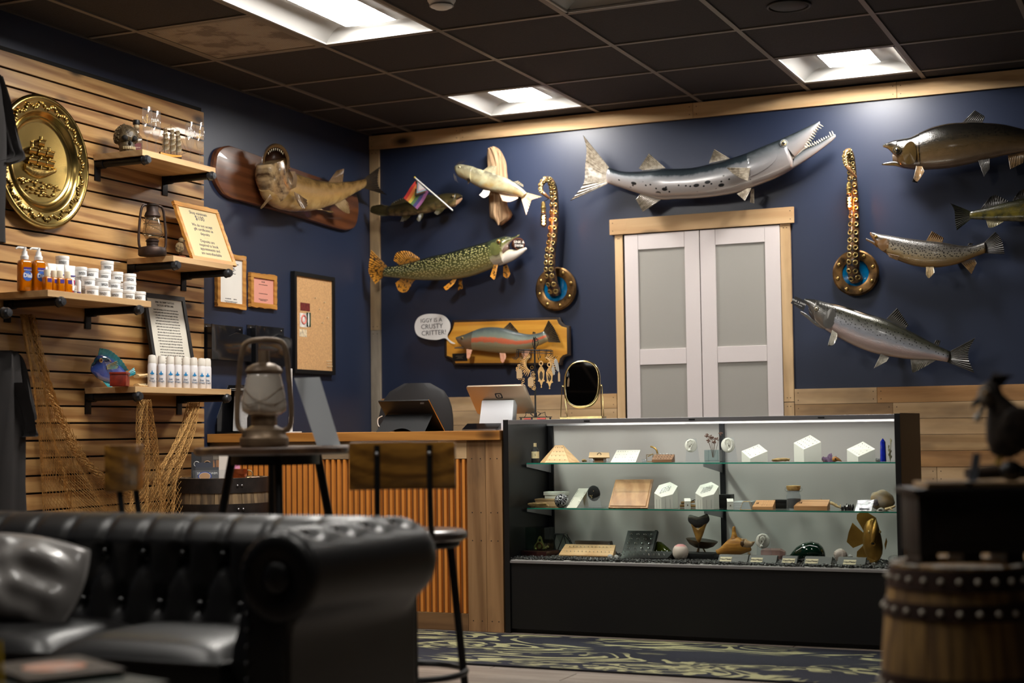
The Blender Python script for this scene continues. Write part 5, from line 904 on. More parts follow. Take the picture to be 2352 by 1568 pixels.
obj('gill_cover', G().sheet([[f.P((600, 370)).lerp(f.P(q), t_)+NL*(.078-.006*t_) for q in [(650, 270), (665, 330), (655, 400), (600, 425), (560, 410), (555, 330), (600, 270), (650, 270)]] for t_ in (.02, .35, .7, 1)], NL*-.006), SKH, f.t, smooth=60)
mc = f.P((523, 195))+NL*.045; vw = (CAM-mc).normalized(); ux = V((0, 0, 1)).cross(vw).normalized(); uz = vw.cross(ux); px_ = pxm(600, 370, .12)/CF.k
rings = []
for s_, dp in ((1.05, -.03), (1.12, .0), (1.0, .02), (.88, .012), (.8, -.03), (.55, -.055), (.1, -.06)): rings.append([mc+vw*dp+ux*cos(a)*62*px_*s_+uz*(sin(a)*85*px_*s_) for a in [2*pi*q/28 for q in range(28)]])
obj('mouth', G().loft(rings[:4], False, False), SKH, f.t, smooth=80); obj('throat', G().loft(rings[3:], False, True), mat('throat_brown', (64, 38, 24), .4, coat=.4, ns=30, amt=.3), f.t, smooth=80)
g = G()
for i in range(9): a = pi*.25+pi*.5*i/8; q = mc+vw*.012+ux*cos(a)*50*px_+uz*sin(a)*70*px_; g.tube([q, q-uz*.012+vw*.004], [.003, .0005], 6)
obj('teeth', g, TOOTH, f.t); f.eye((600, 235), .010, (170, 110, 40), .066, (90, 66, 36))
TF = fin_mat('trophy_fin', (120, 92, 58), (74, 56, 36)); f.fin([(1308, 318), (1302, 400)], [(1412, 224), (1392, 300), (1400, 390), (1468, 458)], fin_mat('trophy_tail', (64, 52, 38), (34, 30, 26)), .02, 'tail_fin', 14); f.fin([(1012, 350), (1128, 350)], [(1078, 255), (1140, 240)], TF, 0, 'dorsal_fin', 8); f.fin([(1060, 530), (1140, 480)], [(1120, 590), (1172, 605), (1160, 520)], fin_mat('trophy_anal', (150, 128, 92), (120, 98, 66)), .01, 'anal_fin', 8); f.fin([(615, 440), (665, 465)], [(592, 510), (640, 575), (680, 562), (678, 505)], TF, .12, 'pectoral_fin', 9, .09); f.fin([(495, 455), (515, 485)], [(428, 560), (440, 568), (500, 500)], TF, .02, 'pectoral_fin', 6, .03); f.fin([(880, 575), (930, 570)], [(985, 592), (992, 606), (950, 600)], fin_mat('trophy_pelvic', (176, 152, 108), (150, 124, 84)), .05, 'pelvic_fin', 5, .02)

# ---- fishing nets: real strands
TW = mat('net_twine', (184, 142, 84), .9, ns=40, amt=.3)
def net(label, patches, r=.00115):
    g = G()
    for (Lf, Rt, nx, ny, amp, x0) in patches:
        A = spline([onX(p[0], p[1], x0) for p in Lf], ny); B = spline([onX(p[0], p[1], x0) for p in Rt], ny)
        def pt(i, j):
            s_ = i/nx; p = A[j].lerp(B[j], s_); return p+V((amp*(.5+.5*sin(s_*17+j*.05))+.012*noise.noise(V((s_*6, j*.07, 1))), .004*noise.noise(V((i*.7, j*.5, 2))), .005*noise.noise(V((i*.6, j*.6, 5)))))
        for j in range(ny-1):
            for i in range(nx+1):
                for d_ in (-1, 1):
                    i2 = i+d_*(.5)
                    a = pt(i+(.5 if j % 2 else 0), j); b = pt(i+(.5 if j % 2 else 0)+d_*.5, j+1)
                    if 0 <= i+(.5 if j % 2 else 0)+d_*.5 <= nx:
                        t_ = (b-a); u_ = t_.orthogonal().normalized()*r; w_ = t_.normalized().cross(u_); n = len(g.v); g.v += [a+u_, a-u_*.5+w_*.86, a-u_*.5-w_*.86, b+u_, b-u_*.5+w_*.86, b-u_*.5-w_*.86]; g.f += [(n, n+1, n+4, n+3), (n+1, n+2, n+5, n+4), (n+2, n, n+3, n+5)]
    return obj('fishing_net', g, TW, None, label, 'fishing net', smooth=0)
net('tan fishing net hanging from the pipe under the soap shelf', [([(42, 722), (52, 800), (66, 900), (75, 1000), (85, 1090), (92, 1190), (100, 1290)], [(62, 722), (84, 800), (128, 915), (172, 1010), (215, 1085), (285, 1160), (420, 1260)], 38, 74, .03, .05), ([(60, 725), (100, 900), (150, 1020), (220, 1100), (300, 1150)], [(66, 725), (112, 900), (165, 1015), (240, 1095), (330, 1140)], 7, 60, .04, .07)])
net('bunched tan fishing net slung between the lowest shelf brackets', [([(312, 918), (302, 980), (298, 1040), (294, 1110), (280, 1180), (275, 1260)], [(328, 918), (344, 980), (356, 1040), (370, 1100), (385, 1180), (400, 1260)], 26, 58, .05, .27), ([(428, 925), (408, 980), (375, 1040), (350, 1090), (330, 1170), (320, 1260)], [(441, 925), (436, 980), (418, 1045), (404, 1100), (402, 1180), (402, 1260)], 26, 58, .05, .22)])
# ---- dark shirts at the left edge
SH = mat('charcoal_cotton', (26, 22, 22), .9, ns=8, amt=.2, sheen=.2)
def shirt(label, prof_r, xl, u0, pr):
    """cotton shirt seen from its sleeve side: silhouette right edge in px, body running left out of view"""
    t = thing('hanging_shirt', label, 'shirt', onX(u0, 1200, xl)); 
    def tube_(nm, right, width, dep):
        R_ = spline([onX(p[0], p[1], xl) for p in right], 26); rr = []
        for i, p in enumerate(R_):
            wd = width[0]+(width[1]-width[0])*i/25; c = p+V((0, -wd/2, 0)); rr.append([c+V((dep*(1+.18*sin(q*1.9+i*.12))*sin(2*pi*q/26), wd/2*cos(2*pi*q/26)*(1+.03*sin(q*3+i*.3)), 0)) for q in range(26)])
        obj(nm, G().loft(rr), SH, t, smooth=70)
    for a in pr: tube_(*a)
    return t
shirt('charcoal shirt hanging at the lower left edge', None, .24, 30, [('body', [(6, 808), (25, 815), (38, 870), (46, 960), (50, 1060), (54, 1200)], (.10, .42), .075), ('sleeve', [(10, 806), (34, 822), (52, 870), (66, 935), (71, 962), (62, 965)], (.05, .13), .055), ('sleeve', [(20, 880), (40, 930), (54, 985), (57, 1000), (50, 1003)], (.06, .09), .09)])
shirt('dark shirt hem hanging at the upper left edge', None, .3, 10, [('body', [(-30, 120), (-6, 220), (4, 300), (4, 420), (4, 560)], (.2, .34), .07), ('sleeve', [(-14, 180), (4, 232), (20, 290), (34, 340), (42, 368), (12, 381)], (.06, .12), .06)])

# ================================================================ counter
ct = thing('service_counter', 'wooden service counter with fluted front and pale oak top', 'counter', (.8, -1.3, 0))
OAK = wood('oak_top', (200, 140, 70), (160, 102, 44), 0, 1, .4, .05, True, .08, coat=.2); obj('worktop', G().bb(.003, 1.633, -1.685, -1.0, .886, .930), OAK, ct, smooth=0, bev=.003)
obj('carcass', G().bb(.003, 1.633, -1.640, -1.05, .0, .885), mat('counter_core', (52, 34, 20), .8), ct, smooth=0)
GRB = wood('grey_pallet', (178, 158, 130), (140, 118, 92), 0, .9, .75, .1, True, .3, (96, 80, 62)); BRB = wood('brown_pallet_upright', (168, 128, 86), (128, 92, 56), 2, .9, .75, .1, True, .3, (66, 50, 36)); BRH = wood('brown_pallet_kick', (132, 98, 62), (98, 70, 40), 0, .9, .75, .1, True, .3, (70, 52, 36))
for a, b in ((.004, .62), (.62, 1.30), (1.30, 1.452)):
    bd = obj('rail_board', G().bb(a, b-.001, -1.662, -1.640, .800, .8855), GRB if a < 1.2 else PAL, ct, smooth=0, bev=.0015)
for a, b in ((.004, .8), (.8, 1.452)): obj('kick_board', G().bb(a, b-.001, -1.662, -1.640, .001, .080), BRH, ct, smooth=0, bev=.0015)
for a, b in ((1.453, 1.548), (1.549, 1.633)):
    bd = obj('corner_board', G().bb(a, b, -1.664, -1.640, .001, .8855), BRB, ct, smooth=0, bev=.0015); g = G()
    for z in (.05, .42, .55, .80):
        for q in (a+.025, b-.025): g.cyl((q, -1.6648, z), (q, -1.660, z), .003, n=6)
    obj('nail', g, NAIL, bd, smooth=0)
FLU = mat('fluted_orange', (222, 142, 64), .38, ns=5, amt=.08); fm = None; n = 0; x = .006
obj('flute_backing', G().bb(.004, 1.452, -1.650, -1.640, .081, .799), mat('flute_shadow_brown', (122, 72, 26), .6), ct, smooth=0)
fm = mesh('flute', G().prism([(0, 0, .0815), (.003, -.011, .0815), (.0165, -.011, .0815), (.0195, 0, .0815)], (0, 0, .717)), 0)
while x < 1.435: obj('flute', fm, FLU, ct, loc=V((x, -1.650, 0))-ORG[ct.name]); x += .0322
# ---- on the counter
ZC = .9305
P = lambda u, v, y: onY(u, v, y)
t = thing('tablet', 'tablet in a black folio case propped on the counter', 'tablet', (P(945, 985, -1.55).x, -1.55, ZC)); a, b = P(869, 919, -1.60), P(985, 917, -1.60); w_ = b.x-a.x; zt = a.z
q = [V((a.x, -1.600, zt)), V((b.x, -1.600, zt)), V((b.x, -1.435, ZC+.004)), V((a.x, -1.435, ZC+.004))]; nn = (q[1]-q[0]).cross(q[3]-q[0]).normalized(); nn = nn if nn.y < 0 else -nn
obj('case_back', G().prism(q, nn*.008), mat('case_black', (20, 20, 21), .5), t, bev=.003); obj('screen', G().prism([q[0].lerp(q[2], .03), q[1].lerp(q[3], .03), q[2].lerp(q[0], .03), q[3].lerp(q[1], .03)], -nn*.002), mat('tablet_screen', (8, 9, 11), .1), t, smooth=0)
k0, k1 = q[0].lerp(q[3], .42)+nn*.0088, q[1].lerp(q[2], .42)+nn*.0088; k2, k3 = V((b.x-.008, -1.628, ZC)), V((a.x+.002, -1.628, ZC))
obj('kickstand', G().prism([k0+V((.01, 0, 0)), k1-V((.01, 0, 0)), k2]+[k2.lerp(k3, .26+.48*i/10)+(k0-k3).normalized()*.026*sin(pi*i/10) for i in range(11)]+[k3], nn*.003), mat('case_grey', (34, 35, 37), .55), t, smooth=0)
obj('edge_trim', G().cyl(q[1]+nn*.004, q[2]+nn*.004, .0022, n=8), GOLD, t); obj('camera_bump', G().box(q[1].lerp(q[0], .12)+nn*.009+V((0, 0, -.012)), (.02, .004, .008)), STEEL, t)
PY = -1.55; a, b = P(1071, 885, PY), P(1206, 883, PY); lo = P(1232, 946, -1.42); t = thing('payment_terminal', 'silver payment screen on a white slanted stand on the counter', 'payment terminal', (P(1140, 970, -1.42).x, -1.42, ZC))
q = [V((a.x, PY, a.z)), V((b.x, PY, a.z)), V((b.x, -1.42, lo.z)), V((a.x, -1.42, lo.z))]; nn = (q[1]-q[0]).cross(q[3]-q[0]).normalized(); nn = nn if nn.y < 0 else -nn
def rrect(m, w_, h_, r_, z=0, n=6):
    return [m @ V((sx*(w_/2-r_)+r_*cos(a0+pi/2*i/n), sy*(h_/2-r_)+r_*sin(a0+pi/2*i/n), z)) for sx, sy, a0 in ((1, 1, 0), (-1, 1, pi/2), (-1, -1, pi), (1, -1, 3*pi/2)) for i in range(n+1)]
cc = (q[0]+q[2])/2; m = frame3(cc, q[1]-q[0], q[0]-q[3]); hh = (q[0]-q[3]).length; ww = (q[1]-q[0]).length; sg = 1 if (m.to_3x3() @ V((0, 0, 1))).dot(nn) > 0 else -1
obj('screen_housing', G().prism(rrect(m, ww, hh, .012), nn*.010), mat('champagne_aluminium', (176, 158, 138), .4, .6), t, bev=.002); obj('screen', G().prism(rrect(m, ww*.96, hh*.94, .008, -.001*sg), -nn*.002), mat('pos_screen', (10, 10, 12), .1), t, smooth=0)
lg = obj('emblem', G().prism(rrect(m @ Matrix.Translation((.0, hh*.16, 0)), .036, .034, .007), nn*.0108), mat('emblem_black', (24, 22, 22), .4), t, smooth=0); obj('emblem_ring', G().prism(rrect(m @ Matrix.Translation((0, hh*.16, 0)), .022, .020, .004), nn*.0112), mat('emblem_silver', (170, 152, 132), .4, .5), lg, smooth=0); obj('emblem_core', G().prism(rrect(m @ Matrix.Translation((0, hh*.16, 0)), .009, .009, .0015), nn*.0116), MATS['emblem_black'], lg, smooth=0)
s0, s1, s2, s3 = P(1106, 919, -1.505), P(1180, 918, -1.505), P(1176, 968, -1.535), P(1099, 968, -1.535); zb = ZC; obj('stand', G().prism([s0, s1, V((s2.x, -1.54, zb)), V((s3.x, -1.54, zb))], V((0, .05, .0))), mat('stand_white', (222, 224, 230), .35), t, bev=.006)
t = thing('card_reader', 'flat black card reader lying at the counter end', 'card reader', (P(1110, 985, -1.6).x, -1.6, ZC)); x0, x1 = P(1062, 990, -1.635).x, P(1140, 990, -1.635).x; sl = .07
obj('body', G().prism([V((x0, -1.64, ZC)), V((x1, -1.64, ZC)), V((x1, -1.58, ZC)), V((x0, -1.58, ZC))], (0, 0, .006)), STEEL, t, bev=.001); obj('screen', G().add([(x0, -1.64, ZC+.0065), (x1, -1.64, ZC+.0065), (x1, -1.58, ZC+.034), (x0, -1.58, ZC+.034), (x1, -1.58, ZC+.0065), (x0, -1.58, ZC+.0065)], [(0, 1, 2, 3), (1, 4, 2), (0, 3, 5), (3, 2, 4, 5), (0, 5, 4, 1)]), mat('reader_black', (16, 16, 18), .15), t, smooth=0)
obj('charging_cable', G().tube(spline([P(878, 955, -1.2), P(868, 962, -1.2), P(870, 978, -1.2), P(885, 984, -1.2), V((P(890, 990, -1.2).x, -1.2, .933))], 24), .0022, 6), WHITE, None, 'white charging cable looped behind the tablet', 'cable')
t = thing('desk_stand', 'slim white upright stand on the counter behind the lantern', 'stand', (P(668, 990, -1.2).x, -1.2, ZC)); xx = P(668, 900, -1.2).x; zt = P(668, 846, -1.2).z
obj('foot', G().bb(xx-.07, xx+.03, -1.26, -1.14, ZC, ZC+.006), WHITE, t, bev=.002); obj('pole', G().bb(xx-.008, xx+.008, -1.204, -1.196, ZC+.006, zt), WHITE, t, bev=.002); obj('clip', G().bb(xx-.010, xx+.011, -1.207, -1.193, ZC+.05, ZC+.085), WHITE, t, bev=.002)
t = thing('paper_organizer', 'black desk organizer full of white papers beside the slat wall', 'organizer', (.12, -1.57, ZC)); p0, p1 = V((.026, 0, 0)), V((.215, 0, 0))
obj('back_panel', G().bb(p0.x, p1.x, -1.495, -1.490, ZC, ZC+.25), SMOKE, t); obj('base', G().bb(p0.x, p1.x, -1.635, -1.495, ZC, ZC+.006), SMOKE, t); obj('side', G().prism([(p0.x, -1.635, ZC+.006), (p0.x, -1.490, ZC+.006), (p0.x, -1.490, ZC+.25), (p0.x, -1.535, ZC+.25), (p0.x, -1.635, ZC+.08)], (.004, 0, 0)), SMOKE, t, smooth=0); obj('side', G().prism([(p1.x-.004, -1.635, ZC+.006), (p1.x-.004, -1.490, ZC+.006), (p1.x-.004, -1.490, ZC+.25), (p1.x-.004, -1.535, ZC+.25), (p1.x-.004, -1.635, ZC+.08)], (.004, 0, 0)), SMOKE, t, smooth=0); obj('shelf', G().bb(p0.x+.004, p1.x-.004, -1.575, -1.495, ZC+.215, ZC+.219), SMOKE, t)
obj('paper_stack', G().box(((p0.x+p1.x)/2+.02, -1.535, ZC+.115), (.15, .012, .205), Rx(-.08)), mat('printed_paper', (214, 214, 214), .8, ns=80, amt=.1), None, 'upright white printed forms in the desk organizer', 'papers', smooth=0)
for i, (z, rz, lab) in enumerate(((.2195, .1, 'white envelope lying flat on the organizer'), (.2235, -.18, 'creased grey envelope on top of the organizer'), (.228, .2, 'topmost tilted white letter on the organizer'))): obj('envelope', G().box(((p0.x+p1.x)/2+.03, -1.550, ZC+z+.0012), (.15, .075, .0016), Rz(rz)), PAPER, None, lab, 'envelope', 'letters on the organizer', smooth=0)

# ---- office chair behind the counter
cx0, cy0 = P(980, 940, -.75).x, -.75; t = thing('office_chair', 'black office chair back rising behind the counter', 'chair', (cx0, cy0, 0), radians(10)); CH = mat('chair_mesh', (26, 26, 29), .7); w_ = .19
def shell(w0, h0, z0, y0, th_): return G().sheet([[V(((s_-.5)*2*w0*(1-max(0, (tt-.45)/.56)**3.2)**.4*(.9+.1*tt), y0+.10*(s_-.5)**2-.04*sin(pi*tt), z0+h0*tt)) for s_ in [i/14 for i in range(15)]] for tt in [j/14 for j in range(15)]], (0, th_, 0))
part('backrest', shell(.215, .60, .585, -.2, .028), CH, t, smooth=60); part('seat', G().loft([[V((.24*s_*math.copysign(abs(cos(a))**.5, cos(a)), .05+.23*s_*math.copysign(abs(sin(a))**.5, sin(a)), z)) for a in [2*pi*i/28 for i in range(28)]] for z, s_ in ((.42, .9), (.44, 1), (.48, 1), (.5, .92))]), CH, t, smooth=60); part('back_bar', G().tube(spline([(0, .0, .43), (0, -.2, .45), (0, -.22, .6), (0, -.21, .75)], 12), .02, 8), BLACK, t); part('gas_column', G().cyl((0, .03, .08), (0, .03, .43), .025, n=14), BLACK, t)
for i in range(5):
    a = 2*pi*i/5; lg = part('base_leg', G().tube([(0, .03, .09), (.28*cos(a), .03+.28*sin(a), .062)], [.024, .014], 8), BLACK, t); part('castor', G().cyl((.28*cos(a)-.012, .03+.28*sin(a), .03), (.28*cos(a)+.012, .03+.28*sin(a), .03), .03, n=14), BLACK, lg)

# ================================================================ glass showcase
XL, XR, YF, YB, ZB, ZT = 1.643, 3.447, -1.655, -1.165, .335, .977
sc = thing('display_case', 'black glass fronted display case with lit white interior', 'display case', (2.55, -1.4, 0))
CB_ = mat('case_black_laminate', (17, 16, 17), .45); CI = mat('case_white_laminate', (212, 206, 206), .5); CBR = mat('case_brown_laminate', (62, 46, 32), .5); ALU = mat('satin_aluminium', (200, 200, 204), .3, .85); GT = clear('shelf_glass', (250, 254, 252), .9, .02, 1.45); GE = mat('green_glass_edge', (40, 130, 110), .15, coat=.5); DKM = mat('dark_standard', (46, 46, 50), .4, .6)
obj('base_cabinet', G().bb(XL, XR, YF+.004, YB, .02, ZB-.012), CB_, sc, smooth=0, bev=.002); obj('toe_kick', G().bb(XL+.01, XR-.01, YF+.03, YB, 0, .02), CB_, sc, smooth=0); obj('deck', G().bb(XL, XR, YF+.004, YB, ZB-.012, ZB), CI, sc, smooth=0)
obj('front_sill', G().bb(XL+.02, XR-.016, YF-.004, YF+.008, ZB-.014, ZB-.004), ALU, sc, smooth=0); obj('left_panel', G().bb(XL, XL+.018, YF, YB, ZB, ZT), CB_, sc, smooth=0); obj('left_post', G().bb(XL-.004, XL+.022, YF-.006, YF+.004, 0, ZT+.002), CB_, sc, smooth=0, bev=.001)
obj('right_panel', G().bb(XR-.016, XR, YF, YB, ZB, ZT+.004), CB_, sc, smooth=0); obj('right_skin', G().bb(XR+.0002, XR+.004, YF+.012, YB, .0, ZT+.006), CBR, sc, smooth=0); obj('right_post', G().bb(XR-.02, XR+.004, YF-.006, YF+.010, 0, ZT+.004), CB_, sc, smooth=0, bev=.001)
xm = 2.545
for a, b in ((XL+.018, xm-.001), (xm+.001, XR-.016)): obj('back_panel', G().bb(a, b, YB-.008, YB, ZB, ZT-.012), CI, sc, smooth=0)
obj('top_front_rail', G().bb(XL+.022, XR-.018, YF-.006, YF+.012, ZT-.019, ZT+.001), ALU, sc, smooth=0, bev=.001); obj('led_strip', G().bb(XL+.03, XR-.03, YF+.013, YF+.023, ZT-.012, ZT-.007), mat('led_white', (255, 250, 244), .5, emit=18), sc, smooth=0); obj('top_back_rail', G().bb(XL+.018, XR-.016, YB-.03, YB, ZT-.028, ZT-.006), ALU, sc, smooth=0); obj('top_glass', G().bb(XL+.018, XR-.016, YF+.012, YB, ZT-.0055, ZT), GT, sc, smooth=0); obj('front_glass', G().bb(XL+.022, XR-.02, YF+.0005, YF+.0055, ZB-.003, ZT-.010), clear('front_glass', (250, 252, 250), .8, .01, 1.3), sc, smooth=0)
for xx in (P(1368, 970, -1.655).x-.04, P(1590, 968, -1.655).x, P(1887, 963, -1.655).x): obj('top_clip', G().bb(xx-.014, xx+.014, YF-.0075, YF-.0055, ZT-.012, ZT-.006), BLACK, sc, smooth=0)
for xx in (XL+.034, xm, XR-.03):
    st = obj('standard', G().bb(xx-.012, xx+.012, YB-.020, YB-.008, ZB, ZT-.014), DKM, sc, smooth=0); g = G(); z = ZB+.03
    while z < ZT-.03: g.bb(xx-.002, xx+.002, YB-.0205, YB-.0198, z, z+.012); z += .025
    obj('slot', g, BLACK, st, smooth=0)
for ZS in (.770, .560):
    sh = obj('glass_shelf', G().bb(XL+.05, XR-.02, -1.515, -1.19, ZS, ZS+.0058), GT, sc, smooth=0); obj('shelf_edge', G().bb(XL+.05, XR-.02, -1.5165, -1.5152, ZS, ZS+.0058), GE, sh, smooth=0)
    for xx in (XL+.034, xm, XR-.03): obj('shelf_bracket', G().prism([(xx-.0015, YB-.02, ZS-.001), (xx-.0015, -1.48, ZS-.001), (xx-.0015, -1.48, ZS-.014), (xx-.0015, YB-.02, ZS-.05)], (.003, 0, 0)), mat('bracket_grey', (150, 150, 156), .35, .5), sc, smooth=0)
for zq in (.772, .562): obj('edge_clip', G().ell((XR-.022, -1.515, zq), (.006, .006, .006), 10, 6), CHROME, sc)
# black pebbles: nobody could count them
g = G(); r_ = random.Random(11)
for i in range(5200):
    x, y = r_.uniform(XL+.022, XR-.022), YF+.010+(abs(r_.gauss(0, .16)) % .46); s_ = r_.uniform(.0035, .007); g.ell((x, y, ZB+s_*.5+r_.uniform(0, .007)), (s_*1.4, s_, s_*.65), 6, 4, Rz(r_.uniform(0, 3)) @ Rx(r_.uniform(-.6, .6)))
obj('black_pebbles', g, mat('black_pebble', (26, 25, 26), .3, rand=0, coat=.4, ns=80, amt=.5), None, 'glossy black pebbles covering the display case floor', 'pebbles', kind='stuff', smooth=60)

# ---------------------------------------------------------------- things in the case
S1, S2, S3 = .7760, .5660, .3420
def on(u, Y, z): return V((onY(u, 1100, Y).x, Y, z))
def W(px, Y=-1.42): return (onY(1700+px, 1100, Y)-onY(1700, 1100, Y)).x   # width of px at depth Y
KRAFT = wood('pale_maple', (222, 184, 138), (204, 160, 112), 0, 2, .5, .03, False, .05); WHB = mat('white_block', (216, 216, 208), .55); ACR = clear('acrylic', (246, 248, 250), .9, .02, 1.4, .04); IVO = mat('ivory_card', (222, 218, 206), .6)
def studs(t, pts, r=.0022, m=None, name='earrings', n=None):
    g = G()
    for p in pts: g.ell(p, r*rnd.uniform(.7, 1.3), 6, 4)
    return obj(name, g, m or STEEL, t)
def tops(px, z): return [onY(u, v, y) for u, v, y in px]
def block(name, label, cat, px, z, m, group=None, bottom=None):
    tp = tops(px, z); t = thing(name, label, cat, (sum(p.x for p in tp)/len(tp), sum(p.y for p in tp)/len(tp), z), group=group); bt = [V((p.x, p.y, z+.0005)) for p in tp]
    obj('body', G().loft([bt, tp]), m, t, smooth=0, bev=.0008); return t, tp
def gridpts(tp, nu, nv, lift=.0015, mar=.15):
    n = (tp[1]-tp[0]).cross(tp[-1]-tp[0]).normalized(); n = n if n.z > 0 else -n; a, b, c, d = tp[0], tp[1], tp[2], tp[3]
    return [a.lerp(b, mar+(1-2*mar)*i/(nu-1)).lerp(d.lerp(c, mar+(1-2*mar)*i/(nu-1)), mar+(1-2*mar)*j/(nv-1))+n*lift for i in range(nu) for j in range(nv)]
GEM = mat('stud_mix', (130, 120, 104), .25, .8)
# top shelf
c = on(1230, -1.44, S1); t = thing('serum_bottle', 'small corked bottle with cream label at the left of the top shelf', 'bottle', c); part('glass', G().lathe([(.001, 0), (.0175, 0), (.0185, .003), (.0185, .055), (.015, .064), (.008, .070), (.0075, .078)], 20), clear('tonic_glass', (190, 190, 190), .9, .03, 1.45, .25, (90, 90, 90)), t); part('liquid', G().lathe([(.001, .002), (.0165, .002), (.0165, .018), (.001, .018)], 20), mat('dark_tonic', (34, 20, 16), .2), t); part('cork', G().cyl((0, 0, .074), (0, 0, .092), .0078, n=12), mat('cork_pale', (200, 180, 140), .7), t); lb = part('label_band', G().cyl((0, 0, .020), (0, 0, .052), .0188, n=20), mat('tonic_label', (206, 190, 150), .6), t); a = CAM-c; a.z = 0; a.normalize(); text('S', .014, INK, lb, frame3(a*.0192+V((0, 0, .036)), V((0, 0, 1)).cross(a), (0, 0, 1)))
t = thing('pyramid_display', 'truncated maple pyramid studded with small jewellery', 'jewellery display', on(1285, -1.42, S1)); ztop = onY(1285, 1022, -1.42).z
b0 = [on(1241, -1.44, S1+.0005), on(1252, -1.50, S1+.0005), on(1308, -1.50, S1+.0005), on(1333, -1.42, S1+.0005), on(1310, -1.35, S1+.0005)]; tp5 = [V((onY(u, 1023, y).x, y, ztop)) for u, y in ((1275, -1.425), (1277, -1.435), (1292, -1.435), (1294, -1.422), (1288, -1.41))]; obj('body', G().loft([b0, tp5]), KRAFT, t, smooth=0, bev=.0006); studs(t, gridpts([b0[1], b0[2], tp5[2], tp5[1]], 4, 4), .0019, GEM)
def tilted(name, label, cat, tl, tr, br, bl, yt, yb, z, m, th_=.006, studn=None, group=None, sm=None, prop=True):
    q = [onY(*tl, yt), onY(*tr, yt), V((onY(*br, yb).x, yb, z)), V((onY(*bl, yb).x, yb, z))]; nn = (q[1]-q[0]).cross(q[3]-q[0]).normalized(); nn = nn if nn.y < 0 else -nn; mid = sum(q, V((0, 0, 0)))/4
    t = thing(name, label, cat, (mid.x, mid.y, z), group=group); q = [p-nn*0 for p in q]; obj('panel', G().prism(q, -nn*th_), m, t, smooth=0, bev=.0006)
    if prop: top = q[0].lerp(q[1], .5)-nn*(th_+.0004); obj('prop', G().prism([top+V((-.012, 0, 0)), top+V((.012, 0, 0)), V((top.x+.012, top.y+.03, z)), V((top.x-.012, top.y+.03, z))], (0, .002, 0)), m, t, smooth=0)
    if studn: studs(t, [q[0].lerp(q[1], .1+.8*i/(studn[0]-1)).lerp(q[3].lerp(q[2], .1+.8*i/(studn[0]-1)), .14+.7*j/(studn[1]-1))+nn*.001 for i in range(studn[0]) for j in range(studn[1]) if rnd.random() < .8], studn[2], sm)
    return t, q, nn
CARD = mat('kraft_box', (190, 158, 118), .7); t = thing('kraft_gift_box', 'small kraft box with tilted lid between two glass cups', 'box', on(1376, -1.44, S1)); x0, x1 = on(1366, -1.44, 0).x, on(1390, -1.44, 0).x; obj('base', G().bb(x0, x1, -1.46, -1.42, S1+.0005, S1+.022), mat('kraft_dark', (136, 98, 66), .7), t, smooth=0); q = [onY(1354, 1038, -1.42), onY(1399, 1039, -1.42), onY(1400, 1051, -1.475), onY(1352, 1051, -1.475)]; q[2].z = q[3].z = S1+.024; lid = obj('lid', G().prism(q, (0, .003, -.004)), CARD, t, smooth=0); obj('logo', G().torus(sum(q, V((0, 0, 0)))/4+V((0, -.001, .0015)), .009, .0016, V((0, -.8, .6)), 20, 5), INK, lid)
for i, (u, lab) in enumerate(((1360, 'tiny clear glass cup left of the kraft box'), (1393, 'tiny clear glass cup right of the kraft box'), (1481, 'tiny clear glass cup beside the walnut ring block'))): 
    c = on(u, -1.49, S1); o = thing('glass_cup', lab, 'glass cup', c, group='tiny glass cups'); part('cup', G().lathe([(.001, 0), (.0115, 0), (.0135, .012), (.0125, .0145), (.0118, .0138), (.0105, .003), (.001, .0025)], 18), ACR, o, smooth=60); part('lip', G().torus((0, 0, .0145), .0128, .0009, n=18, k=5), ACR, o)
ROPE = mat('natural_rope', (186, 156, 108), .85, ns=60, amt=.3, bump=.6, bd=.003)
def ropecoil(name, label, c, L, n, r, rad, squash=.5, turns=3):
    g = G(); pts = []
    for i in range(n): a = 2*pi*turns*i/n; rr = rad*(.75+.25*sin(i*.37)); pts.append(c+V((cos(a)*rr*L, sin(a)*rr*squash, r*1.05+r*.9*(i/n)*turns*.8+.5*r*sin(i*.9)+.3*r)))
    for ph in (0, 2.1, 4.2): g.tube([p+V((0, r*.45*cos(i*1.1+ph), r*.45*sin(i*1.1+ph))) for i, p in enumerate(pts)], r*.6, 6)
    return obj(name, g, ROPE, None, label, 'rope')
ropecoil('rope_knot', 'little rope knot left of the kraft box', on(1343, -1.44, S1), 1, 26, .004, .011, .8, 2)
tilted('stud_card', 'white slanted earring card in the middle of the top shelf', 'jewellery display', (1417, 1033), (1471, 1033), (1460, 1061), (1402, 1061), -1.40, -1.48, S1+.0008, IVO, .003, (9, 4, .0014), sm=STEEL)
WAL = wood('walnut', (136, 96, 66), (104, 70, 46), 0, 2, .5, 0, False, .05); t, tp = block('ring_block', 'walnut block with rows of rings on the top shelf', 'jewellery display', [(1503, 1043, -1.42), (1550, 1043, -1.42), (1543, 1055, -1.48), (1497, 1055, -1.48)], S1, WAL); studs(t, gridpts(tp, 6, 3, .001), .0018, mat('dark_stud', (50, 34, 26), .5)); studs(t, [tp[0].lerp(tp[1], .15+.8*i/5)+V((0, 0, .002)) for i in range(6)], .0022, CHROME, 'rings')
BRS = mat('old_brass', (150, 118, 60), .35, .8); obj('pipe_tool', G().tube(spline([onY(1494, 1025, -1.40), onY(1502, 1028, -1.40), onY(1509, 1036, -1.40), on(1513, -1.40, S1+.004)], 14), [.0035+.0012*(i/13) for i in range(14)], 8), BRS, None, 'curved brass pipe tool behind the walnut block', 'tool')
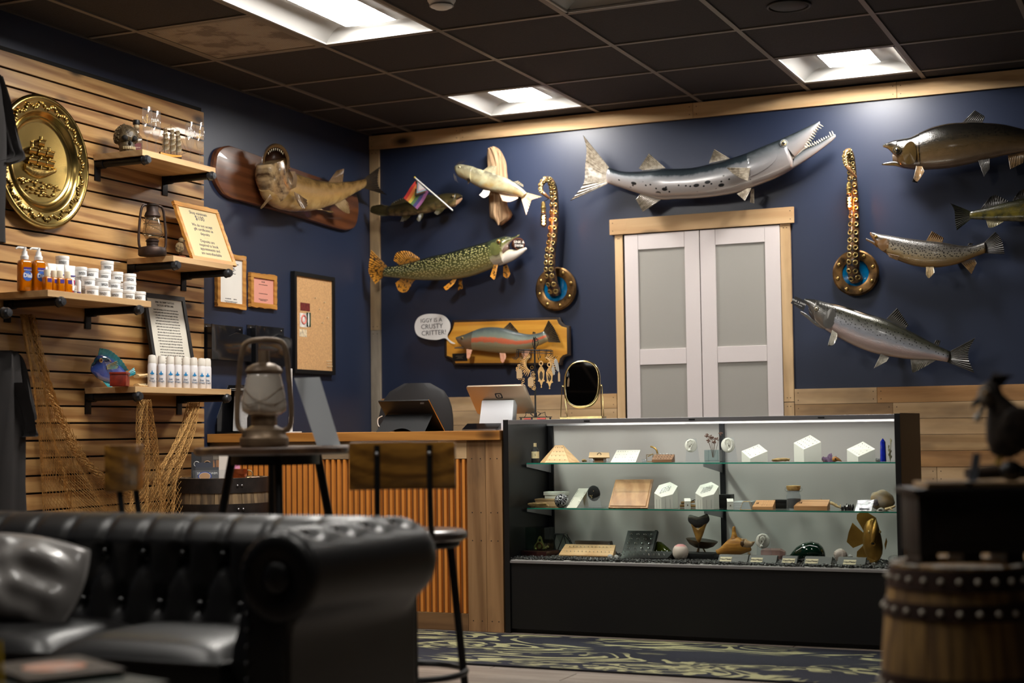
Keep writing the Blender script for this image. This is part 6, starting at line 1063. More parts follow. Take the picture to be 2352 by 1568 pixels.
t = thing('brass_caliper', 'small open brass frame beside the walnut block', 'tool', on(1491, -1.43, S1)); obj('frame', G().tube([onY(1485, 1044, -1.43), onY(1500, 1043, -1.43), on(1500, -1.43, S1+.003), on(1486, -1.43, S1+.003)], .002, 6, loop=True), BRS, t); obj('rod', G().cyl(onY(1488, 1048, -1.43), onY(1500, 1042, -1.41), .0022, n=8), BRS, t)
EAR = mat('white_silicone', (226, 224, 216), .45)
def ear(label, u, v, Y, z, rpx, flip, base=True):
    c = onY(u, v, Y); R = W(rpx, Y); t = thing('ear_model', label, 'ear model', (c.x, c.y+.012, z), group='white ear models'); d = (CAM-c); d.z = 0; d.normalize(); ux = V((0, 0, 1)).cross(d); m = frame3(c, ux, (0, 0, 1)); q = lambda x, y, zz_: m @ V((x*R*flip, y*R, zz_*R))
    obj('backing', G().loft([[q(1.0*s_*cos(a), 1.08*s_*sin(a), zz_) for a in [2*pi*i/24 for i in range(24)]] for s_, zz_ in ((.6, -.35), (.95, -.2), (1, 0), (.9, .12), (.05, .2))]), EAR, t, smooth=80)
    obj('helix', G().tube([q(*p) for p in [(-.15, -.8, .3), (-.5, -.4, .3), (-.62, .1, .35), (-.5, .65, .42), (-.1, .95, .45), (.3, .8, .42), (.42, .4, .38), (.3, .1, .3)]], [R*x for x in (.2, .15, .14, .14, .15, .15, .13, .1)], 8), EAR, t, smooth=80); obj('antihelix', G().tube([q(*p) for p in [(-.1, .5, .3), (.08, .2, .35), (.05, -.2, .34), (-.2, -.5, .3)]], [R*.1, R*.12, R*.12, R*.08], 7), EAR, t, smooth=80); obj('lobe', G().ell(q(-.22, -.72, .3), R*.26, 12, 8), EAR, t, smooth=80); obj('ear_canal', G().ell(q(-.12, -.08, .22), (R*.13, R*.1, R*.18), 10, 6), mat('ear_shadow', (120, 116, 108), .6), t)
    studs(t, [q(-.5, .62, .6), q(.35, .72, .6), q(.05, .2, .5), q(-.2, -.7, .58), q(-.62, .1, .52)], .0016, CHROME, 'piercings'); obj('acrylic_stand', G().prism([V((c.x-R*1.2, c.y+.02, z+.0005)), V((c.x+R*1.2, c.y+.02, z+.0005)), V((c.x+R*.8, c.y+.012, c.z+R*1.1)), V((c.x-R*.8, c.y+.012, c.z+R*1.1))], (0, .002, 0)), ACR, t, smooth=0)
ear('white ear model with piercings left of the dried flowers', 1587, 1023, -1.42, S1, 14, 1); ear('white ear model with piercings right of the dried flowers', 1672, 1022, -1.42, S1, 15.5, -1)
c = on(1639, -1.40, S1); t = thing('flower_vase', 'square glass vase of dried brown flowers', 'vase', c); w_ = W(16, -1.4); h_ = .054; g = G()
for b in ((-w_, w_, -w_, -w_+.003), (-w_, w_, w_-.003, w_), (-w_, -w_+.003, -w_+.003, w_-.003), (w_-.003, w_, -w_+.003, w_-.003)): g.bb(*b, .001, h_)
g.bb(-w_+.003, w_-.003, -w_+.003, w_-.003, .001, .008); part('glass', g, clear('vase_glass', (236, 242, 242), .9, .03, 1.4, .03, (190, 200, 205)), t, smooth=0)
for i, (dx, zt) in enumerate(((-16, 1002), (-8, 1004), (-4, 1006), (4, 1008), (16, 996), (-12, 1012), (2, 1016))):
    p = onY(1639+dx, zt, -1.40)-c; s_ = part('stem', G().tube(spline([(p.x*.1, 0, .02), (p.x*.35, .003, h_), (p.x, p.y, p.z)], 8), .0008, 5), mat('dry_stem', (92, 66, 48), .8), t); g = G()
    for q in range(16): g.ell(p+V((rnd.gauss(0, .005), rnd.gauss(0, .005), rnd.gauss(.002, .004))), rnd.uniform(.0018, .0035), 6, 4)
    part('blossom', g, mat('dry_blossom', (92, 62, 52), .9, ns=200, col2=(150, 118, 108)), s_)
def wblock(label, px, z=S1, nu=5, nv=4): t, tp = block('slant_block', label, 'jewellery display', px, z, WHB, 'white slanted blocks'); studs(t, gridpts([tp[0], tp[1], tp[2], tp[3]], nu, nv, .001), .0017, GEM); obj('top_sheet', G().prism([p+V((0, 0, .0002)) for p in tp], (0, 0, .0006)), mat('block_top', (232, 230, 222), .5), t, smooth=0)
wblock('low white slanted stud block beside the right ear model', [(1703, 1036, -1.46), (1723, 1053, -1.49), (1763, 1036, -1.45), (1743, 1020, -1.40)]); wblock('tall white slanted stud block at the centre right', [(1823, 1017, -1.46), (1846, 1032, -1.49), (1886, 1015, -1.45), (1861, 999, -1.40)]); wblock('white slanted stud block nearest the blue obelisk', [(1945, 1032, -1.46), (1971, 1049, -1.49), (2010, 1031, -1.45), (1982, 1014, -1.40)])
ropecoil('braided_cord', 'small braided cord hank between two white blocks', on(1796, -1.45, S1), 2.2, 40, .0038, .02, .45, 3)
def crystal(name, label, cat, c, n, h, m, spread, seed, rb=.006, shade=None, tilt=.5, group=None):
    t = thing(name, label, cat, c, group=group); r2 = random.Random(seed)
    for i in range(n):
        a = r2.uniform(0, 2*pi); q = r2.random()**.6*spread; d = V((cos(a)*q/spread*tilt+r2.gauss(0, .15), sin(a)*q/spread*tilt+r2.gauss(0, .15), 1)).normalized(); hh = h*r2.uniform(.45, 1)*(1-.4*q/spread); rr = rb*r2.uniform(.6, 1.2); u = d.orthogonal().normalized(); w2 = d.cross(u); p = V((cos(a)*q, sin(a)*q*.6, -.001)); rings = [[p+d*z+(u*cos(2*pi*k_/6)+w2*sin(2*pi*k_/6))*rr*s_ for k_ in range(6)] for z, s_ in ((0, .9), (hh*.72, 1), (hh, .08))]; part('crystal', G().loft(rings), m, t, smooth=0)
    return t
AME = mat('amethyst', (170, 140, 180), .15, coat=.6, trans=.25, ns=40, amt=.25); crystal('amethyst', 'pale purple amethyst cluster behind the amber bird skull', 'crystal', on(1906, -1.40, S1), 12, .045, AME, .02, 3, .008)
t = thing('bird_skull', 'small amber coloured bird skull on the top shelf', 'skull', on(1922, -1.47, S1)); AMB = mat('amber_bone', (176, 118, 50), .35, ns=60, col2=(110, 66, 24)); part('cranium', G().ell((-.006, 0, .012), (.013, .011, .0115), 14, 10), AMB, t); part('beak', G().tube([(.002, 0, .012), (.014, 0, .008), (.024, 0, .002)], [.009, .005, .001], 10), AMB, t); part('eye_hole', G().ell((-.002, -.0095, .013), (.004, .003, .004), 10, 6), SOC, t)
t = thing('blue_obelisk', 'deep blue crystal obelisk at the right of the top shelf', 'crystal', on(2030, -1.44, S1)); w_ = W(6.5, -1.44); h_ = onY(2029, 1006, -1.44).z-S1; part('shaft', G().loft([[V((s_*w_*cos(2*pi*i/6+.3), s_*w_*sin(2*pi*i/6+.3), z)) for i in range(6)] for s_, z in ((1.0, .0005), (.85, h_*.84))]), mat('lapis_blue', (18, 34, 150), .12, coat=.6, ns=30, amt=.4), t, smooth=0); part('tip', G().loft([[V((s_*w_*cos(2*pi*i/6+.3), s_*w_*sin(2*pi*i/6+.3), z)) for i in range(6)] for s_, z in ((.85, h_*.84+.0002), (.04, h_))]), MATS['lapis_blue'], t, smooth=0)
crystal('white_shard', 'small white stone shard left of the blue obelisk', 'crystal', on(2019, -1.40, S1), 2, .035, mat('white_stone', (214, 214, 208), .4, ns=30, amt=.1), .004, 5, .008)
t = thing('dried_sprig', 'dried pale plant sprig against the right side of the top shelf', 'dried plant', on(2046, -1.40, S1))
for i in range(14): a = rnd.uniform(0, 6); p1 = V((.006*cos(a), .012*sin(a), rnd.uniform(.02, .105))); s_ = part('stalk', G().tube([(0, 0, .0005), p1*.5, p1], .0009, 5), mat('sprig', (150, 142, 110), .8), t); part('seed_head', G().ell(p1, (.003, .004, .006), 8, 5), MATS['sprig'], s_)
# middle shelf
ropecoil('rope_coil', 'coil of natural rope at the left of the middle shelf', on(1238, -1.46, S2), 2.6, 60, .0042, .022, .9, 4)
t = thing('kraft_box', 'long flat kraft box under the white carton', 'box', on(1266, -1.38, S2)); obj('base', G().bb(on(1238, -1.36, 0).x, on(1290, -1.36, 0).x, -1.41, -1.33, S2+.0005, S2+.028), CARD, t, bev=.001); obj('lid', G().bb(on(1237, -1.36, 0).x, on(1291, -1.36, 0).x, -1.412, -1.328, S2+.0285, S2+.037), CARD, t, bev=.001)
t = thing('white_carton', 'small white lidded carton resting on the kraft box', 'box', on(1278, -1.36, S2+.0375)); obj('base', G().bb(on(1257, -1.36, 0).x, on(1300, -1.36, 0).x, -1.395, -1.335, S2+.0375, S2+.053), WHB, t, bev=.001); obj('lid', G().bb(on(1255, -1.36, 0).x, on(1302, -1.36, 0).x, -1.398, -1.332, S2+.0533, S2+.070), WHB, t, bev=.001)
k = NT('snowflake_obsidian'); f_ = k.noise(k.obco((1, 1, 1)), 130, 4, .6, 2); k.l(k.ramp(f_, [(.53, (10, 10, 14)), (.58, (220, 220, 226))]), k.b.inputs['Base Color']); k.set(Roughness=.15); OBS = k.m
c = on(1289, -1.48, S2); g = G(); g.ell(c+V((0, 0, W(16))), W(16.5), 24, 16); 
for i, p in enumerate(g.v): g.v[i] = p+(p-c-V((0, 0, .03)))*.06*noise.noise(p*60)
st_ = thing('obsidian_stone', 'round black stone speckled white beside the rope coil', 'stone', c); obj('stone', g, OBS, st_, smooth=180); obj('facet_chip', G().ell(c+V((.012, -.026, .02)), (.006, .004, .007), 8, 6), OBS, st_)
tilted('cream_card', 'tall narrow cream earring card leaning beside the black stone', 'jewellery display', (1329, 1121), (1352, 1121), (1324, 1165), (1301, 1165), -1.36, -1.50, S2+.0008, IVO, .003, (2, 11, .0016), sm=GEM)
t = thing('necklace_form', 'black oval jewellery form on a clear acrylic stand', 'jewellery display', on(1362, -1.44, S2)); c = onY(1364, 1133, -1.44); obj('form', G().loft([[c+V((cos(a)*W(15.5)*s_, dy-.3*(sin(a)*W(18)*s_)*.3, sin(a)*W(18)*s_*(1.05 if sin(a) > 0 else 1))) for a in [2*pi*i/26 for i in range(26)]] for s_, dy in ((.5, .012), (.95, .006), (1, 0), (.9, -.006), (.5, -.012), (.05, -.013))]), mat('black_velvet', (18, 17, 18), .8), t, smooth=80)
obj('acrylic_stand', G().prism([on(1340, -1.47, S2+.0005), on(1380, -1.47, S2+.0005), onY(1374, 1117, -1.425), onY(1352, 1117, -1.425)], (0, .003, 0)), ACR, t, smooth=0); obj('acrylic_base', G().bb(on(1338, -1.45, 0).x, on(1383, -1.45, 0).x, -1.48, -1.40, S2+.0003, S2+.004), ACR, t, smooth=0); g = G(); cc = c+V((-.008, -.016, -.006)); g.tube([cc+V((.006*cos(a), 0, .006*sin(a))) for a in [pi+pi*i/10 for i in range(11)]], [.0006+.0012*sin(pi*i/10) for i in range(11)], 6); g.ell(c+V((.004, -.016, .012)), .0016, 6, 4); g.ell(c+V((-.004, -.0165, -.018)), .0022, 6, 4); obj('pendant', g, mat('pale_gold', (226, 206, 150), .25, .9), t)
BEV = wood('maple_plaque', (214, 164, 118), (180, 128, 86), 2, .9, .4, 0, False, .05, (150, 120, 104)); t, q, nn = tilted('wooden_plaque', 'grained wooden plaque with small studs on a tiny easel', 'jewellery display', (1414, 1101), (1500, 1100), (1487, 1164), (1397, 1164), -1.38, -1.49, S2+.004, BEV, .010, (9, 5, .0015), sm=GEM); cm_ = sum(q, V((0, 0, 0)))/4; obj('raised_field', G().loft([[cm_+(p-cm_)*.93+nn*.0003 for p in q], [cm_+(p-cm_)*.90+nn*.004 for p in q]]), BEV, t, smooth=0)
for s_ in (.15, .85): obj('easel_foot', G().ell(q[3].lerp(q[2], s_)+V((0, .004, -.0015)), (.006, .008, .0022), 10, 6), WAL, t)
CH2 = Crop(1400, 980, 7.8393)
def hexb(label, dx):
    px = [(805, 1195, -1.49), (930, 1270, -1.515), (1140, 1215, -1.49), (1228, 1070, -1.43), (1090, 995, -1.40), (890, 1055, -1.43)]; px = [(*CH2((u+dx, v)), y) for u, v, y in px]; t, tp = block('hexagon_block', label, 'jewellery display', px, S2, WHB, 'white hexagonal blocks'); obj('top_sheet', G().prism([p+V((0, 0, .0002)) for p in tp], (0, 0, .0008)), MATS['block_top'], t, smooth=0)
    n = (tp[2]-tp[0]).cross(tp[4]-tp[0]).normalized(); n = n if n.z > 0 else -n; mid = sum(tp, V((0, 0, 0)))/6; g = G()
    for i in range(4):
        for j in range(4): p = mid+(tp[0]-tp[3])*.115*(i-1.5)+(tp[1]-tp[4])*.10*(j-1.5)*-1; g.torus(p+n*.003, .0036, .0008, n+V((0, -.4, .2)), 10, 5)
    obj('hoops', g, CHROME, t)
    for a, b in ((tp[0], tp[1]), (tp[1], tp[2])):
        for s_ in (.35, .75): p = a.lerp(b, s_); nn_ = (b-a).cross(V((0, 0, 1))).normalized(); nn_ = nn_ if nn_.y < 0 else -nn_; g = G(); [g.ell(V((p.x, p.y, S2+.006+.0045*k_))+nn_*.0006, .0011, 5, 4) for k_ in range(9)]; obj('side_studs', g, mat('grey_stud', (110, 108, 104), .4), t)
hexb('white hexagonal block of hoops beside the wooden plaque', 0); hexb('white hexagonal block of pink gold hoops by the centre upright', 740)
def house(label, u, z, Y): 
    c = on(u, Y, z); t = thing('mini_house', label, 'ornament', c, radians(20), 'tiny white houses'); w_ = .0135; part('walls', G().loft([[V((x*w_, y*w_, z_ if z_ < .01 else zz_)) for (x, y), zz_ in zip(((-1, -1), (1, -1), (1, 1), (-1, 1)), (.034, .034, .046, .046))] for z_ in (.0005, .04)]), WHB, t, smooth=0, bev=.0005); part('roof_panel', G().prism([(-w_*1.05, -w_*1.05, .0343), (w_*1.05, -w_*1.05, .0343), (w_*1.05, w_*1.05, .0463), (-w_*1.05, w_*1.05, .0463)], (0, 0, .001)), MATS['block_top'], t, smooth=0); part('window', G().bb(-.003, .003, -w_-.0006, -w_, .014, .021), mat('house_print', (120, 112, 96), .6), t, smooth=0)
house('tiny white house between the hexagonal blocks', 1578, S2, -1.47); house('tiny white house by the white geometric ornament', 1676, S2, -1.47)
t = thing('driftwood_ornament', 'little driftwood pieces behind the first tiny house', 'ornament', on(1580, -1.36, S2)); part('lower_log', G().tube([(-.04, 0, .008), (0, .004, .0085), (.045, -.002, .007)], [.007, .008, .006], 10), wood('driftlog', (168, 132, 84), (120, 88, 50), 0, 3, .7, 0, False, .3), t); part('upper_log', G().tube([(-.035, .004, .022), (.0, 0, .024), (.03, .002, .027)], [.006, .0065, .004], 10), MATS['driftlog'], t); part('twig', G().tube([(.01, 0, .026), (.03, -.003, .036), (.045, 0, .034)], [.003, .002, .001], 6), mat('dark_twig', (50, 38, 28), .7), t)
for i, (u0, u1, h_, Y, lab) in enumerate(((1654, 1681, .062, -1.37, 'matte black box by the centre upright'), (1779, 1808, .040, -1.36, 'flat black box left of the cork lidded jar'))):
    t = thing('black_box', lab, 'box', on((u0+u1)/2, Y, S2), group='small black boxes'); a, b = on(u0, Y, 0).x, on(u1, Y, 0).x; obj('base', G().bb(a, b, Y-.03, Y+.03, S2+.0005, S2+h_*.6), BLACK, t, bev=.001); obj('lid', G().bb(a-.001, b+.001, Y-.031, Y+.031, S2+h_*.6+.0004, S2+h_), BLACK, t, bev=.001)
t = thing('paper_stack', 'stack of pale grey cards beside the second tiny house', 'cards', on(1705, -1.38, S2)); 
for i in range(4): obj('card', G().bb(on(1688, -1.38, 0).x, on(1728, -1.38, 0).x, -1.42, -1.34, S2+.0006+.008*i, S2+.0076+.008*i), mat('pale_card', (196, 200, 202), .7), t, smooth=0)
t = thing('wire_prism', 'small white prism in a gold wire frame', 'ornament', on(1714, -1.48, S2)); w_ = W(13); hh = .036; tq = [V((x*w_*.55, y*w_*.4, hh)) for x, y in ((-1, -1), (1, -1), (1, 1), (-1, 1))]; bq = [V((x*w_, y*w_*.7, .001)) for x, y in ((-1, -1), (1, -1), (1, 1), (-1, 1))]; part('prism', G().loft([[p*.93+V((0, 0, .0012)) for p in bq], [p*.93 for p in tq]]), clear('prism_glass', (214, 220, 222), .9, .05, 1.4, .5, (200, 206, 208)), t, smooth=0); g = G(); [g.cyl(a, b, .0008, n=5) for a, b in list(zip(tq, tq[1:]+tq[:1]))+list(zip(bq, bq[1:]+bq[:1]))+list(zip(tq, bq))]; part('wire_frame', g, GOLD, t)
for i, (px, lab) in enumerate(((((1737, 1148, -1.42), (1781, 1148, -1.42), (1775, 1163, -1.49), (1728, 1163, -1.49)), 'short oak block with engraved initials and pale pins'), (((1838, 1147, -1.42), (1906, 1147, -1.42), (1900, 1162, -1.49), (1823, 1162, -1.49)), 'long oak block with engraved initials before the jar'))):
    t, tp = block('initial_block', lab, 'jewellery display', px, S2, wood('oak_block', (206, 154, 104), (176, 122, 74), 0, 2, .5, .05, False, .05), 'oak initial blocks'); tx = tp[0].lerp(tp[3], .5).lerp(tp[1].lerp(tp[2], .5), .16 if i == 0 else .12); nn = (tp[1]-tp[0]).cross(tp[3]-tp[0]).normalized(); nn = nn if nn.z > 0 else -nn; text('IS', .020, mat('burnt_mark', (72, 40, 22), .7), t, frame3(tx+nn*.0006-ORG[t.name], tp[1]-tp[0], tp[0]-tp[3]))
    if i == 0: studs(t, [p for p in gridpts(tp, 6, 3, .001, .2)][6:], .0014, mat('pale_pin', (226, 206, 176), .4))
c = on(1822, -1.43, S2); t = thing('cork_jar', 'glass clip jar half full of black grains with cork lid', 'jar', c); R_ = W(16); h_ = onY(1822, 1114, -1.43).z-S2; part('glass', G().lathe([(.001, .0005), (R_*.9, .0005), (R_, .004), (R_, h_*.55), (R_*.86, h_*.66), (R_*.86, h_*.80), (R_*.80, h_*.80), (R_*.80, h_*.67), (R_*.94, h_*.55), (R_*.94, .006), (.001, .003)], 28), ACR, t, smooth=60); part('grains', G().lathe([(.001, .004), (R_*.93, .007), (R_*.93, h_*.44), (R_*.5, h_*.46), (.001, h_*.45)], 28), mat('black_grains', (22, 21, 22), .9, ns=300, amt=.5), t); part('cork_lid', G().lathe([(R_*.78, h_*.78), (R_*.95, h_*.86), (R_*.97, h_*.98), (.001, h_)], 28), mat('cork_lid', (190, 152, 96), .7, ns=80, amt=.2), t); part('wire_clip', G().torus((0, 0, h_*.76), R_*.92, .0011, n=28, k=5).tube([(R_*.92, 0, h_*.72), (R_*1.2, 0, h_*.8), (R_*1.15, 0, h_*.9), (R_*.95, 0, h_*.9)], .001, 5).tube([(-R_*.92, 0, h_*.72), (-R_*1.2, 0, h_*.8), (-R_*1.15, 0, h_*.9), (-R_*.95, 0, h_*.9)], .001, 5), STEEL, t)
t = thing('antler_root', 'gnarled pale root ornament behind the long oak block', 'ornament', on(1910, -1.38, S2)); part('stem', G().tube(spline([(-.055, 0, .035), (-.03, .002, .030), (0, 0, .026), (.02, 0, .014), (.045, -.004, .006)], 16), [.003+.004*sin(pi*i/15) for i in range(16)], 8), BONE, t)
for i in range(6): part('tine', G().tube(spline([(-.04+.015*i, 0, .029-.003*i), (-.045+.016*i, .004, .040-.004*i), (-.05+.018*i, -.004, .048-.006*i)], 6), [.0026, .0024, .002, .0016, .001, .0005], 6), BONE, t)
crystal('smoky_quartz', 'dark smoky crystal cluster on the middle shelf', 'crystal', on(1945, -1.42, S2), 16, .046, mat('smoky_quartz', (62, 58, 58), .12, coat=.6, ns=40, col2=(24, 22, 24)), .028, 8, .006)
t, q, nn = tilted('foil_card', 'crumpled shiny foil card leaning by the geode', 'card', (1970, 1148), (2008, 1147), (2001, 1163), (1963, 1164), -1.46, -1.50, S2+.0008, mat('silver_foil', (206, 204, 212), .2, .9, ns=50, amt=.3, bump=1, bd=.01), .002, None, None, None, False); obj('barcode', G().prism([q[3].lerp(q[0], .12).lerp(q[2].lerp(q[1], .12), s_)+nn*.0006 for s_ in (.25, .85)]+[q[3].lerp(q[0], .22).lerp(q[2].lerp(q[1], .22), s_)+nn*.0006 for s_ in (.85, .25)], nn*.0004), INK, t, smooth=0)
c = on(2024, -1.40, S2); g = G(); g.ell(c+V((0, 0, W(20))), (W(26), W(20), W(22)), 26, 18)
for i, p in enumerate(g.v): g.v[i] = V((p.x, p.y, max(S2+.0005, p.z)))+(p-c).normalized()*.010*noise.noise(p*38); g.v[i].z = max(g.v[i].z, S2+.0005)
st_ = thing('geode', 'rough tan geode rock at the right of the middle shelf', 'rock', c); obj('rock', g, mat('geode_rock', (166, 132, 74), .7, ns=24, col2=(150, 142, 136), bump=.7, bd=.006), st_, smooth=60); obj('crystal_hollow', G().ell(c+V((-.018, -.036, .034)), (.014, .006, .016), 14, 8), mat('geode_grey', (138, 128, 130), .3, ns=90, col2=(70, 64, 68), bump=.8, bd=.004), st_)
t = thing('limpet_shell', 'small grey shell in front of the geode', 'shell', on(2022, -1.50, S2)); part('shell', G().lathe([(.020, .0005), (.018, .006), (.010, .013), (.003, .016), (.001, .0162)], 24), mat('grey_shell', (150, 146, 136), .5, ns=40, amt=.3), t); part('opening', G().ell((0, -.017, .006), (.009, .003, .004), 12, 6), SOC, t)
t = thing('twig_bundle', 'pale knobbly twig at the right end of the middle shelf', 'twig', on(2044, -1.47, S2)); part('stem', G().tube(spline([(-.024, 0, .006), (-.01, .002, .010), (.008, 0, .016), (.02, 0, .022)], 14), [.006, .007, .006, .0065, .006, .0055, .006, .005, .0055, .005, .0045, .004, .004, .003], 8), BONE, t); part('side_shoot', G().tube([(-.004, 0, .012), (.006, -.006, .006), (.014, -.008, .004)], [.004, .003, .001], 7), BONE, t)
# case floor
t = thing('glass_relic_box', 'glass cube with brass clock part on a dark wooden base', 'display box', on(1238, -1.48, S3)); DKW = wood('mahogany', (58, 24, 22), (38, 16, 15), 0, 2, .3, 0, False, .05, coat=.4); m_ = Rz(radians(-8)); a = .062; part('base', G().box((0, 0, .012), (a*2.25, a*1.9, .024), m_), DKW, t, bev=.002); hb = onY(1240, 1209, -1.48).z-S3
g = G(); e = .003
for b in (((0, -a*.72, .0245+hb*.4), (a*1.65, e, hb*.78)), ((0, a*.72, .0245+hb*.4), (a*1.65, e, hb*.78)), ((-a*.82, 0, .0245+hb*.4), (e, a*1.4, hb*.78)), ((a*.82, 0, .0245+hb*.4), (e, a*1.4, hb*.78)), ((0, 0, .0245+hb*.8), (a*1.66, a*1.46, e))): g.box(m_ @ V(b[0]), b[1], m_)
part('glass_cover', g, clear('relic_glass', (226, 236, 230), .8, .02, 1.3), t, smooth=0); BRA = mat('dull_brass', (176, 160, 104), .4, .6)
part('clock_plate', G().prism([(-.03, -.004, .030), (-.028, -.004, .046), (-.014, -.004, .062), (-.006, -.004, .085), (.002, -.004, .092), (.010, -.004, .085), (.016, -.004, .062), (.028, -.004, .04), (.026, -.004, .030)], (0, .004, 0)), BRA, t, smooth=0); part('gear', G().torus((0, -.006, .045), .014, .004, (0, 1, 0), 20, 6), mat('bronze_gear', (110, 70, 40), .4, .6), t); part('gear_hole', G().ell((.002, -.006, .072), (.006, .002, .006), 12, 6), SOC, t); part('knob', G().ell((-.012, -.02, .031), .006, 10, 6), BRA, t); part('lever', G().tube([(.03, -.006, .034), (.046, -.01, .044)], [.005, .006], 8), BRA, t)
t = thing('terrarium', 'black framed geometric glass terrarium behind the relic box', 'terrarium', on(1284, -1.36, S3)); vv = [V(p) for p in [(-.05, -.03, .02), (.0, -.045, .004), (.05, -.03, .02), (.05, .03, .02), (0, .045, .004), (-.05, .03, .02), (-.028, -.02, .092), (.028, -.02, .092), (.028, .02, .092), (-.028, .02, .092), (.062, 0, .05), (-.062, 0, .05)]]; eds = [(0, 1), (1, 2), (2, 3), (3, 4), (4, 5), (5, 0), (6, 7), (7, 8), (8, 9), (9, 6), (0, 6), (2, 7), (3, 8), (5, 9), (2, 10), (3, 10), (7, 10), (8, 10), (0, 11), (5, 11), (6, 11), (9, 11), (1, 6), (1, 7)]; g = G(); [g.cyl(vv[a_], vv[b_], .0022, n=6) for a_, b_ in eds]; part('frame', g, BLACK, t)
for q in ((0, 1, 6), (1, 7, 6), (1, 2, 7), (2, 10, 7), (3, 8, 10), (3, 4, 9, 8), (6, 7, 8, 9), (7, 10, 8), (0, 6, 11), (0, 1, 4, 5)): part('pane', G().add([vv[i] for i in q], [tuple(range(len(q)))]), MATS['relic_glass'], t, smooth=0)
t, tp = block('ring_tray', 'maple tray with two rows of silver rings', 'jewellery display', [(1299, 1249, -1.40), (1414, 1251, -1.40), (1407, 1276, -1.52), (1283, 1273, -1.52)], S3+.004, KRAFT); g = G(); nn = (tp[1]-tp[0]).cross(tp[3]-tp[0]).normalized(); nn = nn if nn.z > 0 else -nn
for i in range(12):
    for j in range(2): p = tp[0].lerp(tp[1], .12+.8*i/11).lerp(tp[3].lerp(tp[2], .12+.8*i/11), .25+.45*j); g.torus(p+nn*.002, .0034, .0008, V((1, .3, .2)), 10, 5)
obj('rings', g, STEEL, t); obj('ring_slots', G().box(tp[0].lerp(tp[1], .5).lerp(tp[3].lerp(tp[2], .5), .3)+nn*.0004, ((tp[1]-tp[0]).length*.8, .002, .0004)), mat('slot_dark', (70, 44, 28), .7), t)
t = thing('wooden_chest', 'narrow dark wooden chest with silver corners behind the ring tray', 'chest', on(1361, -1.34, S3)); h_ = .044; L = W(46, -1.34); part('body', G().bb(-L, L, -.022, .022, .012, .034), WAL, t, bev=.002); part('lid', G().loft([[V((s_*L, -.024, .0345)), V((s_*L, .024, .0345)), V((s_*L*.95, .017, .062)), V((s_*L*.95, -.017, .062))] for s_ in (-1, 1)]), wood('dark_chest', (86, 64, 40), (54, 38, 24), 0, 2, .45, 0, False, .1), t, smooth=0, bev=.001)
for sg in (-1, 1): part('corner', G().box((sg*L*.93, -.0235, .045), (.009, .003, .014)), STEEL, t, bev=.001)
studs(t, [ORG[t.name]+V((-L*.9+L*1.8*i/9, -.03, .018)) for i in range(10)], .0028, CHROME, 'pearls')
def lump(name, label, cat, c, r3, m, seed, amp=.2, fr=40, smooth=0, group=None, chip=True):
    g = G(); g.ell(c+V((0, 0, r3[2]*.85)), r3, 14, 10)
    for i, p in enumerate(g.v): d = p-c-V((0, 0, r3[2]*.85)); q = p+d*amp*noise.noise(p*fr+V((seed, 0, 0))); q.z = max(q.z, c.z+.0005); g.v[i] = q
    t = thing(name, label, cat, c, group=group); obj('stone', g, m, t, smooth=smooth)
    if chip: obj('chip', G().ell(c+V((r3[0]*.45, -r3[1]*.8, r3[2]*.5)), (r3[0]*.35, r3[1]*.25, r3[2]*.4), 7, 5), m, t, smooth=0)
    return t
CLQ = mat('milky_quartz', (206, 204, 204), .2, trans=.3, coat=.5, ns=50, amt=.15); lump('quartz_pebble', 'clear milky pebble pair in front of the maple tray', 'stone', on(1399, -1.575, S3), (.014, .01, .012), CLQ, 1); lump('quartz_pebble', 'second milky pebble beside the black ring stand', 'stone', on(1413, -1.58, S3), (.012, .01, .011), CLQ, 4)
t, q, nn = tilted('ring_display', 'tilted black panel of silver rings', 'jewellery display', (1442, 1218), (1512, 1219), (1497, 1276), (1426, 1276), -1.36, -1.48, S3+.001, BLACK, .010); g = G()
for i in range(4):
    for j in range(4): p = q[0].lerp(q[1], .15+.68*i/3+(.05 if j % 2 else 0)).lerp(q[3].lerp(q[2], .15+.68*i/3), .15+.17*j); g.torus(p+nn*.003, .0055, .0011, nn+V((.3, 0, .3)), 12, 5)
obj('rings', g, CHROME, t); obj('raised_edge', G().prism([q[1].lerp(q[0], .10)+nn*.0005, q[1].lerp(q[0], .02)+nn*.0005, q[2].lerp(q[3], .02)+nn*.0005, q[2].lerp(q[3], .10)+nn*.0005], nn*.006), BLACK, t, smooth=0)
t, tp = block('ring_step', 'low black stand of silver rings in front of the tilted panel', 'jewellery display', [(1430, 1264, -1.50), (1548, 1266, -1.50), (1532, 1281, -1.57), (1426, 1281, -1.57)], S3+.001, BLACK); g = G(); nn = V((0, -.4, .9)).normalized()
for i in range(9):
    for j in range(2): p = tp[0].lerp(tp[1], .06+.84*i/8).lerp(tp[3].lerp(tp[2], .06+.84*i/8), .2+.5*j); g.torus(p+nn*.004, .0042, .0012, V((1, .5, .2)), 10, 5); g.ell(p+nn*.0095, .002, 6, 4)
obj('rings', g, CHROME, t)
t = thing('green_glass', 'curved olive green glass piece behind the black rings', 'glass', on(1522, -1.36, S3)); c = ORG[t.name]; part('dome', G().loft([[V((x, .022*cos(a)*s_, .0005+max(.0, h_*abs(sin(a))**.8))) for a in [pi*i/14 for i in range(15)]] for x, h_, s_ in ((-.05, .055, .8), (-.03, .068, 1), (-.01, .064, 1), (.02, .040, .9), (.045, .016, .6), (.052, .004, .3))]), mat('olive_glass', (92, 104, 8), .08, trans=.5, coat=.6), t, smooth=60); part('rim', G().torus((.05, 0, .010), .008, .0025, (1, 0, .3), 14, 6), MATS['olive_glass'], t)
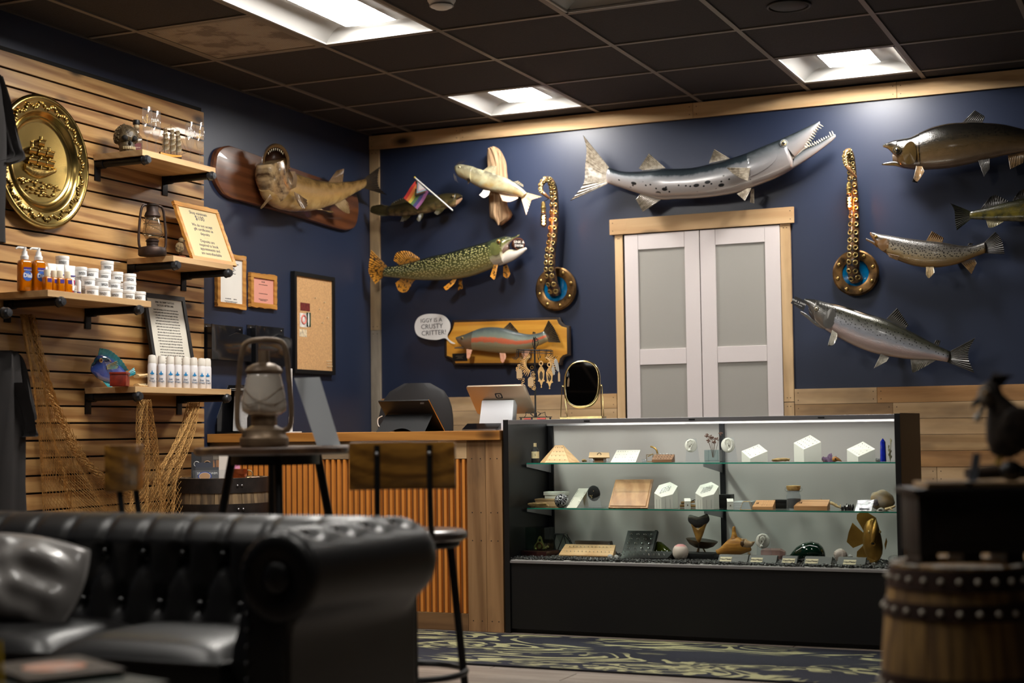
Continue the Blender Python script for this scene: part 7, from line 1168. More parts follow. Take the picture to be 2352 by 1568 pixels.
c = on(1560, -1.50, S3); t = thing('sea_urchin', 'white sea urchin shell with pink top', 'shell', c); k = NT('urchin'); tc = k.n('ShaderNodeTexCoord'); sx = k.n('ShaderNodeSeparateXYZ'); k.l(tc.outputs['Object'], sx.inputs[0]); k.l(k.ramp(k.math('MULTIPLY', sx.outputs[2], 13), [(.0, (212, 200, 186)), (.72, (222, 206, 196)), (.82, (222, 150, 150)), (1, (232, 190, 186))]), k.b.inputs['Base Color']); k.set(Roughness=.6); part('test', G().loft([[V((W(18)*s_*(1+.02*(i % 2))*cos(2*pi*i/40), W(18)*s_*(1+.02*(i % 2))*sin(2*pi*i/40), z)) for i in range(40)] for s_, z in ((.6, .0005), (.85, .010), (.98, .022), (1, .034), (.92, .048), (.7, .060), (.35, .067), (.1, .068))]), k.m, t, smooth=180); g = G(); [g.ell((W(18)*.93*sin(th_)*cos(a), W(18)*.93*sin(th_)*sin(a), .034+.034*cos(th_)), .0017, 5, 4) for th_ in [.5+.2*i for i in range(8)] for a in [2*pi*j/20 for j in range(20)]]; part('tubercles', g, k.m, t, kind='stuff')
# megalodon tooth on a stand
t = thing('shark_tooth', 'giant fossil shark tooth held up on a black stand', 'fossil', on(1606, -1.46, S3)); Cm = Crop(1400, 1160, 8.4); q = lambda p, y=-1.46: onY(*Cm(p), y)
obj('base', G().bb(on(1567, -1.46, 0).x, on(1643, -1.46, 0).x, -1.50, -1.41, S3, S3+.028), BLACK, t, bev=.002); obj('rod', G().cyl(V((q((1712, 800)).x, -1.452, S3+.028)), q((1712, 690), -1.452), .0018, n=8), BLACK, t)
def slabf(pts, th_, m, nm): 
    pp = spline([q(p) for p in pts], 48, True); cn = sum(pp, V((0, 0, 0)))/48; obj(nm, G().loft([[cn+(p-cn)*s_+NB*(o_*th_) for p in pp] for s_, o_ in ((.05, -1), (.6, -.85), (.9, -.5), (1, 0), (.9, .5), (.6, .85), (.05, 1))]), m, t, smooth=80)
slabf([(1560, 330), (1640, 420), (1712, 440), (1800, 400), (1890, 320), (1850, 430), (1800, 580), (1740, 715), (1690, 700), (1640, 570), (1590, 420)], .010, mat('tooth_enamel', (176, 132, 62), .35, ns=30, col2=(120, 86, 44)), 'blade'); slabf([(1530, 190), (1610, 195), (1690, 240), (1790, 200), (1880, 165), (1925, 240), (1920, 310), (1830, 400), (1710, 435), (1600, 390), (1515, 300)], .013, mat('tooth_root', (44, 42, 44), .6, ns=30, amt=.35), 'root'); slabf([(1535, 195), (1610, 200), (1690, 250), (1790, 205), (1880, 170), (1915, 230), (1850, 265), (1700, 310), (1580, 275), (1520, 240)], .015, mat('tooth_root_grey', (104, 102, 96), .6, ns=30, amt=.3), 'root_lobe')
t = thing('abalone_bowl', 'abalone lined bowl on a little twig stand behind the tooth', 'bowl', on(1605, -1.36, S3)); mlo = Ry(.12); PRL = mat('abalone', (70, 150, 160), .15, .4, ns=30, col2=(24, 44, 60), coat=1); part('bowl', G().lathe([(.001, .040), (.03, .042), (.055, .054), (.070, .072), (.0735, .078), (.0715, .078)], 32, m=mlo), mat('abalone_shell', (112, 90, 60), .5, ns=40, col2=(60, 46, 34)), t); part('lining', G().lathe([(.0715, .078), (.066, .072), (.052, .058), (.03, .047), (.001, .045)], 32, m=mlo), PRL, t)
for i in range(3): a = 2*pi*i/3+.4; part('stand_leg', G().tube([(.012*cos(a), .012*sin(a), .042), (.034*cos(a), .03*sin(a), .0005)], .0035, 7), MATS['driftlog'], t)
# conch shell
t = thing('conch_shell', 'large spiky golden conch shell', 'shell', on(1690, -1.47, S3)); Cn = Crop(1620, 1160, 9.046); c0 = ORG[t.name]; q = lambda p, y=-1.47: onY(*Cn(p), y)-c0; CON = mat('conch', (196, 142, 62), .45, ns=14, col2=(150, 96, 36), bump=.4, bd=.004, stretch=(1, 1, 5))
fs = [((215, 925), (235, 990)), ((300, 890), (270, 1022)), ((400, 790), (400, 1030)), ((500, 700), (560, 1035)), ((620, 650), (740, 1020)), ((740, 690), (870, 975)), ((860, 800), (940, 950)), ((930, 850), (960, 920))]; T_ = spline([q(a) for a, b in fs], 26); B_ = spline([q(b) for a, b in fs], 26); rr = []
for a, b in zip(T_, B_): c_ = (a+b)/2; h_ = (a-b)/2; rr.append([c_+h_*cos(z)*(1+.03*(i % 2))+NB*h_.length*.6*sin(z) for i, z in enumerate([2*pi*j/28 for j in range(28)])])
for r2 in rr:
    for p in r2: p.z = max(p.z, .0005)
part('body_whorl', G().loft(rr), CON, t, smooth=80); part('horn', G().tube(spline([q((605, 690)), q((600, 600)), q((592, 500)), q((598, 440))], 10), [.018, .016, .0135, .011, .0095, .0085, .0075, .007, .006, .004], 12), CON, t); SPI = mat('conch_pale', (206, 184, 150), .5, ns=40, col2=(150, 110, 70))
for a, b, r1 in (((780, 760), (760, 680), .006), ((840, 770), (850, 712), .005), ((900, 790), (925, 745), .005), ((950, 800), (1030, 755), .006), ((900, 860), (985, 820), .006), ((880, 940), (935, 950), .006), ((900, 990), (940, 1030), .005), ((800, 730), (815, 690), .004)): part('spine', G().tube([q(a), (q(a)+q(b))/2+V((0, -.002, .001)), q(b)], [r1*1.3, r1, .001], 8), SPI, t)
part('spire', G().tube([q((820, 800)), q((880, 815)), q((960, 800)), q((1010, 770))], [.024, .019, .011, .004], 12), SPI, t); part('aperture', G().ell(q((770, 800), -1.49), (.010, .005, .013), 14, 8), mat('conch_dark', (70, 46, 20), .5), t)
ear('white ear model standing low beside the conch shell', 1752, 1242, -1.47, S3, 15.5, 1)
ROSE = mat('rose_quartz', (206, 160, 152), .25, trans=.3, coat=.5, ns=20, amt=.15); t = thing('rose_quartz', 'pale pink quartz point lying behind the low ear model', 'crystal', on(1772, -1.40, S3)); part('shaft', G().loft([[V((x, .024*s_*cos(2*pi*i/6+.3), .026+.025*s_*sin(2*pi*i/6+.3))) for i in range(6)] for x, s_ in ((-.052, .8), (-.04, 1), (.035, .95))]), ROSE, t, smooth=0); part('tip', G().loft([[V((x, .024*s_*cos(2*pi*i/6+.3), .026+.025*s_*sin(2*pi*i/6+.3))) for i in range(6)] for x, s_ in ((.0352, .95), (.056, .5))]), ROSE, t, smooth=0)
t = thing('glass_gourd', 'glossy dark green glass gourd on the case floor', 'glass ornament', on(1848, -1.47, S3)); Cg = Crop(1620, 1160, 9.046); GG = mat('dark_green_glass', (4, 34, 22), .06, coat=1); part('body', G().loft([[V((x, r_2*.95*cos(a), r_2+.0005+dz+r_2*sin(a))) for a in [2*pi*i/28 for i in range(28)]] for x, r_2, dz in ((-.078, .007, .012), (-.070, .010, .010), (-.062, .018, .006), (-.04, .032, .001), (-.01, .041, 0), (.025, .0445, 0), (.055, .040, .0015), (.073, .028, .008), (.081, .012, .02), (.083, .002, .028))]), GG, t, smooth=180); part('neck', G().tube([(-.076, 0, .019), (-.086, 0, .017)], [.008, .010], 14), GG, t)
RQ = mat('rock_crystal', (206, 190, 180), .2, trans=.25, coat=.5, ns=30, amt=.15); lump('crystal_chunk', 'cloudy pinkish crystal chunk before the gold fish', 'crystal', on(1926, -1.47, S3), (.028, .022, .030), RQ, 9, .5, 30); crystal('quartz_point', 'clear quartz point beside the pinkish chunk', 'crystal', on(1950, -1.46, S3), 3, .075, CLQ, .014, 12, .013, None, .4)
lump('white_seashell', 'white folded seashell right of the gold fish', 'shell', on(2046, -1.45, S3+.006), (.022, .016, .018), mat('white_shell', (206, 206, 200), .45, ns=18, col2=(96, 104, 102)), 15, .6, 26)
# gold fish sculpture
t = thing('gold_fish_statue', 'antique gold fish sculpture facing the room', 'sculpture', on(1998, -1.44, S3)); c0 = ORG[t.name]; Cq = Crop(1840, 1160, 9.046); q = lambda p, y=-1.44: onY(*Cq(p), y)-c0; AG = mat('antique_gold', (168, 128, 60), .38, .75, ns=14, amt=.25)
rr = []
for z_px, xl_, xr_, dep in ((1195, 1480, 1560, .010), (1120, 1400, 1640, .020), (1000, 1335, 1690, .032), (880, 1295, 1700, .040), (780, 1285, 1690, .044), (660, 1285, 1670, .044), (540, 1300, 1640, .042), (420, 1325, 1610, .036), (330, 1370, 1580, .028), (265, 1470, 1560, .012)):
    a, b = q((xl_, z_px)), q((xr_, z_px)); m_c = (a+b)/2; w_ = (b-a).length/2; rr.append([m_c+V((w_*cos(z), 0, 0))+V((-.3*dep*1.0*max(0, sin(z)), dep*1.6*sin(z) if sin(z) > 0 else dep*.9*sin(z), 0)) for z in [2*pi*i/24 for i in range(24)]])
for r2 in rr:
    for p in r2: p.z = max(p.z, .0005)
part('body', G().loft(rr), AG, t, smooth=80); part('face_ridge', G().tube([q((1555, 300), -1.47), q((1540, 450), -1.49), q((1515, 620), -1.497), q((1495, 760), -1.495)], [.003, .011, .013, .009], 12), AG, t, smooth=80); part('lips', G().torus(q((1497, 795), -1.49), .0085, .0035, (0, 1, .3), 18, 8), AG, t); part('mouth', G().ell(q((1497, 795), -1.492), (.007, .003, .004), 12, 6), SOC, t)
for p in ((1412, 552), (1640, 552)): part('eye', G().ell(q(p, -1.475), (.0055, .005, .007), 12, 8), mat('light_gold', (220, 190, 130), .3, .7), t)
def gfin(nm, pts, y0, y1): pp = [q(p, y0+(y1-y0)*i/(len(pts)-1)) for i, p in enumerate(pts)]; part(nm, G().prism(pp, (0, .004, 0)), AG, t, smooth=0, bev=.001)
gfin('tail_fin', [(1380, 600), (1280, 560), (1065, 360), (985, 560), (945, 760), (1080, 890), (1290, 800), (1400, 760)], -1.40, -1.40); gfin('dorsal_fin', [(1300, 540), (1150, 280), (1160, 190), (1270, 118), (1400, 160), (1560, 260), (1500, 420), (1400, 520)], -1.42, -1.42); gfin('side_fin', [(1420, 800), (1310, 810), (1160, 960), (1150, 1070), (1330, 1140), (1450, 1130), (1400, 960)], -1.43, -1.43); gfin('front_fin', [(1380, 1080), (1430, 1190), (1500, 1195), (1545, 1150), (1480, 1130)], -1.48, -1.48); gfin('far_fin', [(1730, 810), (1770, 670), (1790, 760), (1750, 930)], -1.42, -1.42)
# grey brand blocks
GREYB = mat('grey_acrylic', (104, 106, 104), .4); LBC = mat('cream_tag', (226, 214, 180), .6)
for i, (u0, u1, l0, l1, lab) in enumerate(((1643, 1711, 1647, 1674, 'grey brand block under the conch shell'), (1713, 1777, 1718, 1745, 'grey brand block under the low ear model'), (1788, 1824, 1790, 1819, 'shortest grey brand block, left of the green gourd'), (1840, 1903, 1843, 1872, 'grey brand block in front of the green gourd'), (1916, 1981, 1930, 1959, 'grey brand block in front of the crystals'))):
    Yf = -1.60; z0 = S3-.004; t = thing('brand_block', lab, 'brand sign', on((u0+u1)/2, Yf+.01, z0), group='grey brand blocks'); a, b = on(u0, Yf, z0).x, on(u1, Yf, z0).x; q = [V((a, Yf, z0)), V((b, Yf, z0)), V((b+.002, Yf+.028, z0+.036)), V((a+.004, Yf+.028, z0+.036))]; nn = (q[1]-q[0]).cross(q[3]-q[0]).normalized(); nn = nn if nn.y < 0 else -nn; obj('body', G().prism(q, (0, .02, 0)), GREYB, t, smooth=0, bev=.001)
    s0, s1 = (on(l0, Yf, 0).x-a)/(b-a), (on(l1, Yf, 0).x-a)/(b-a); r4 = [q[0].lerp(q[3], f_).lerp(q[1].lerp(q[2], f_), s_)+nn*.0004 for f_, s_ in ((.22, s0), (.22, s1), (.72, s1), (.72, s0))]; lb = obj('tag', G().prism(r4, nn*.0008), LBC, t, smooth=0); text('NeoMetal', .0125, INK, lb, frame3(sum(r4, V((0, 0, 0)))/4+nn*.0013-ORG[t.name], r4[1]-r4[0], r4[3]-r4[0]))

# ---------------------------------------------------------------- on top of the case
ZTP = ZT+.0012; YT = -1.50; IRON = mat('black_wrought_iron', (24, 22, 22), .5)
t = thing('earring_stand', 'black wrought iron carousel hung with earrings on the display case', 'jewellery stand', on(1232, YT, ZTP)); pxw = W(1, YT); zf = lambda v: onY(1232, v, YT).z-ZTP
g = G(); g.bb(-42*pxw, 42*pxw, -.003, .003, .010, .014); g.bb(-.003, .003, -.05, .05, .010, .014); part('base_bars', g, IRON, t)
for x, y in ((-.075, 0), (.075, 0), (0, -.045), (0, .045)): part('foot', G().ell((x, y, .005), .005, 10, 6), IRON, t)
part('post', G().cyl((0, 0, .012), (0, 0, zf(775)), .0042, n=10).lathe([(.007, .014), (.007, .032), (.0045, .036)], 10), IRON, t)
for sg in (-1, 1):
    part('base_scroll', G().tube([V((sg*(.012+.052*s_)+sg*.011*s_**3*cos(s_*11), 0, .016+.020*abs(sin(s_*3.1))*(1-.2*s_)+.006*sin(s_*11)*s_)) for s_ in [i/26 for i in range(27)]], .0016, 6), IRON, t); part('base_scroll', G().tube([V((sg*(.006+.02*sin(s_*3)), 0, .016+.022*s_)) for s_ in [i/14 for i in range(15)]], .0014, 6), IRON, t)
    part('crown_scroll', G().tube([V((sg*(.003+.016*sin(pi*s_)*(1 if sg > 0 else .5)), 0, zf(802)+(zf(772)-zf(802))*s_*(1.0)+(.004*sin(s_*6)))) for s_ in [i/18 for i in range(19)]], .0016, 6), IRON, t)
part('crown_curl', G().tube([V((.010+(.011-.0016*a)*cos(a), 0, zf(782)+(.011-.0016*a)*sin(a))) for a in [i*.35 for i in range(18)]], .0014, 6), IRON, t)
RR = 43*pxw*1.0; zr = zf(804); part('ring', G().torus((0, 0, zr), RR, .0017, (.06, 0, 1), 40, 6), IRON, t); part('lower_ring', G().torus((0, 0, zr-.012), RR*.98, .0012, (.06, 0, 1), 40, 6), IRON, t)
g = G(); [g.cyl((0, 0, zr+.002), (RR*cos(a), RR*sin(a), zr), .0014, n=6) for a in (0, pi/2, pi, 3*pi/2)]; part('spokes', g, IRON, t)
for i in range(14): a = 2*pi*i/14; p = V((RR*cos(a), RR*sin(a), zr)); part('hook', G().tube([p, p+V((0, 0, -.03)), p+V((.012*cos(a), .012*sin(a), -.042)), p+V((.022*cos(a), .022*sin(a), -.03))], .0014, 5), IRON, t)
SHELL = mat('carved_wood_earring', (206, 164, 106), .5, ns=60, amt=.2); SILV2 = mat('grey_wing', (170, 166, 160), .4); hk = on(1232, YT, 0)
def hp(u, v): return onY(u, v, YT-.07)
for i, (u, v, lab) in enumerate(((1222, 835, 'feathered crescent earring at the left of the carousel'), (1251, 838, 'feathered crescent earring facing right on the carousel'))):
    c = hp(u, v); t2 = thing('feather_earring', lab, 'earring', c+V((0, 0, -.04)), group='feather earrings'); sg = 1 if i == 0 else -1; obj('band', G().tube([c+V((-sg*.034*cos(a), 0, .034*sin(a))) for a in [-1.2+2.7*j/14 for j in range(15)]], [.002+.004*sin(pi*j/14) for j in range(15)], 8), SHELL, t2)
    for j in range(15): a = -1.2+2.5*j/14; o_ = V((-sg*cos(a), 0, sin(a))); obj('feather', G().tube([c+o_*.032, c+o_*.060+V((sg*-.003, 0, -.004))], [.0036, .0008], 6), SHELL, t2)
for i, (u, v, w2, h2, lab) in enumerate(((1196, 860, 20, 26, 'left'), (1222, 872, 14, 24, 'second'), (1225+5, 885, 0, 0, ''), (1253, 0, 0, 0, ''))):
    if not w2: continue
    c = hp(u, v); t2 = thing('filigree_earring', f'pierced wood filigree earring, {lab} on the carousel', 'earring', c, group='filigree earrings'); g = G(); [g.torus(c+V((rnd.uniform(-.5, .5)*w2*pxw, 0, rnd.uniform(-.9, .9)*h2*pxw)), rnd.uniform(.0035, .006), .0014, (0, 1, 0), 12, 5) for _ in range(16)]; obj('lace', g, SHELL, t2); obj('ear_hook', G().torus(c+V((0, 0, h2*pxw+.01)), .007, .001, (0, 1, 0), 14, 5), GOLD, t2)
for i, (u, v, lab) in enumerate(((1243, 862, 'left gothic arch drop earring on the carousel'), (1262, 865, 'right gothic arch drop earring on the carousel'))):
    c = hp(u, v); t2 = thing('gothic_earring', lab, 'earring', c+V((0, 0, -.05)), group='gothic drop earrings'); obj('frame', G().prism([c+V(p) for p in ((-.017, 0, .02), (-.010, 0, .035), (0, 0, .048), (.010, 0, .035), (.017, 0, .02), (.013, 0, -.02), (.018, 0, -.026), (.008, 0, -.03), (0, 0, -.052), (-.008, 0, -.03), (-.018, 0, -.026), (-.013, 0, -.02))], (0, .002, 0)), SHELL, t2, smooth=0); obj('arch_window', G().prism([c+V((x*.55, -.0006, z*.55)) for x, z in ((-.016, -.02), (-.014, .02), (0, .04), (.014, .02), (.016, -.02), (0, -.045))], (0, .0004, 0)), mat('earring_gap', (60, 48, 36), .8), t2, smooth=0); obj('finial', G().ell(c+V((0, 0, -.054)), (.004, .003, .004), 8, 6), SHELL, t2); obj('ear_hook', G().torus(c+V((0, 0, .056)), .009, .0028, (0, 1, 0), 14, 6), SHELL, t2)
for i, (u, v, lab) in enumerate(((1279, 838, 'grey cicada wing earring, front of the pair'), (1270, 846, 'grey cicada wing earring, rear of the pair'))): c = hp(u, v); t2 = thing('wing_earring', lab, 'earring', c+V((0, 0, -.03)), group='grey wing earrings'); obj('wing', G().ell(c, (.009, .0025, .031), 14, 10, Ry(-.2)), SILV2, t2); obj('body', G().ell(c+V((-.008, 0, .012)), (.006, .004, .016), 10, 8), SILV2, t2)
for i, (u, v, lab) in enumerate(((1194, 858, 'kraft price tag at the left of the carousel'), (1220, 876, 'kraft price tag hanging lowest on the carousel'), (1285, 865, 'slim price tag at the right of the carousel'))): c = hp(u, v)+V((0, -.006, 0)); w2 = .014 if i < 2 else .005; t2 = thing('price_tag', lab, 'price tag', c+V((0, 0, -.02)), group='kraft price tags'); obj('tag', G().prism([c+V(p) for p in ((-w2, 0, -.022), (w2, 0, -.022), (w2, 0, .012), (w2*.4, 0, .022), (-w2*.4, 0, .022), (-w2, 0, .012))], (0, .001, 0)), CARD, t2, smooth=0); obj('string', G().cyl(c+V((0, .0005, .02)), c+V((0, .0005, .045)), .0006, n=5), PAPER, t2)
for i, (u, lab) in enumerate(((1216, 'small red pen under the left scroll of the carousel base'), (1246, 'small red pen under the right scroll of the carousel base'))): c = on(u, YT-.03, ZTP); obj('pen', G().cyl(c+V((-.022, 0, .0042)), c+V((.02, 0, .0042)), .004, n=10), mat('red_enamel', (190, 76, 70), .35), None, lab, 'pen', 'red pens on the case')
# vanity mirror
c = on(1340, YT, ZTP); t = thing('vanity_mirror', 'oval gold framed vanity mirror standing on the display case', 'mirror', c, radians(4)); mc = V((0, 0, onY(1340, 882, YT).z-ZTP)); mw, mh = 42*pxw, 54*pxw; ml = Rx(radians(-9))
def oval(s_, y): return [mc+ml @ V((mw*s_*math.copysign(abs(cos(a))**.75, cos(a)), y, (mh-mw+mw*s_)*math.copysign(abs(sin(a))**.8, sin(a)))) for a in [2*pi*i/48 for i in range(48)]]
GM = mat('pale_gold_metal', (180, 158, 110), .25, 1); part('frame', G().loft([oval(1.0, -.008), oval(1.06, -.004), oval(1.06, .008), oval(.98, .012), oval(.94, .004), oval(.95, -.007)], loop=True), GM, t, smooth=60); part('mirror_glass', G().loft([oval(.96, -.004), oval(.96, .002)]), mat('mirror_silver', (190, 192, 195), .02, 1), t, smooth=20)
zp = mc.z-.006
for sg in (-1, 1):
    part('upright', G().cyl((sg*(mw+.010), -.012, zp), (sg*(mw+.016), -.022, .012), .0022, n=8), GM, t); part('upright', G().cyl((sg*(mw+.010), .012, zp), (sg*(mw+.006), .045, .012), .0022, n=8), GM, t); part('pivot', G().cyl((sg*(mw+.001), 0, zp), (sg*(mw+.014), 0, zp), .004, n=10), GM, t)
part('tray', G().loft([[V((sx*(mw+.018)*s_, y, z)) for sx, y in ((-1, -.026), (1, -.026), (1, .05), (-1, .05))] for s_, z in ((.96, .0005), (1, .003), (1, .012), (.98, .012), (.97, .004))]), GM, t, smooth=30, bev=.001)

# ================================================================ floor rug
k = NT('rug_pile'); tc = k.n('ShaderNodeTexCoord'); mp = k.n('ShaderNodeMapping'); mp.inputs['Scale'].default_value = (1.1, 2.6, 1); k.l(tc.outputs['Object'], mp.inputs[0]); n1 = k.noise(mp.outputs[0], 1.5, 2, .5, 2.2); w1 = k.math('SINE', k.math('MULTIPLY', n1, 34)); msk = k.ramp(k.noise(mp.outputs[0], 1.1, 1, .5, .6), [(.42, (0, 0, 0, 1)), (.5, (1, 1, 1, 1))])
fz = k.noise(k.obco((1, 1, 1)), 300, 2); ln = k.math('MULTIPLY', k.ramp(w1, [(.35, (0, 0, 0, 1)), (.6, (1, 1, 1, 1))]), msk); k.l(k.mix(ln, k.ramp(fz, [(.3, (20, 22, 34)), (.7, (36, 38, 54))]), k.ramp(fz, [(.3, (150, 148, 108)), (.7, (186, 182, 138))])), k.b.inputs['Base Color']); k.set(Roughness=.95); k.bump(fz, .8, .004)
ya, yb = onZ(930, 1447, 0).y-.005, onZ(1500, 1551, 0).y; t = thing('area_rug', 'navy rug with cream swirling pattern before the counter', 'rug', (2.4, (ya+yb)/2, 0)); obj('pile', G().bb(.75, 4.3, yb+.01, ya-.01, .0005, .008), k.m, t, smooth=0, bev=.002)
g = G(); [g.bb(*b, .0005, .0075) for b in ((.735, 4.315, yb-.004, yb+.0095), (.735, 4.315, ya-.0095, ya+.004), (.735, .7495, yb+.01, ya-.01), (4.3005, 4.315, yb+.01, ya-.01))]; obj('binding', g, mat('rug_binding', (22, 22, 30), .9), t, smooth=0)

# ================================================================ barrel by the slat wall
def barrel(label, c, r0, rb, h, hoops, wm, hm, n=22, rivets=8, double=False, rv=None, kname='oak_barrel', a0=0):
    t = thing(kname, label, 'barrel', c, a0); prof = lambda z: r0+(rb-r0)*(1-((z-h*.5)/(h*.5))**2)
    for i in range(n):
        a, b = 2*pi*i/n+.006, 2*pi*(i+1)/n-.006; rr = []
        for z in [h*j/10 for j in range(11)]: r = prof(z); rr.append([V((q*cos(s_), q*sin(s_), z)) for s_, q in ((a, r), ((a+b)/2, r*1.004), (b, r), (b, r-.022), (a, r-.022))])
        part('stave', G().loft(rr), wm, t, smooth=30)
    part('head', G().lathe([(.001, h-.03), (r0-.018, h-.03), (r0-.018, h-.012), (.001, h-.012)], 40), wm, t, smooth=20)
    for zc, wd in hoops:
        zz_ = [zc-wd/2+wd*j/3 for j in range(4)]; hp_ = part('hoop', G().loft([[V(((prof(z)+.0035)*cos(2*pi*i/56), (prof(z)+.0035)*sin(2*pi*i/56), z)) for i in range(56)] for z in zz_]+[[V(((prof(z)+.0005)*cos(2*pi*i/56), (prof(z)+.0005)*sin(2*pi*i/56), z)) for i in range(56)] for z in zz_[::-1]], loop=True), hm, t, smooth=40)
        for q in range(rivets): a = (2*pi*q/rivets if rivets > 4 else radians(-38)+q*.10); part('rivet', G().ell(((prof(zc)+.005)*cos(a), (prof(zc)+.005)*sin(a), zc), (.006, .006, .006), 8, 6), rv or STEEL, hp_)
    return t
HOOP = mat('rusted_hoop', (52, 44, 40), .5, .6, ns=18, col2=(30, 26, 25)); OLDO = wood('old_oak', (140, 116, 84), (84, 66, 46), 2, 1.4, .85, .2, False, .4, (40, 34, 28))
bz = .722; bc = onX(507, 1090, .262); bc = V((.276, bc.y, 0)); barrel('weathered oak barrel with iron hoops beside the counter', bc, .213, .245, bz, ((bz-.035, .07), (bz-.145, .05), (.13, .05), (.04, .07)), OLDO, HOOP, 22, 2)
tb = V((bc.x, bc.y, bz-.0118)); DB = CAM-tb; DB.z = 0; DB.normalize(); UB = V((0, 0, 1)).cross(DB)
def bt(a, b, z=0): return tb+UB*a+DB*b+V((0, 0, z))
t = thing('leaflet_rack', 'clear acrylic leaflet rack on the oak barrel', 'rack', bt(-.06, .06)); obj('front_lip', G().prism([bt(-.14, .12, .001), bt(.02, .12, .001), bt(.02, .12, .05), bt(-.14, .12, .05)], DB*.003), ACR, t, smooth=0); obj('back_plate', G().prism([bt(-.14, .03, .001), bt(.02, .03, .001), bt(.02, .0, .13), bt(-.14, .0, .13)], -DB*.003), ACR, t, smooth=0); obj('base', G().prism([bt(-.14, .12, .001), bt(.02, .12, .001), bt(.02, .03, .001), bt(-.14, .03, .001)], (0, 0, .002)), ACR, t, smooth=0)
def leaf(name, label, a, b, w_, h_, col, lean=.02, txt=None, ic=None, tilt=0):
    q = [bt(a-w_/2, b, .004), bt(a+w_/2, b, .004), bt(a+w_/2+tilt, b-lean, h_), bt(a-w_/2+tilt, b-lean, h_)]; o = obj(name, G().prism(q, DB*.0012), mat('leaf_'+'_'.join(map(str, col)), col, .6), None, label, 'leaflet', 'leaflets on the barrel', smooth=0); m = frame3(sum(q, V((0, 0, 0)))/4+DB*.0017-ORG[o.name], UB, V((0, 0, 1))-DB*(lean/h_))
    if txt: text(txt[0], txt[1], txt[2], o, m)
    if ic: part('print', G().torus(m @ V((0, .008, 0)), ic[0], .0022, DB, 20, 5), mat('ic_'+'_'.join(map(str, ic[1])), ic[1], .5), o)
GP = mat('gold_leaf_print', (190, 160, 90), .4, .5); leaf('leaflet', 'black leaflet with white bird print at the back of the rack', -.125, .045, .05, .135, (28, 28, 32), .03, None, (.012, (206, 206, 206))); leaf('leaflet', 'dark brown leaflet with ring of light print', -.075, .05, .055, .13, (58, 50, 46), .03, None, (.016, (190, 150, 110))); leaf('leaflet', 'cream leaflet standing behind the copper cup', .005, .04, .05, .13, (206, 196, 186), .03); leaf('leaflet', 'pink and purple leaflet behind the copper cup', .055, .05, .05, .125, (206, 130, 160), .03, None, (.012, (190, 60, 90))); leaf('leaflet', 'black shop card lettered in white at the front of the rack', -.075, .10, .11, .062, (34, 36, 44), .02, ('SINK or SWIM', .0155, WHITEPRINT)); leaf('leaflet', 'dark card with small white lines above the shop card', -.09, .085, .08, .085, (40, 44, 58), .02, ('APPOINTMENTS\nWALK INS WELCOME', .007, WHITEPRINT))
t = thing('round_sticker', 'round blue and tan sticker leaning at the barrel rim', 'sticker', bt(-.085, .15)); m = frame3(bt(-.085, .15, .022), UB, (0, 0, 1)); part_ = lambda nm, r_, o_, cl: obj(nm, G().prism([m @ V((r_*1.5*cos(2*pi*i/28), r_*sin(2*pi*i/28), o_)) for i in range(28)], DB*.0008), mat('stk_'+'_'.join(map(str, cl)), cl, .5), t, smooth=0); part_('disc', .021, 0, (70, 90, 170)); part_('ring', .018, .001, (206, 200, 196)); part_('face', .016, .002, (196, 156, 120))
t = thing('copper_cup', 'hammered copper mug on the oak barrel', 'cup', bt(.072, .10)); COP = mat('copper', (176, 96, 60), .3, .8, ns=30, amt=.15); part('bowl', G().lathe([(.001, .001), (.026, .001), (.036, .014), (.042, .035), (.044, .052), (.042, .052), (.034, .016), (.001, .006)], 28), COP, t); part('handle', G().tube([UB*(.042+.024*sin(a))+V((0, 0, .028+.018*cos(a))) for a in [i*pi/10 for i in range(11)]], .003, 7), mat('brass_handle', (206, 186, 140), .3, .8), t)
for i in range(9): c = bt(.12+.05*rnd.random(), .02+.08*rnd.random(), .0); obj('seashell', G().lathe([(.018, .0005), (.017, .004), (.010, .010), (.003, .013), (.001, .0132)], 16, c), mat('pale_shell', (206, 176, 156), .5, ns=40, amt=.2), None, 'small pale seashell in the handful at the barrel rim', 'shell', 'seashells on the barrel')

# ================================================================ bar table, its lantern and papers
TD = 5.15; tcn = atD(632, 1022, TD); TZ = .888; CR = V((RT.x, RT.y, 0)).normalized(); CF_ = V((FW.x, FW.y, 0)).normalized()
DKT = wood('dark_bar_wood', (92, 68, 50), (56, 40, 30), 0, 1.5, .35, .05, False, .08, coat=.3); t = thing('bar_table', 'round dark wood bar table with splayed black legs behind the sofa', 'table', (tcn.x, tcn.y, 0), .4217)
part('tabletop', G().lathe([(.001, TZ-.026), (.262, TZ-.026), (.27, TZ-.020), (.27, TZ-.005), (.264, TZ), (.001, TZ)], 56), DKT, t, smooth=30); part('apron', G().lathe([(.13, TZ-.060), (.15, TZ-.060), (.15, TZ-.027), (.13, TZ-.027), (.13, TZ-.060)], 40), BLACK, t, smooth=30)
for i in range(4): a = pi/2*i+.22; part('leg', G().tube([(.142*cos(a), .142*sin(a), TZ-.03), (.30*cos(a), .30*sin(a), 0)], [.0145, .012], 12), BLACK, t)
part('foot_ring', G().torus((0, 0, .26), .252, .009, n=40), BLACK, t)
BM = mat('brown_lantern_metal', (128, 106, 82), .45, .35, ns=12, col2=(84, 68, 54)); lc = atD(607, 1010, TD-.03); t = thing('table_lantern', 'large old brown hurricane lantern on the bar table', 'lantern', (lc.x, lc.y, TZ+.0005), .42); t.scale = (1.08,)*3
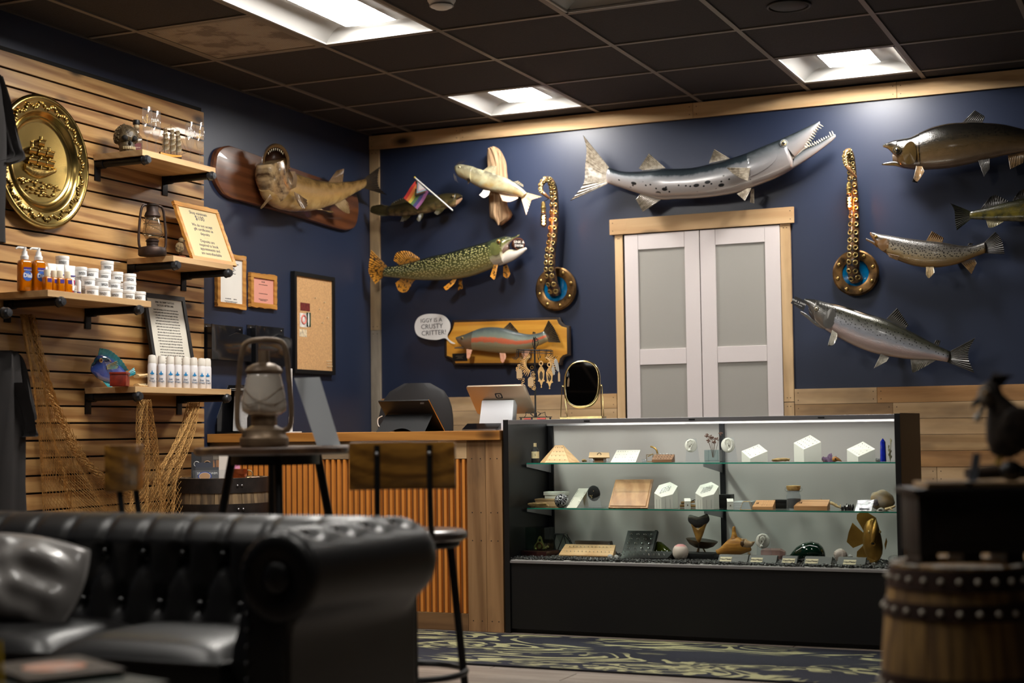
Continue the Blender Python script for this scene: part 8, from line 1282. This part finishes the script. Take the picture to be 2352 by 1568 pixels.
part('tank', G().lathe([(.001, 0), (.072, 0), (.076, .006), (.076, .026), (.068, .036), (.066, .052), (.045, .062), (.040, .066)], 36), BM, t); part('burner', G().lathe([(.036, .064), (.040, .070), (.040, .092), (.046, .096), (.030, .104), (.001, .105)], 28), BM, t)
part('chimney', G().lathe([(.050, .100), (.067, .112), (.070, .130), (.064, .170), (.054, .215), (.050, .232), (.048, .232), (.052, .214), (.062, .169), (.068, .13), (.065, .113), (.048, .101)], 36), clear('hazy_chimney', (222, 216, 208), .8, .1, 1.45, .34, (240, 232, 220)), t, smooth=80); part('hood', G().lathe([(.054, .228), (.058, .236), (.050, .248), (.034, .258), (.018, .262), (.016, .30), (.001, .30)], 30), BM, t)
for sg in (-1, 1): part('side_tube', G().tube([V(p) for p in spline([(sg*.055, 0, .048), (sg*.080, 0, .062), (sg*.084, 0, .12), (sg*.077, 0, .22), (sg*.068, 0, .30), (sg*.048, 0, .328), (0, 0, .334)], 24)], .0085, 9), BM, t)
g = G(); g.tube(spline([(.066, -.02, .19), (.02, -.072, .15), (-.04, -.062, .13), (-.068, -.01, .15)], 16), .0014, 5); g.tube(spline([(-.066, -.02, .19), (-.02, -.072, .15), (.04, -.062, .13), (.068, -.01, .15)], 16), .0014, 5); part('wire_guard', g, BM, t); part('filler_cap', G().lathe([(.014, .034), (.014, .050), (.001, .052)], 14, (-.05, -.035, 0)), BM, t)
b0, b1 = atD(728, 1012, TD-.02), atD(782, 1012, TD-.02); h0, h1 = atD(676, 868, TD+.02), atD(734, 866, TD+.02); b0.z = b1.z = TZ+.001; t = thing('menu_stand', 'white slanted menu card in a clear holder on the bar table', 'menu holder', (b0+b1)/2); nn = (b1-b0).cross(h0-b0).normalized(); nn = nn if nn.dot(CAM-b0) > 0 else -nn
obj('card', G().prism([b0, b1, h1, h0], -nn*.002), mat('menu_white', (206, 204, 202), .5), t, smooth=0); obj('clear_front', G().prism([b0+nn*.0012, b1+nn*.0012, h1+nn*.0012, h0+nn*.0012], nn*.0015), ACR, t, smooth=0); obj('foot', G().prism([b0, b1, b1+CR*.10, b0+CR*.12], (0, 0, .003)), ACR, t, smooth=0)
for i, (u, d_, rz, lab) in enumerate(((700, TD-.12, .3, 'loose white sheet lying before the menu card'), (800, TD, .5, 'loose white sheet at the right rim of the bar table'))): c = atD(u, 1016, d_); c.z = TZ+.001; obj('paper_sheet', G().box(c+V((0, 0, .001)), (.10, .075, .0015), Rz(rz)), PAPER, None, lab, 'paper', 'sheets on the bar table', smooth=0)
# ---- bar stools
SW = wood('stool_wood', (168, 118, 48), (96, 62, 24), 0, 1.6, .3, .05, False, .1, (64, 42, 20), coat=.3)
def stool(label, c, rz):
    t = thing('bar_stool', label, 'stool', (c.x, c.y, 0), rz, 'bar stools'); SZ = .622
    part('seat', G().lathe([(.001, SZ-.022), (.165, SZ-.022), (.182, SZ-.012), (.182, SZ+.004), (.172, SZ+.012), (.001, SZ+.010)], 48), mat('stool_seat', (70, 62, 58), .3, coat=.5), t, smooth=40); part('seat_ring', G().torus((0, 0, SZ-.03), .15, .010, n=40), BLACK, t)
    for i in range(4): a = pi/2*i+pi/4-.62; part('leg', G().tube([(.128*cos(a), .128*sin(a), SZ-.02), (.185*cos(a), .185*sin(a), 0)], [.0125, .0115], 12), BLACK, t)
    part('foot_ring', G().torus((0, 0, .205), .172, .010, n=44), BLACK, t)
    rows = []
    for s_ in [i/12 for i in range(13)]: x = -.156+.312*s_; rows.append([V((x, -.215+.035*(2*s_-1)**2*-1+.03, z)) for z in (.765, .80, .84, .875, .905)])
    part('backrest', G().sheet(rows, (0, .018, 0)), SW, t, smooth=30, bev=.004)
    for sx in (-.075, .079): part('back_bar', G().tube([(sx, -.195, .895), (sx, -.198, .76), (sx*1.02, -.185, .66), (sx*1.05, -.13, SZ-.025)], .009, 10), BLACK, t); part('rivet', G().ell((sx, -.207, .87), (.006, .004, .006), 8, 6), STEEL, t)
c = atD(936, 1100, 4.66); stool('brown backed bar stool right of the bar table', c, .4217); c = atD(440, 1100, 4.66); stool('bar stool seen side on at the left of the bar table', c, -1.22)

# ================================================================ chesterfield sofa
k = NT('black_leather'); n1 = k.noise(k.obco((1, 1, 1)), 160, 2); k.b.inputs['Base Color'].default_value = lin((18, 17, 17)); k.set(Roughness=.4); k.b.inputs['Specular IOR Level'].default_value = .5; k.bump(n1, .08, .002); LEA = k.m
SX0, SX1 = .86, 2.69; ST = .705; t = thing('leather_sofa', 'black buttoned leather sofa with rolled arms in the foreground', 'sofa', (1.8, -4.9, 0))
def tuft(a, b, w_, h_, stag=True):
    """depth of buttoning at (a along, b up), button pitch w_,h_"""
    best = 9; best2 = 9; row = round(b/h_)
    for rI in (row-1, row, row+1):
        off = (w_/2 if (rI % 2 and stag) else 0); q = round((a-off)/w_)*w_+off; d = sqrt((a-q)**2+(b-rI*h_)**2*1.0); best = min(best, d)
    u = (a/w_+b/(2*h_)); v = (a/w_-b/(2*h_)); cr = min(abs(u-round(u)), abs(v-round(v)))*w_*.8
    return -.026*math.exp(-(best/.026)**2)-.010*math.exp(-(cr/.010)**2)
PW, PH = .128, .115
# back: profile in (Y,z) swept along X
prof = [(-4.80, .40), (-4.785, .46), (-4.772, .52), (-4.765, .56)]+[(-4.665+.105*cos(a), .60+.105*sin(a)) for a in [pi-.25-i*.26 for i in range(15)]]+[(-4.585, .5), (-4.58, .35), (-4.58, .10)]
PF_ = spline([(p[0], p[1], 0) for p in prof], 64); arc = [0]
for i in range(1, 64): arc.append(arc[-1]+(PF_[i]-PF_[i-1]).length)
rows = []
nx = 150
for i in range(nx+1):
    x = SX0+(2.655-SX0)*i/nx; row = []
    for j in range(64):
        p = PF_[j]; tg = (PF_[min(j+1, 63)]-PF_[max(j-1, 0)]).normalized(); nrm = V((-tg.y, tg.x, 0)); d = 0
        if arc[j] < .42:
            b = arc[j]-.085; d = tuft(x-SX1, b, PW, PH) if arc[j] < .235 else -.012*math.exp(-((((x-SX1)/PW+.5*(round(.12/PH) % 2)) - round((x-SX1)/PW+.5*(round(.12/PH) % 2)))*PW/.012)**2)*max(0, 1-(arc[j]-.235)/.16)
        ex = max(0, (x-2.60)/.055); row.append(V((x, p.x+nrm.x*d, p.y+nrm.y*d)))
    rows.append(row)
g = G(); g.loft([r for r in rows], True, True, False); obj('back_cushion', g, LEA, t, smooth=180)
BT = mat('leather_button', (20, 19, 19), .25, coat=.4)
for q in range(-14, 1):
    for rI in (0, 1):
        x = SX1+q*PW+(PW/2 if rI % 2 else 0); b = rI*PH+.085
        if SX0 < x < 2.6: j = min(range(64), key=lambda z: abs(arc[z]-b)); obj('button', G().ell((x, PF_[j].x-.0+.016, PF_[j].y), .011, 10, 6), BT, t)
# arms: profile in (X,z) swept along Y
def arm(xc, sg, y0, y1):
    pr = [(xc-sg*.135, .40), (xc-sg*.125, .47), (xc-sg*.115, .54)]+[(xc+sg*(-.105*cos(a)), .60+.105*sin(a)) for a in [.1+i*.27 for i in range(15)]]+[(xc+sg*.03, .48), (xc+sg*.02, .4), (xc+sg*.02, .10)]
    P_ = spline([(p[0], p[1], 0) for p in pr], 60); ar = [0]
    for i in range(1, 60): ar.append(ar[-1]+(P_[i]-P_[i-1]).length)
    rows = []; ny = 70
    for i in range(ny+1):
        y = y0+(y1-y0)*i/ny; row = []; e = min(1, (y1-y)/.10+.001); rd = sqrt(max(0, 1-(1-e)**2)) if e < 1 else 1; fl = .92+.16*(y-y0)/(y1-y0)
        for j in range(60):
            p = P_[j]; tg = (P_[min(j+1, 59)]-P_[max(j-1, 0)]).normalized(); nrm = V((-tg.y, tg.x, 0))*sg; d = 0
            if ar[j] < .55: best = min(sqrt((y-(y0+.07+q*.135))**2+(ar[j]-bb_2)**2) for q in range(5) for bb_2 in (.12, .395)); d = -.034*math.exp(-(best/.028)**2)
            cx_, cz = xc, .60; qx, qz = p.x+nrm.x*d, p.y+nrm.y*d
            if qz > .47: qx = cx_+(qx-cx_)*fl*(.55+.45*rd); qz = cz+(qz-cz)*(fl if qz < cz else 1)*(.6+.4*rd)
            row.append(V((qx, y, qz)))
        rows.append(row)
    obj('arm', G().loft(rows, True, True, False), LEA, t, smooth=180)
    for q in range(5): y = y0+.07+q*.135; j = min(range(60), key=lambda z: abs(ar[z]-.395)); obj('button', G().ell((P_[j].x-sg*.010, y, P_[j].y-.010), .011, 10, 6), BT, t) if y < y1-.08 else None
    # front scroll: pleated disc, centre boss, facing strip with studs
    c = V((xc, y0-.002, .60)); rr = []
    for s_, o_ in ((1.0, 0), (1.0, .012), (.9, .022), (.6, .020), (.35, .012), (.05, .014)): rr.append([c+V((.098*s_*cos(2*pi*i/48)*(1+.02*(i % 2)*(s_ > .5)), -o_-.004*(i % 2)*(.3 < s_ < 1), .098*s_*sin(2*pi*i/48)*(1+.02*(i % 2)*(s_ > .5)))) for i in range(48)])
    obj('scroll_front', G().loft(rr), LEA, t, smooth=60); obj('scroll_boss', G().ell(c+V((0, -.018, 0)), (.034, .012, .034), 20, 10), LEA, t, smooth=180); obj('front_facing', G().bb(xc-.085*(1 if sg > 0 else .2), xc+.085*(.2 if sg > 0 else 1), y0-.016, y0, .10, .56), LEA, t, bev=.008)
    for q in range(12): obj('stud', G().ell((xc-sg*.08, y0-.018, .12+.036*q), .007, 8, 6), mat('dark_stud_trim', (30, 29, 30), .3, .5), t)
arm(SX1, 1, -5.17, -4.565); arm(SX0, -1, -5.17, -4.565)
obj('frame', G().bb(SX0+.02, SX1-.02, -5.15, -4.585, .09, .30), LEA, t, bev=.01)
for x in (SX0+.06, SX1-.06):
    for y in (-5.10, -4.63): obj('foot', G().lathe([(.02, 0), (.028, .02), (.03, .05), (.024, .09)], 14, (x, y, 0)), mat('dark_foot', (30, 20, 14), .4), t)
for i in range(3):
    b = 2.545-i*.50; a = b-.497; n = 18; top = []
    def cz_(u, v): e = (1-abs(2*u-1)**4)*(1-abs(2*v-1)**4); return .405+.05*max(e, 0)**.5
    rows = [[V((a+(b-a)*(iu/n), -5.20+.40*(jv/n), cz_(iu/n, jv/n)-.006*rnd.random()*0)) for iu in range(n+1)] for jv in range(n+1)]; g = G(); g.loft([r for r in rows], False, False, False)
    bot = [[V((p.x, p.y, .305)) for p in r] for r in rows]; g.loft(bot, False, False, False); per = [rows[0][i2] for i2 in range(n+1)]+[rows[j2][n] for j2 in range(1, n+1)]+[rows[n][i2] for i2 in range(n-1, -1, -1)]+[rows[j2][0] for j2 in range(n-1, 0, -1)]; bow = lambda p: V(((p.x-(a+b)/2)*1.012+(a+b)/2, (p.y+5.0)*1.02-5.0, (p.z+.305)/2)); g.loft([per, [bow(p) for p in per], [V((p.x, p.y, .305)) for p in per]], False, False); cu = obj('seat_cushion', g, LEA, t, smooth=60); obj('piping', G().tube([p+V((0, 0, .0)) for p in per], .005, 6, loop=True), LEA, cu)
t.scale = (1, 1, 1.022)
# pillow
pc = atD(95, 1298, 4.02); t2 = thing('throw_pillow', 'crumpled glossy grey leather cushion on the sofa', 'cushion', (pc.x, pc.y, .46)); mR = Rx(radians(-34)) @ Rz(.25); rows = []
n = 26
def pil(s_): return [[V((pc.x-.02, pc.y-.07, .555))+mR @ V((.18*(2*u-1)*(1-.12*(2*v-1)**2), s_*(.075*((1-abs(2*u-1)**3)*(1-abs(2*v-1)**3))**.6+.034*noise.noise(V((u*3.5+4*v, v*2-u*3, s_*2)))*((1-abs(2*u-1)**4)*(1-abs(2*v-1)**4))), .135*(2*v-1)*(1-.12*(2*u-1)**2))) for u in [i/n for i in range(n+1)]] for v in [j/n for j in range(n+1)]]
PLM = mat('grey_leather', (120, 116, 113), .36, coat=.2, ns=6, amt=.15); g = G(); A_, B_2 = pil(-1), pil(1); g.loft(A_, False, False, False); g.loft(B_2, False, False, False); obj('cover', g, PLM, t2, smooth=180); per = [A_[0][i] for i in range(n+1)]+[A_[j][n] for j in range(1, n+1)]+[A_[n][i] for i in range(n-1, -1, -1)]+[A_[j][0] for j in range(n-1, 0, -1)]; obj('seam', G().tube(per, .005, 6, loop=True), PLM, t2)
# coffee table with magazines
t = thing('coffee_table', 'low dark coffee table at the lower left edge', 'table', (2.35, -5.9, 0)); obj('tabletop', G().bb(1.75, 2.95, -6.15, -5.62, .37, .40), DKT, t, bev=.004)
for x in (1.8, 2.9):
    for y in (-6.1, -5.67): obj('leg', G().bb(x-.02, x+.02, y-.02, y+.02, 0, .37), BLACK, t, bev=.002)
def book(label, c, w_, d_, h_, rz, cov, z, pic=None):
    t = thing('book', label, 'book', (c.x, c.y, z), rz, 'books on the coffee table'); part('cover', G().bb(-w_/2, w_/2, -d_/2, d_/2, 0, .003).bb(-w_/2, w_/2, -d_/2, d_/2, h_-.003, h_).bb(-w_/2, -w_/2+.003, -d_/2, d_/2, .003, h_-.003), cov, t, smooth=0); part('pages', G().bb(-w_/2+.004, w_/2-.006, -d_/2+.004, d_/2-.004, .0032, h_-.0032), PAPER, t, smooth=0)
    if pic: part('cover_picture', G().lathe([(.001, 0), (.06, 0), (.06, .0006), (.001, .0006)], 24, (0, 0, h_+.0001)), pic, t)
c = atD(150, 1570, 2.85); book('thick black book at the bottom of the stack', c, .30, .23, .045, -.35, mat('book_black', (24, 26, 26), .4), .4005); book('dark green book with pale page edges in the stack', c+V((.01, .01, 0)), .29, .22, .03, -.28, mat('book_green', (46, 54, 46), .4), .446); book('magazine with orange and white picture on top of the stack', atD(125, 1520, 2.95), .24, .19, .014, -.5, mat('book_top', (60, 54, 48), .4), .4765, mat('cover_mix', (190, 170, 160), .5, ns=30, col2=(200, 110, 50)))
c = atD(8, 1510, 2.8); obj('pencil', G().cyl(V((c.x-.03, c.y, .4775)), V((c.x+.01, c.y-.01, .56)), .004, n=8)  if 0 else G().cyl(c+V((-.012, 0, .03)), V((c.x+.02, c.y-.02, .4045)), .005, n=8), mat('yellow_pencil', (206, 170, 30), .4), None, 'yellow pencil leaning by the books at the left edge', 'pencil')

# ================================================================ keg with riser and bird at the right
kc = atD(2205, 1290, 3.4); kc.z = 0; KZ = .628; KW = wood('keg_wood', (150, 116, 64), (92, 66, 38), 2, 1.2, .6, .25, False, .3, (46, 34, 22)); KH = mat('keg_hoop', (58, 36, 26), .5, .3, ns=20, col2=(34, 24, 20)); barrel('small wooden keg with riveted hoops at the right edge', kc, .150, .178, KZ, ((KZ-.028, .045), (KZ-.095, .035), (KZ-.26, .05), (.09, .05)), KW, KH, 20, 26, rv=mat('white_rivet', (190, 180, 164), .4), kname='wooden_keg')
g = G(); [g.ell((kc.x+(.140+.008*rnd.random())*cos(a), kc.y+(.140+.008*rnd.random())*sin(a), KZ+.001), (rnd.uniform(.004, .012), rnd.uniform(.004, .01), .003), 7, 5, Rz(a)) for a in [2*pi*i/60 for i in range(60)] if rnd.random() < .7]; obj('paint_flakes', g, mat('flaking_paint', (196, 190, 180), .8), [o for o in bpy.data.objects if o.name.startswith('wooden_keg')][0], kind='stuff')
rc = kc+CR*.055+V((0, 0, KZ+.004)); t = thing('display_riser', 'dark wooden riser box standing on the keg', 'riser', rc, .4217); RW = mat('riser_black', (22, 18, 16), .5, ns=10, amt=.2)
rh = .15; part('front_panel', G().bb(-.165, .165, -.075, -.06, .022, rh), RW, t, bev=.002); part('back_panel', G().bb(-.165, .165, .06, .075, .022, rh), RW, t, bev=.002); part('side_panel', G().bb(-.165, -.15, -.06, .06, .022, rh), RW, t, bev=.002); part('side_panel', G().bb(.15, .165, -.06, .06, .022, rh), RW, t, bev=.002); part('inset_panel', G().bb(-.13, .13, -.077, -.0745, .05, rh-.03), mat('riser_inset', (34, 28, 22), .5), t, bev=.001); part('top_board', G().bb(-.175, .175, -.085, .085, rh+.0005, rh+.014), RW, t, bev=.002)
for x in (-.14, -.045, .05, .14): part('foot', G().bb(x-.02, x+.02, -.06, .06, 0, .0215), RW, t)
top = rc+V((0, 0, rh+.0145)); wb = obj('wooden_plinth', G().box(top+V((0, 0, .006))+CR*.01, (.30, .12, .012), Rz(.4217)), PAL, None, 'pale wooden slab lying on the dark riser', 'slab', smooth=0, bev=.002)
for i, (a, b, rz, lab) in enumerate(((-.09, -.02, .2, 'grey paper slip at the left end of the wooden slab'), (-.02, -.03, .8, 'grey paper slip under the perched bird'))): obj('paper_slip', G().box(top+CR*a+CF_*b+V((0, 0, .0135)), (.09, .04, .001), Rz(rz)), mat('grey_slip', (150, 148, 146), .7), None, lab, 'paper', 'slips on the wooden slab', smooth=0)
p0 = top+V((0, 0, .0125)); a, b = p0+CR*-.04+CF_*-.035, p0+CR*-.028+CF_*-.03+V((0, 0, .062)); obj('tag_card', G().prism([a, a+CR*.018, b+CR*.018, b], CF_*.001), mat('blue_grey_tag', (120, 126, 136), .6), None, 'narrow blue grey tag propped against the perched bird', 'tag', smooth=0)
t = thing('taxidermy_bird', 'dark crested taxidermy bird perched on a log at the right edge', 'taxidermy bird', p0+CR*.035, .4217); FE = mat('dark_feathers', (66, 54, 44), .8, ns=40, col2=(26, 22, 20), bump=.6, bd=.004); FG_ = mat('grey_face', (176, 160, 142), .8, ns=60, col2=(60, 52, 46)); FWH = mat('white_plume', (206, 204, 196), .8)
part('log', G().tube([(-.07, 0, .016), (.0, .006, .02), (.07, 0, .018)], [.013, .017, .015], 12), wood('dark_log', (70, 52, 36), (40, 30, 22), 0, 3, .8, 0, False, .4), t, smooth=50); part('knot', G().ell((.025, -.02, .022), (.026, .02, .024), 14, 10), mat('log_knot', (24, 20, 18), .4), t)
rr = []
for z, x, rx, ry in ((.05, .02, .012, .010), (.06, .02, .032, .028), (.09, .022, .044, .036), (.125, .026, .048, .038), (.155, .022, .040, .034), (.178, .006, .028, .026), (.195, -.010, .026, .024), (.212, -.012, .022, .020), (.222, -.008, .010, .010)): rr.append([V((x+rx*cos(2*pi*i/24), ry*sin(2*pi*i/24), z)) for i in range(24)])
part('body', G().loft(rr), FE, t, smooth=180); part('face', G().ell((-.026, -.012, .188), (.018, .015, .024), 14, 10), FG_, t); part('beak', G().tube([(-.036, -.012, .182), (-.052, -.013, .172), (-.058, -.013, .160)], [.009, .006, .001], 10), BLACK, t); part('throat_plume', G().ell((-.036, -.014, .158), (.006, .005, .013), 10, 8, Ry(.5)), FWH, t); part('chest_plume', G().ell((-.046, -.016, .142), (.008, .006, .010), 10, 8, Ry(.6)), FWH, t); part('eye', G().ell((-.030, -.026, .196), .004, 10, 8), mat('bird_eye', (190, 140, 40), .1, coat=1), t)
for i in range(7): part('crest_feather', G().tube([(-.012+.004*i, 0, .214), (-.008+.007*i, .004*(i-3), .232), (-.004+.009*i, .005*(i-3), .246-.002*i)], [.005, .0035, .0006], 6), FE, t)
for sg in (-1, 1): part('wing', G().ell((.045, sg*.034, .115), (.045, .010, .052), 16, 10, Ry(-.5)), FE, t); part('leg', G().tube([(.008, sg*.012, .062), (.0, sg*.013, .034)], .004, 8), mat('yellow_leg', (180, 140, 50), .5), t)
part('tail', G().prism([(.06, -.02, .07), (.06, .02, .07), (.12, .016, .022), (.12, -.016, .022)], (.004, 0, .004)), FE, t, smooth=0)
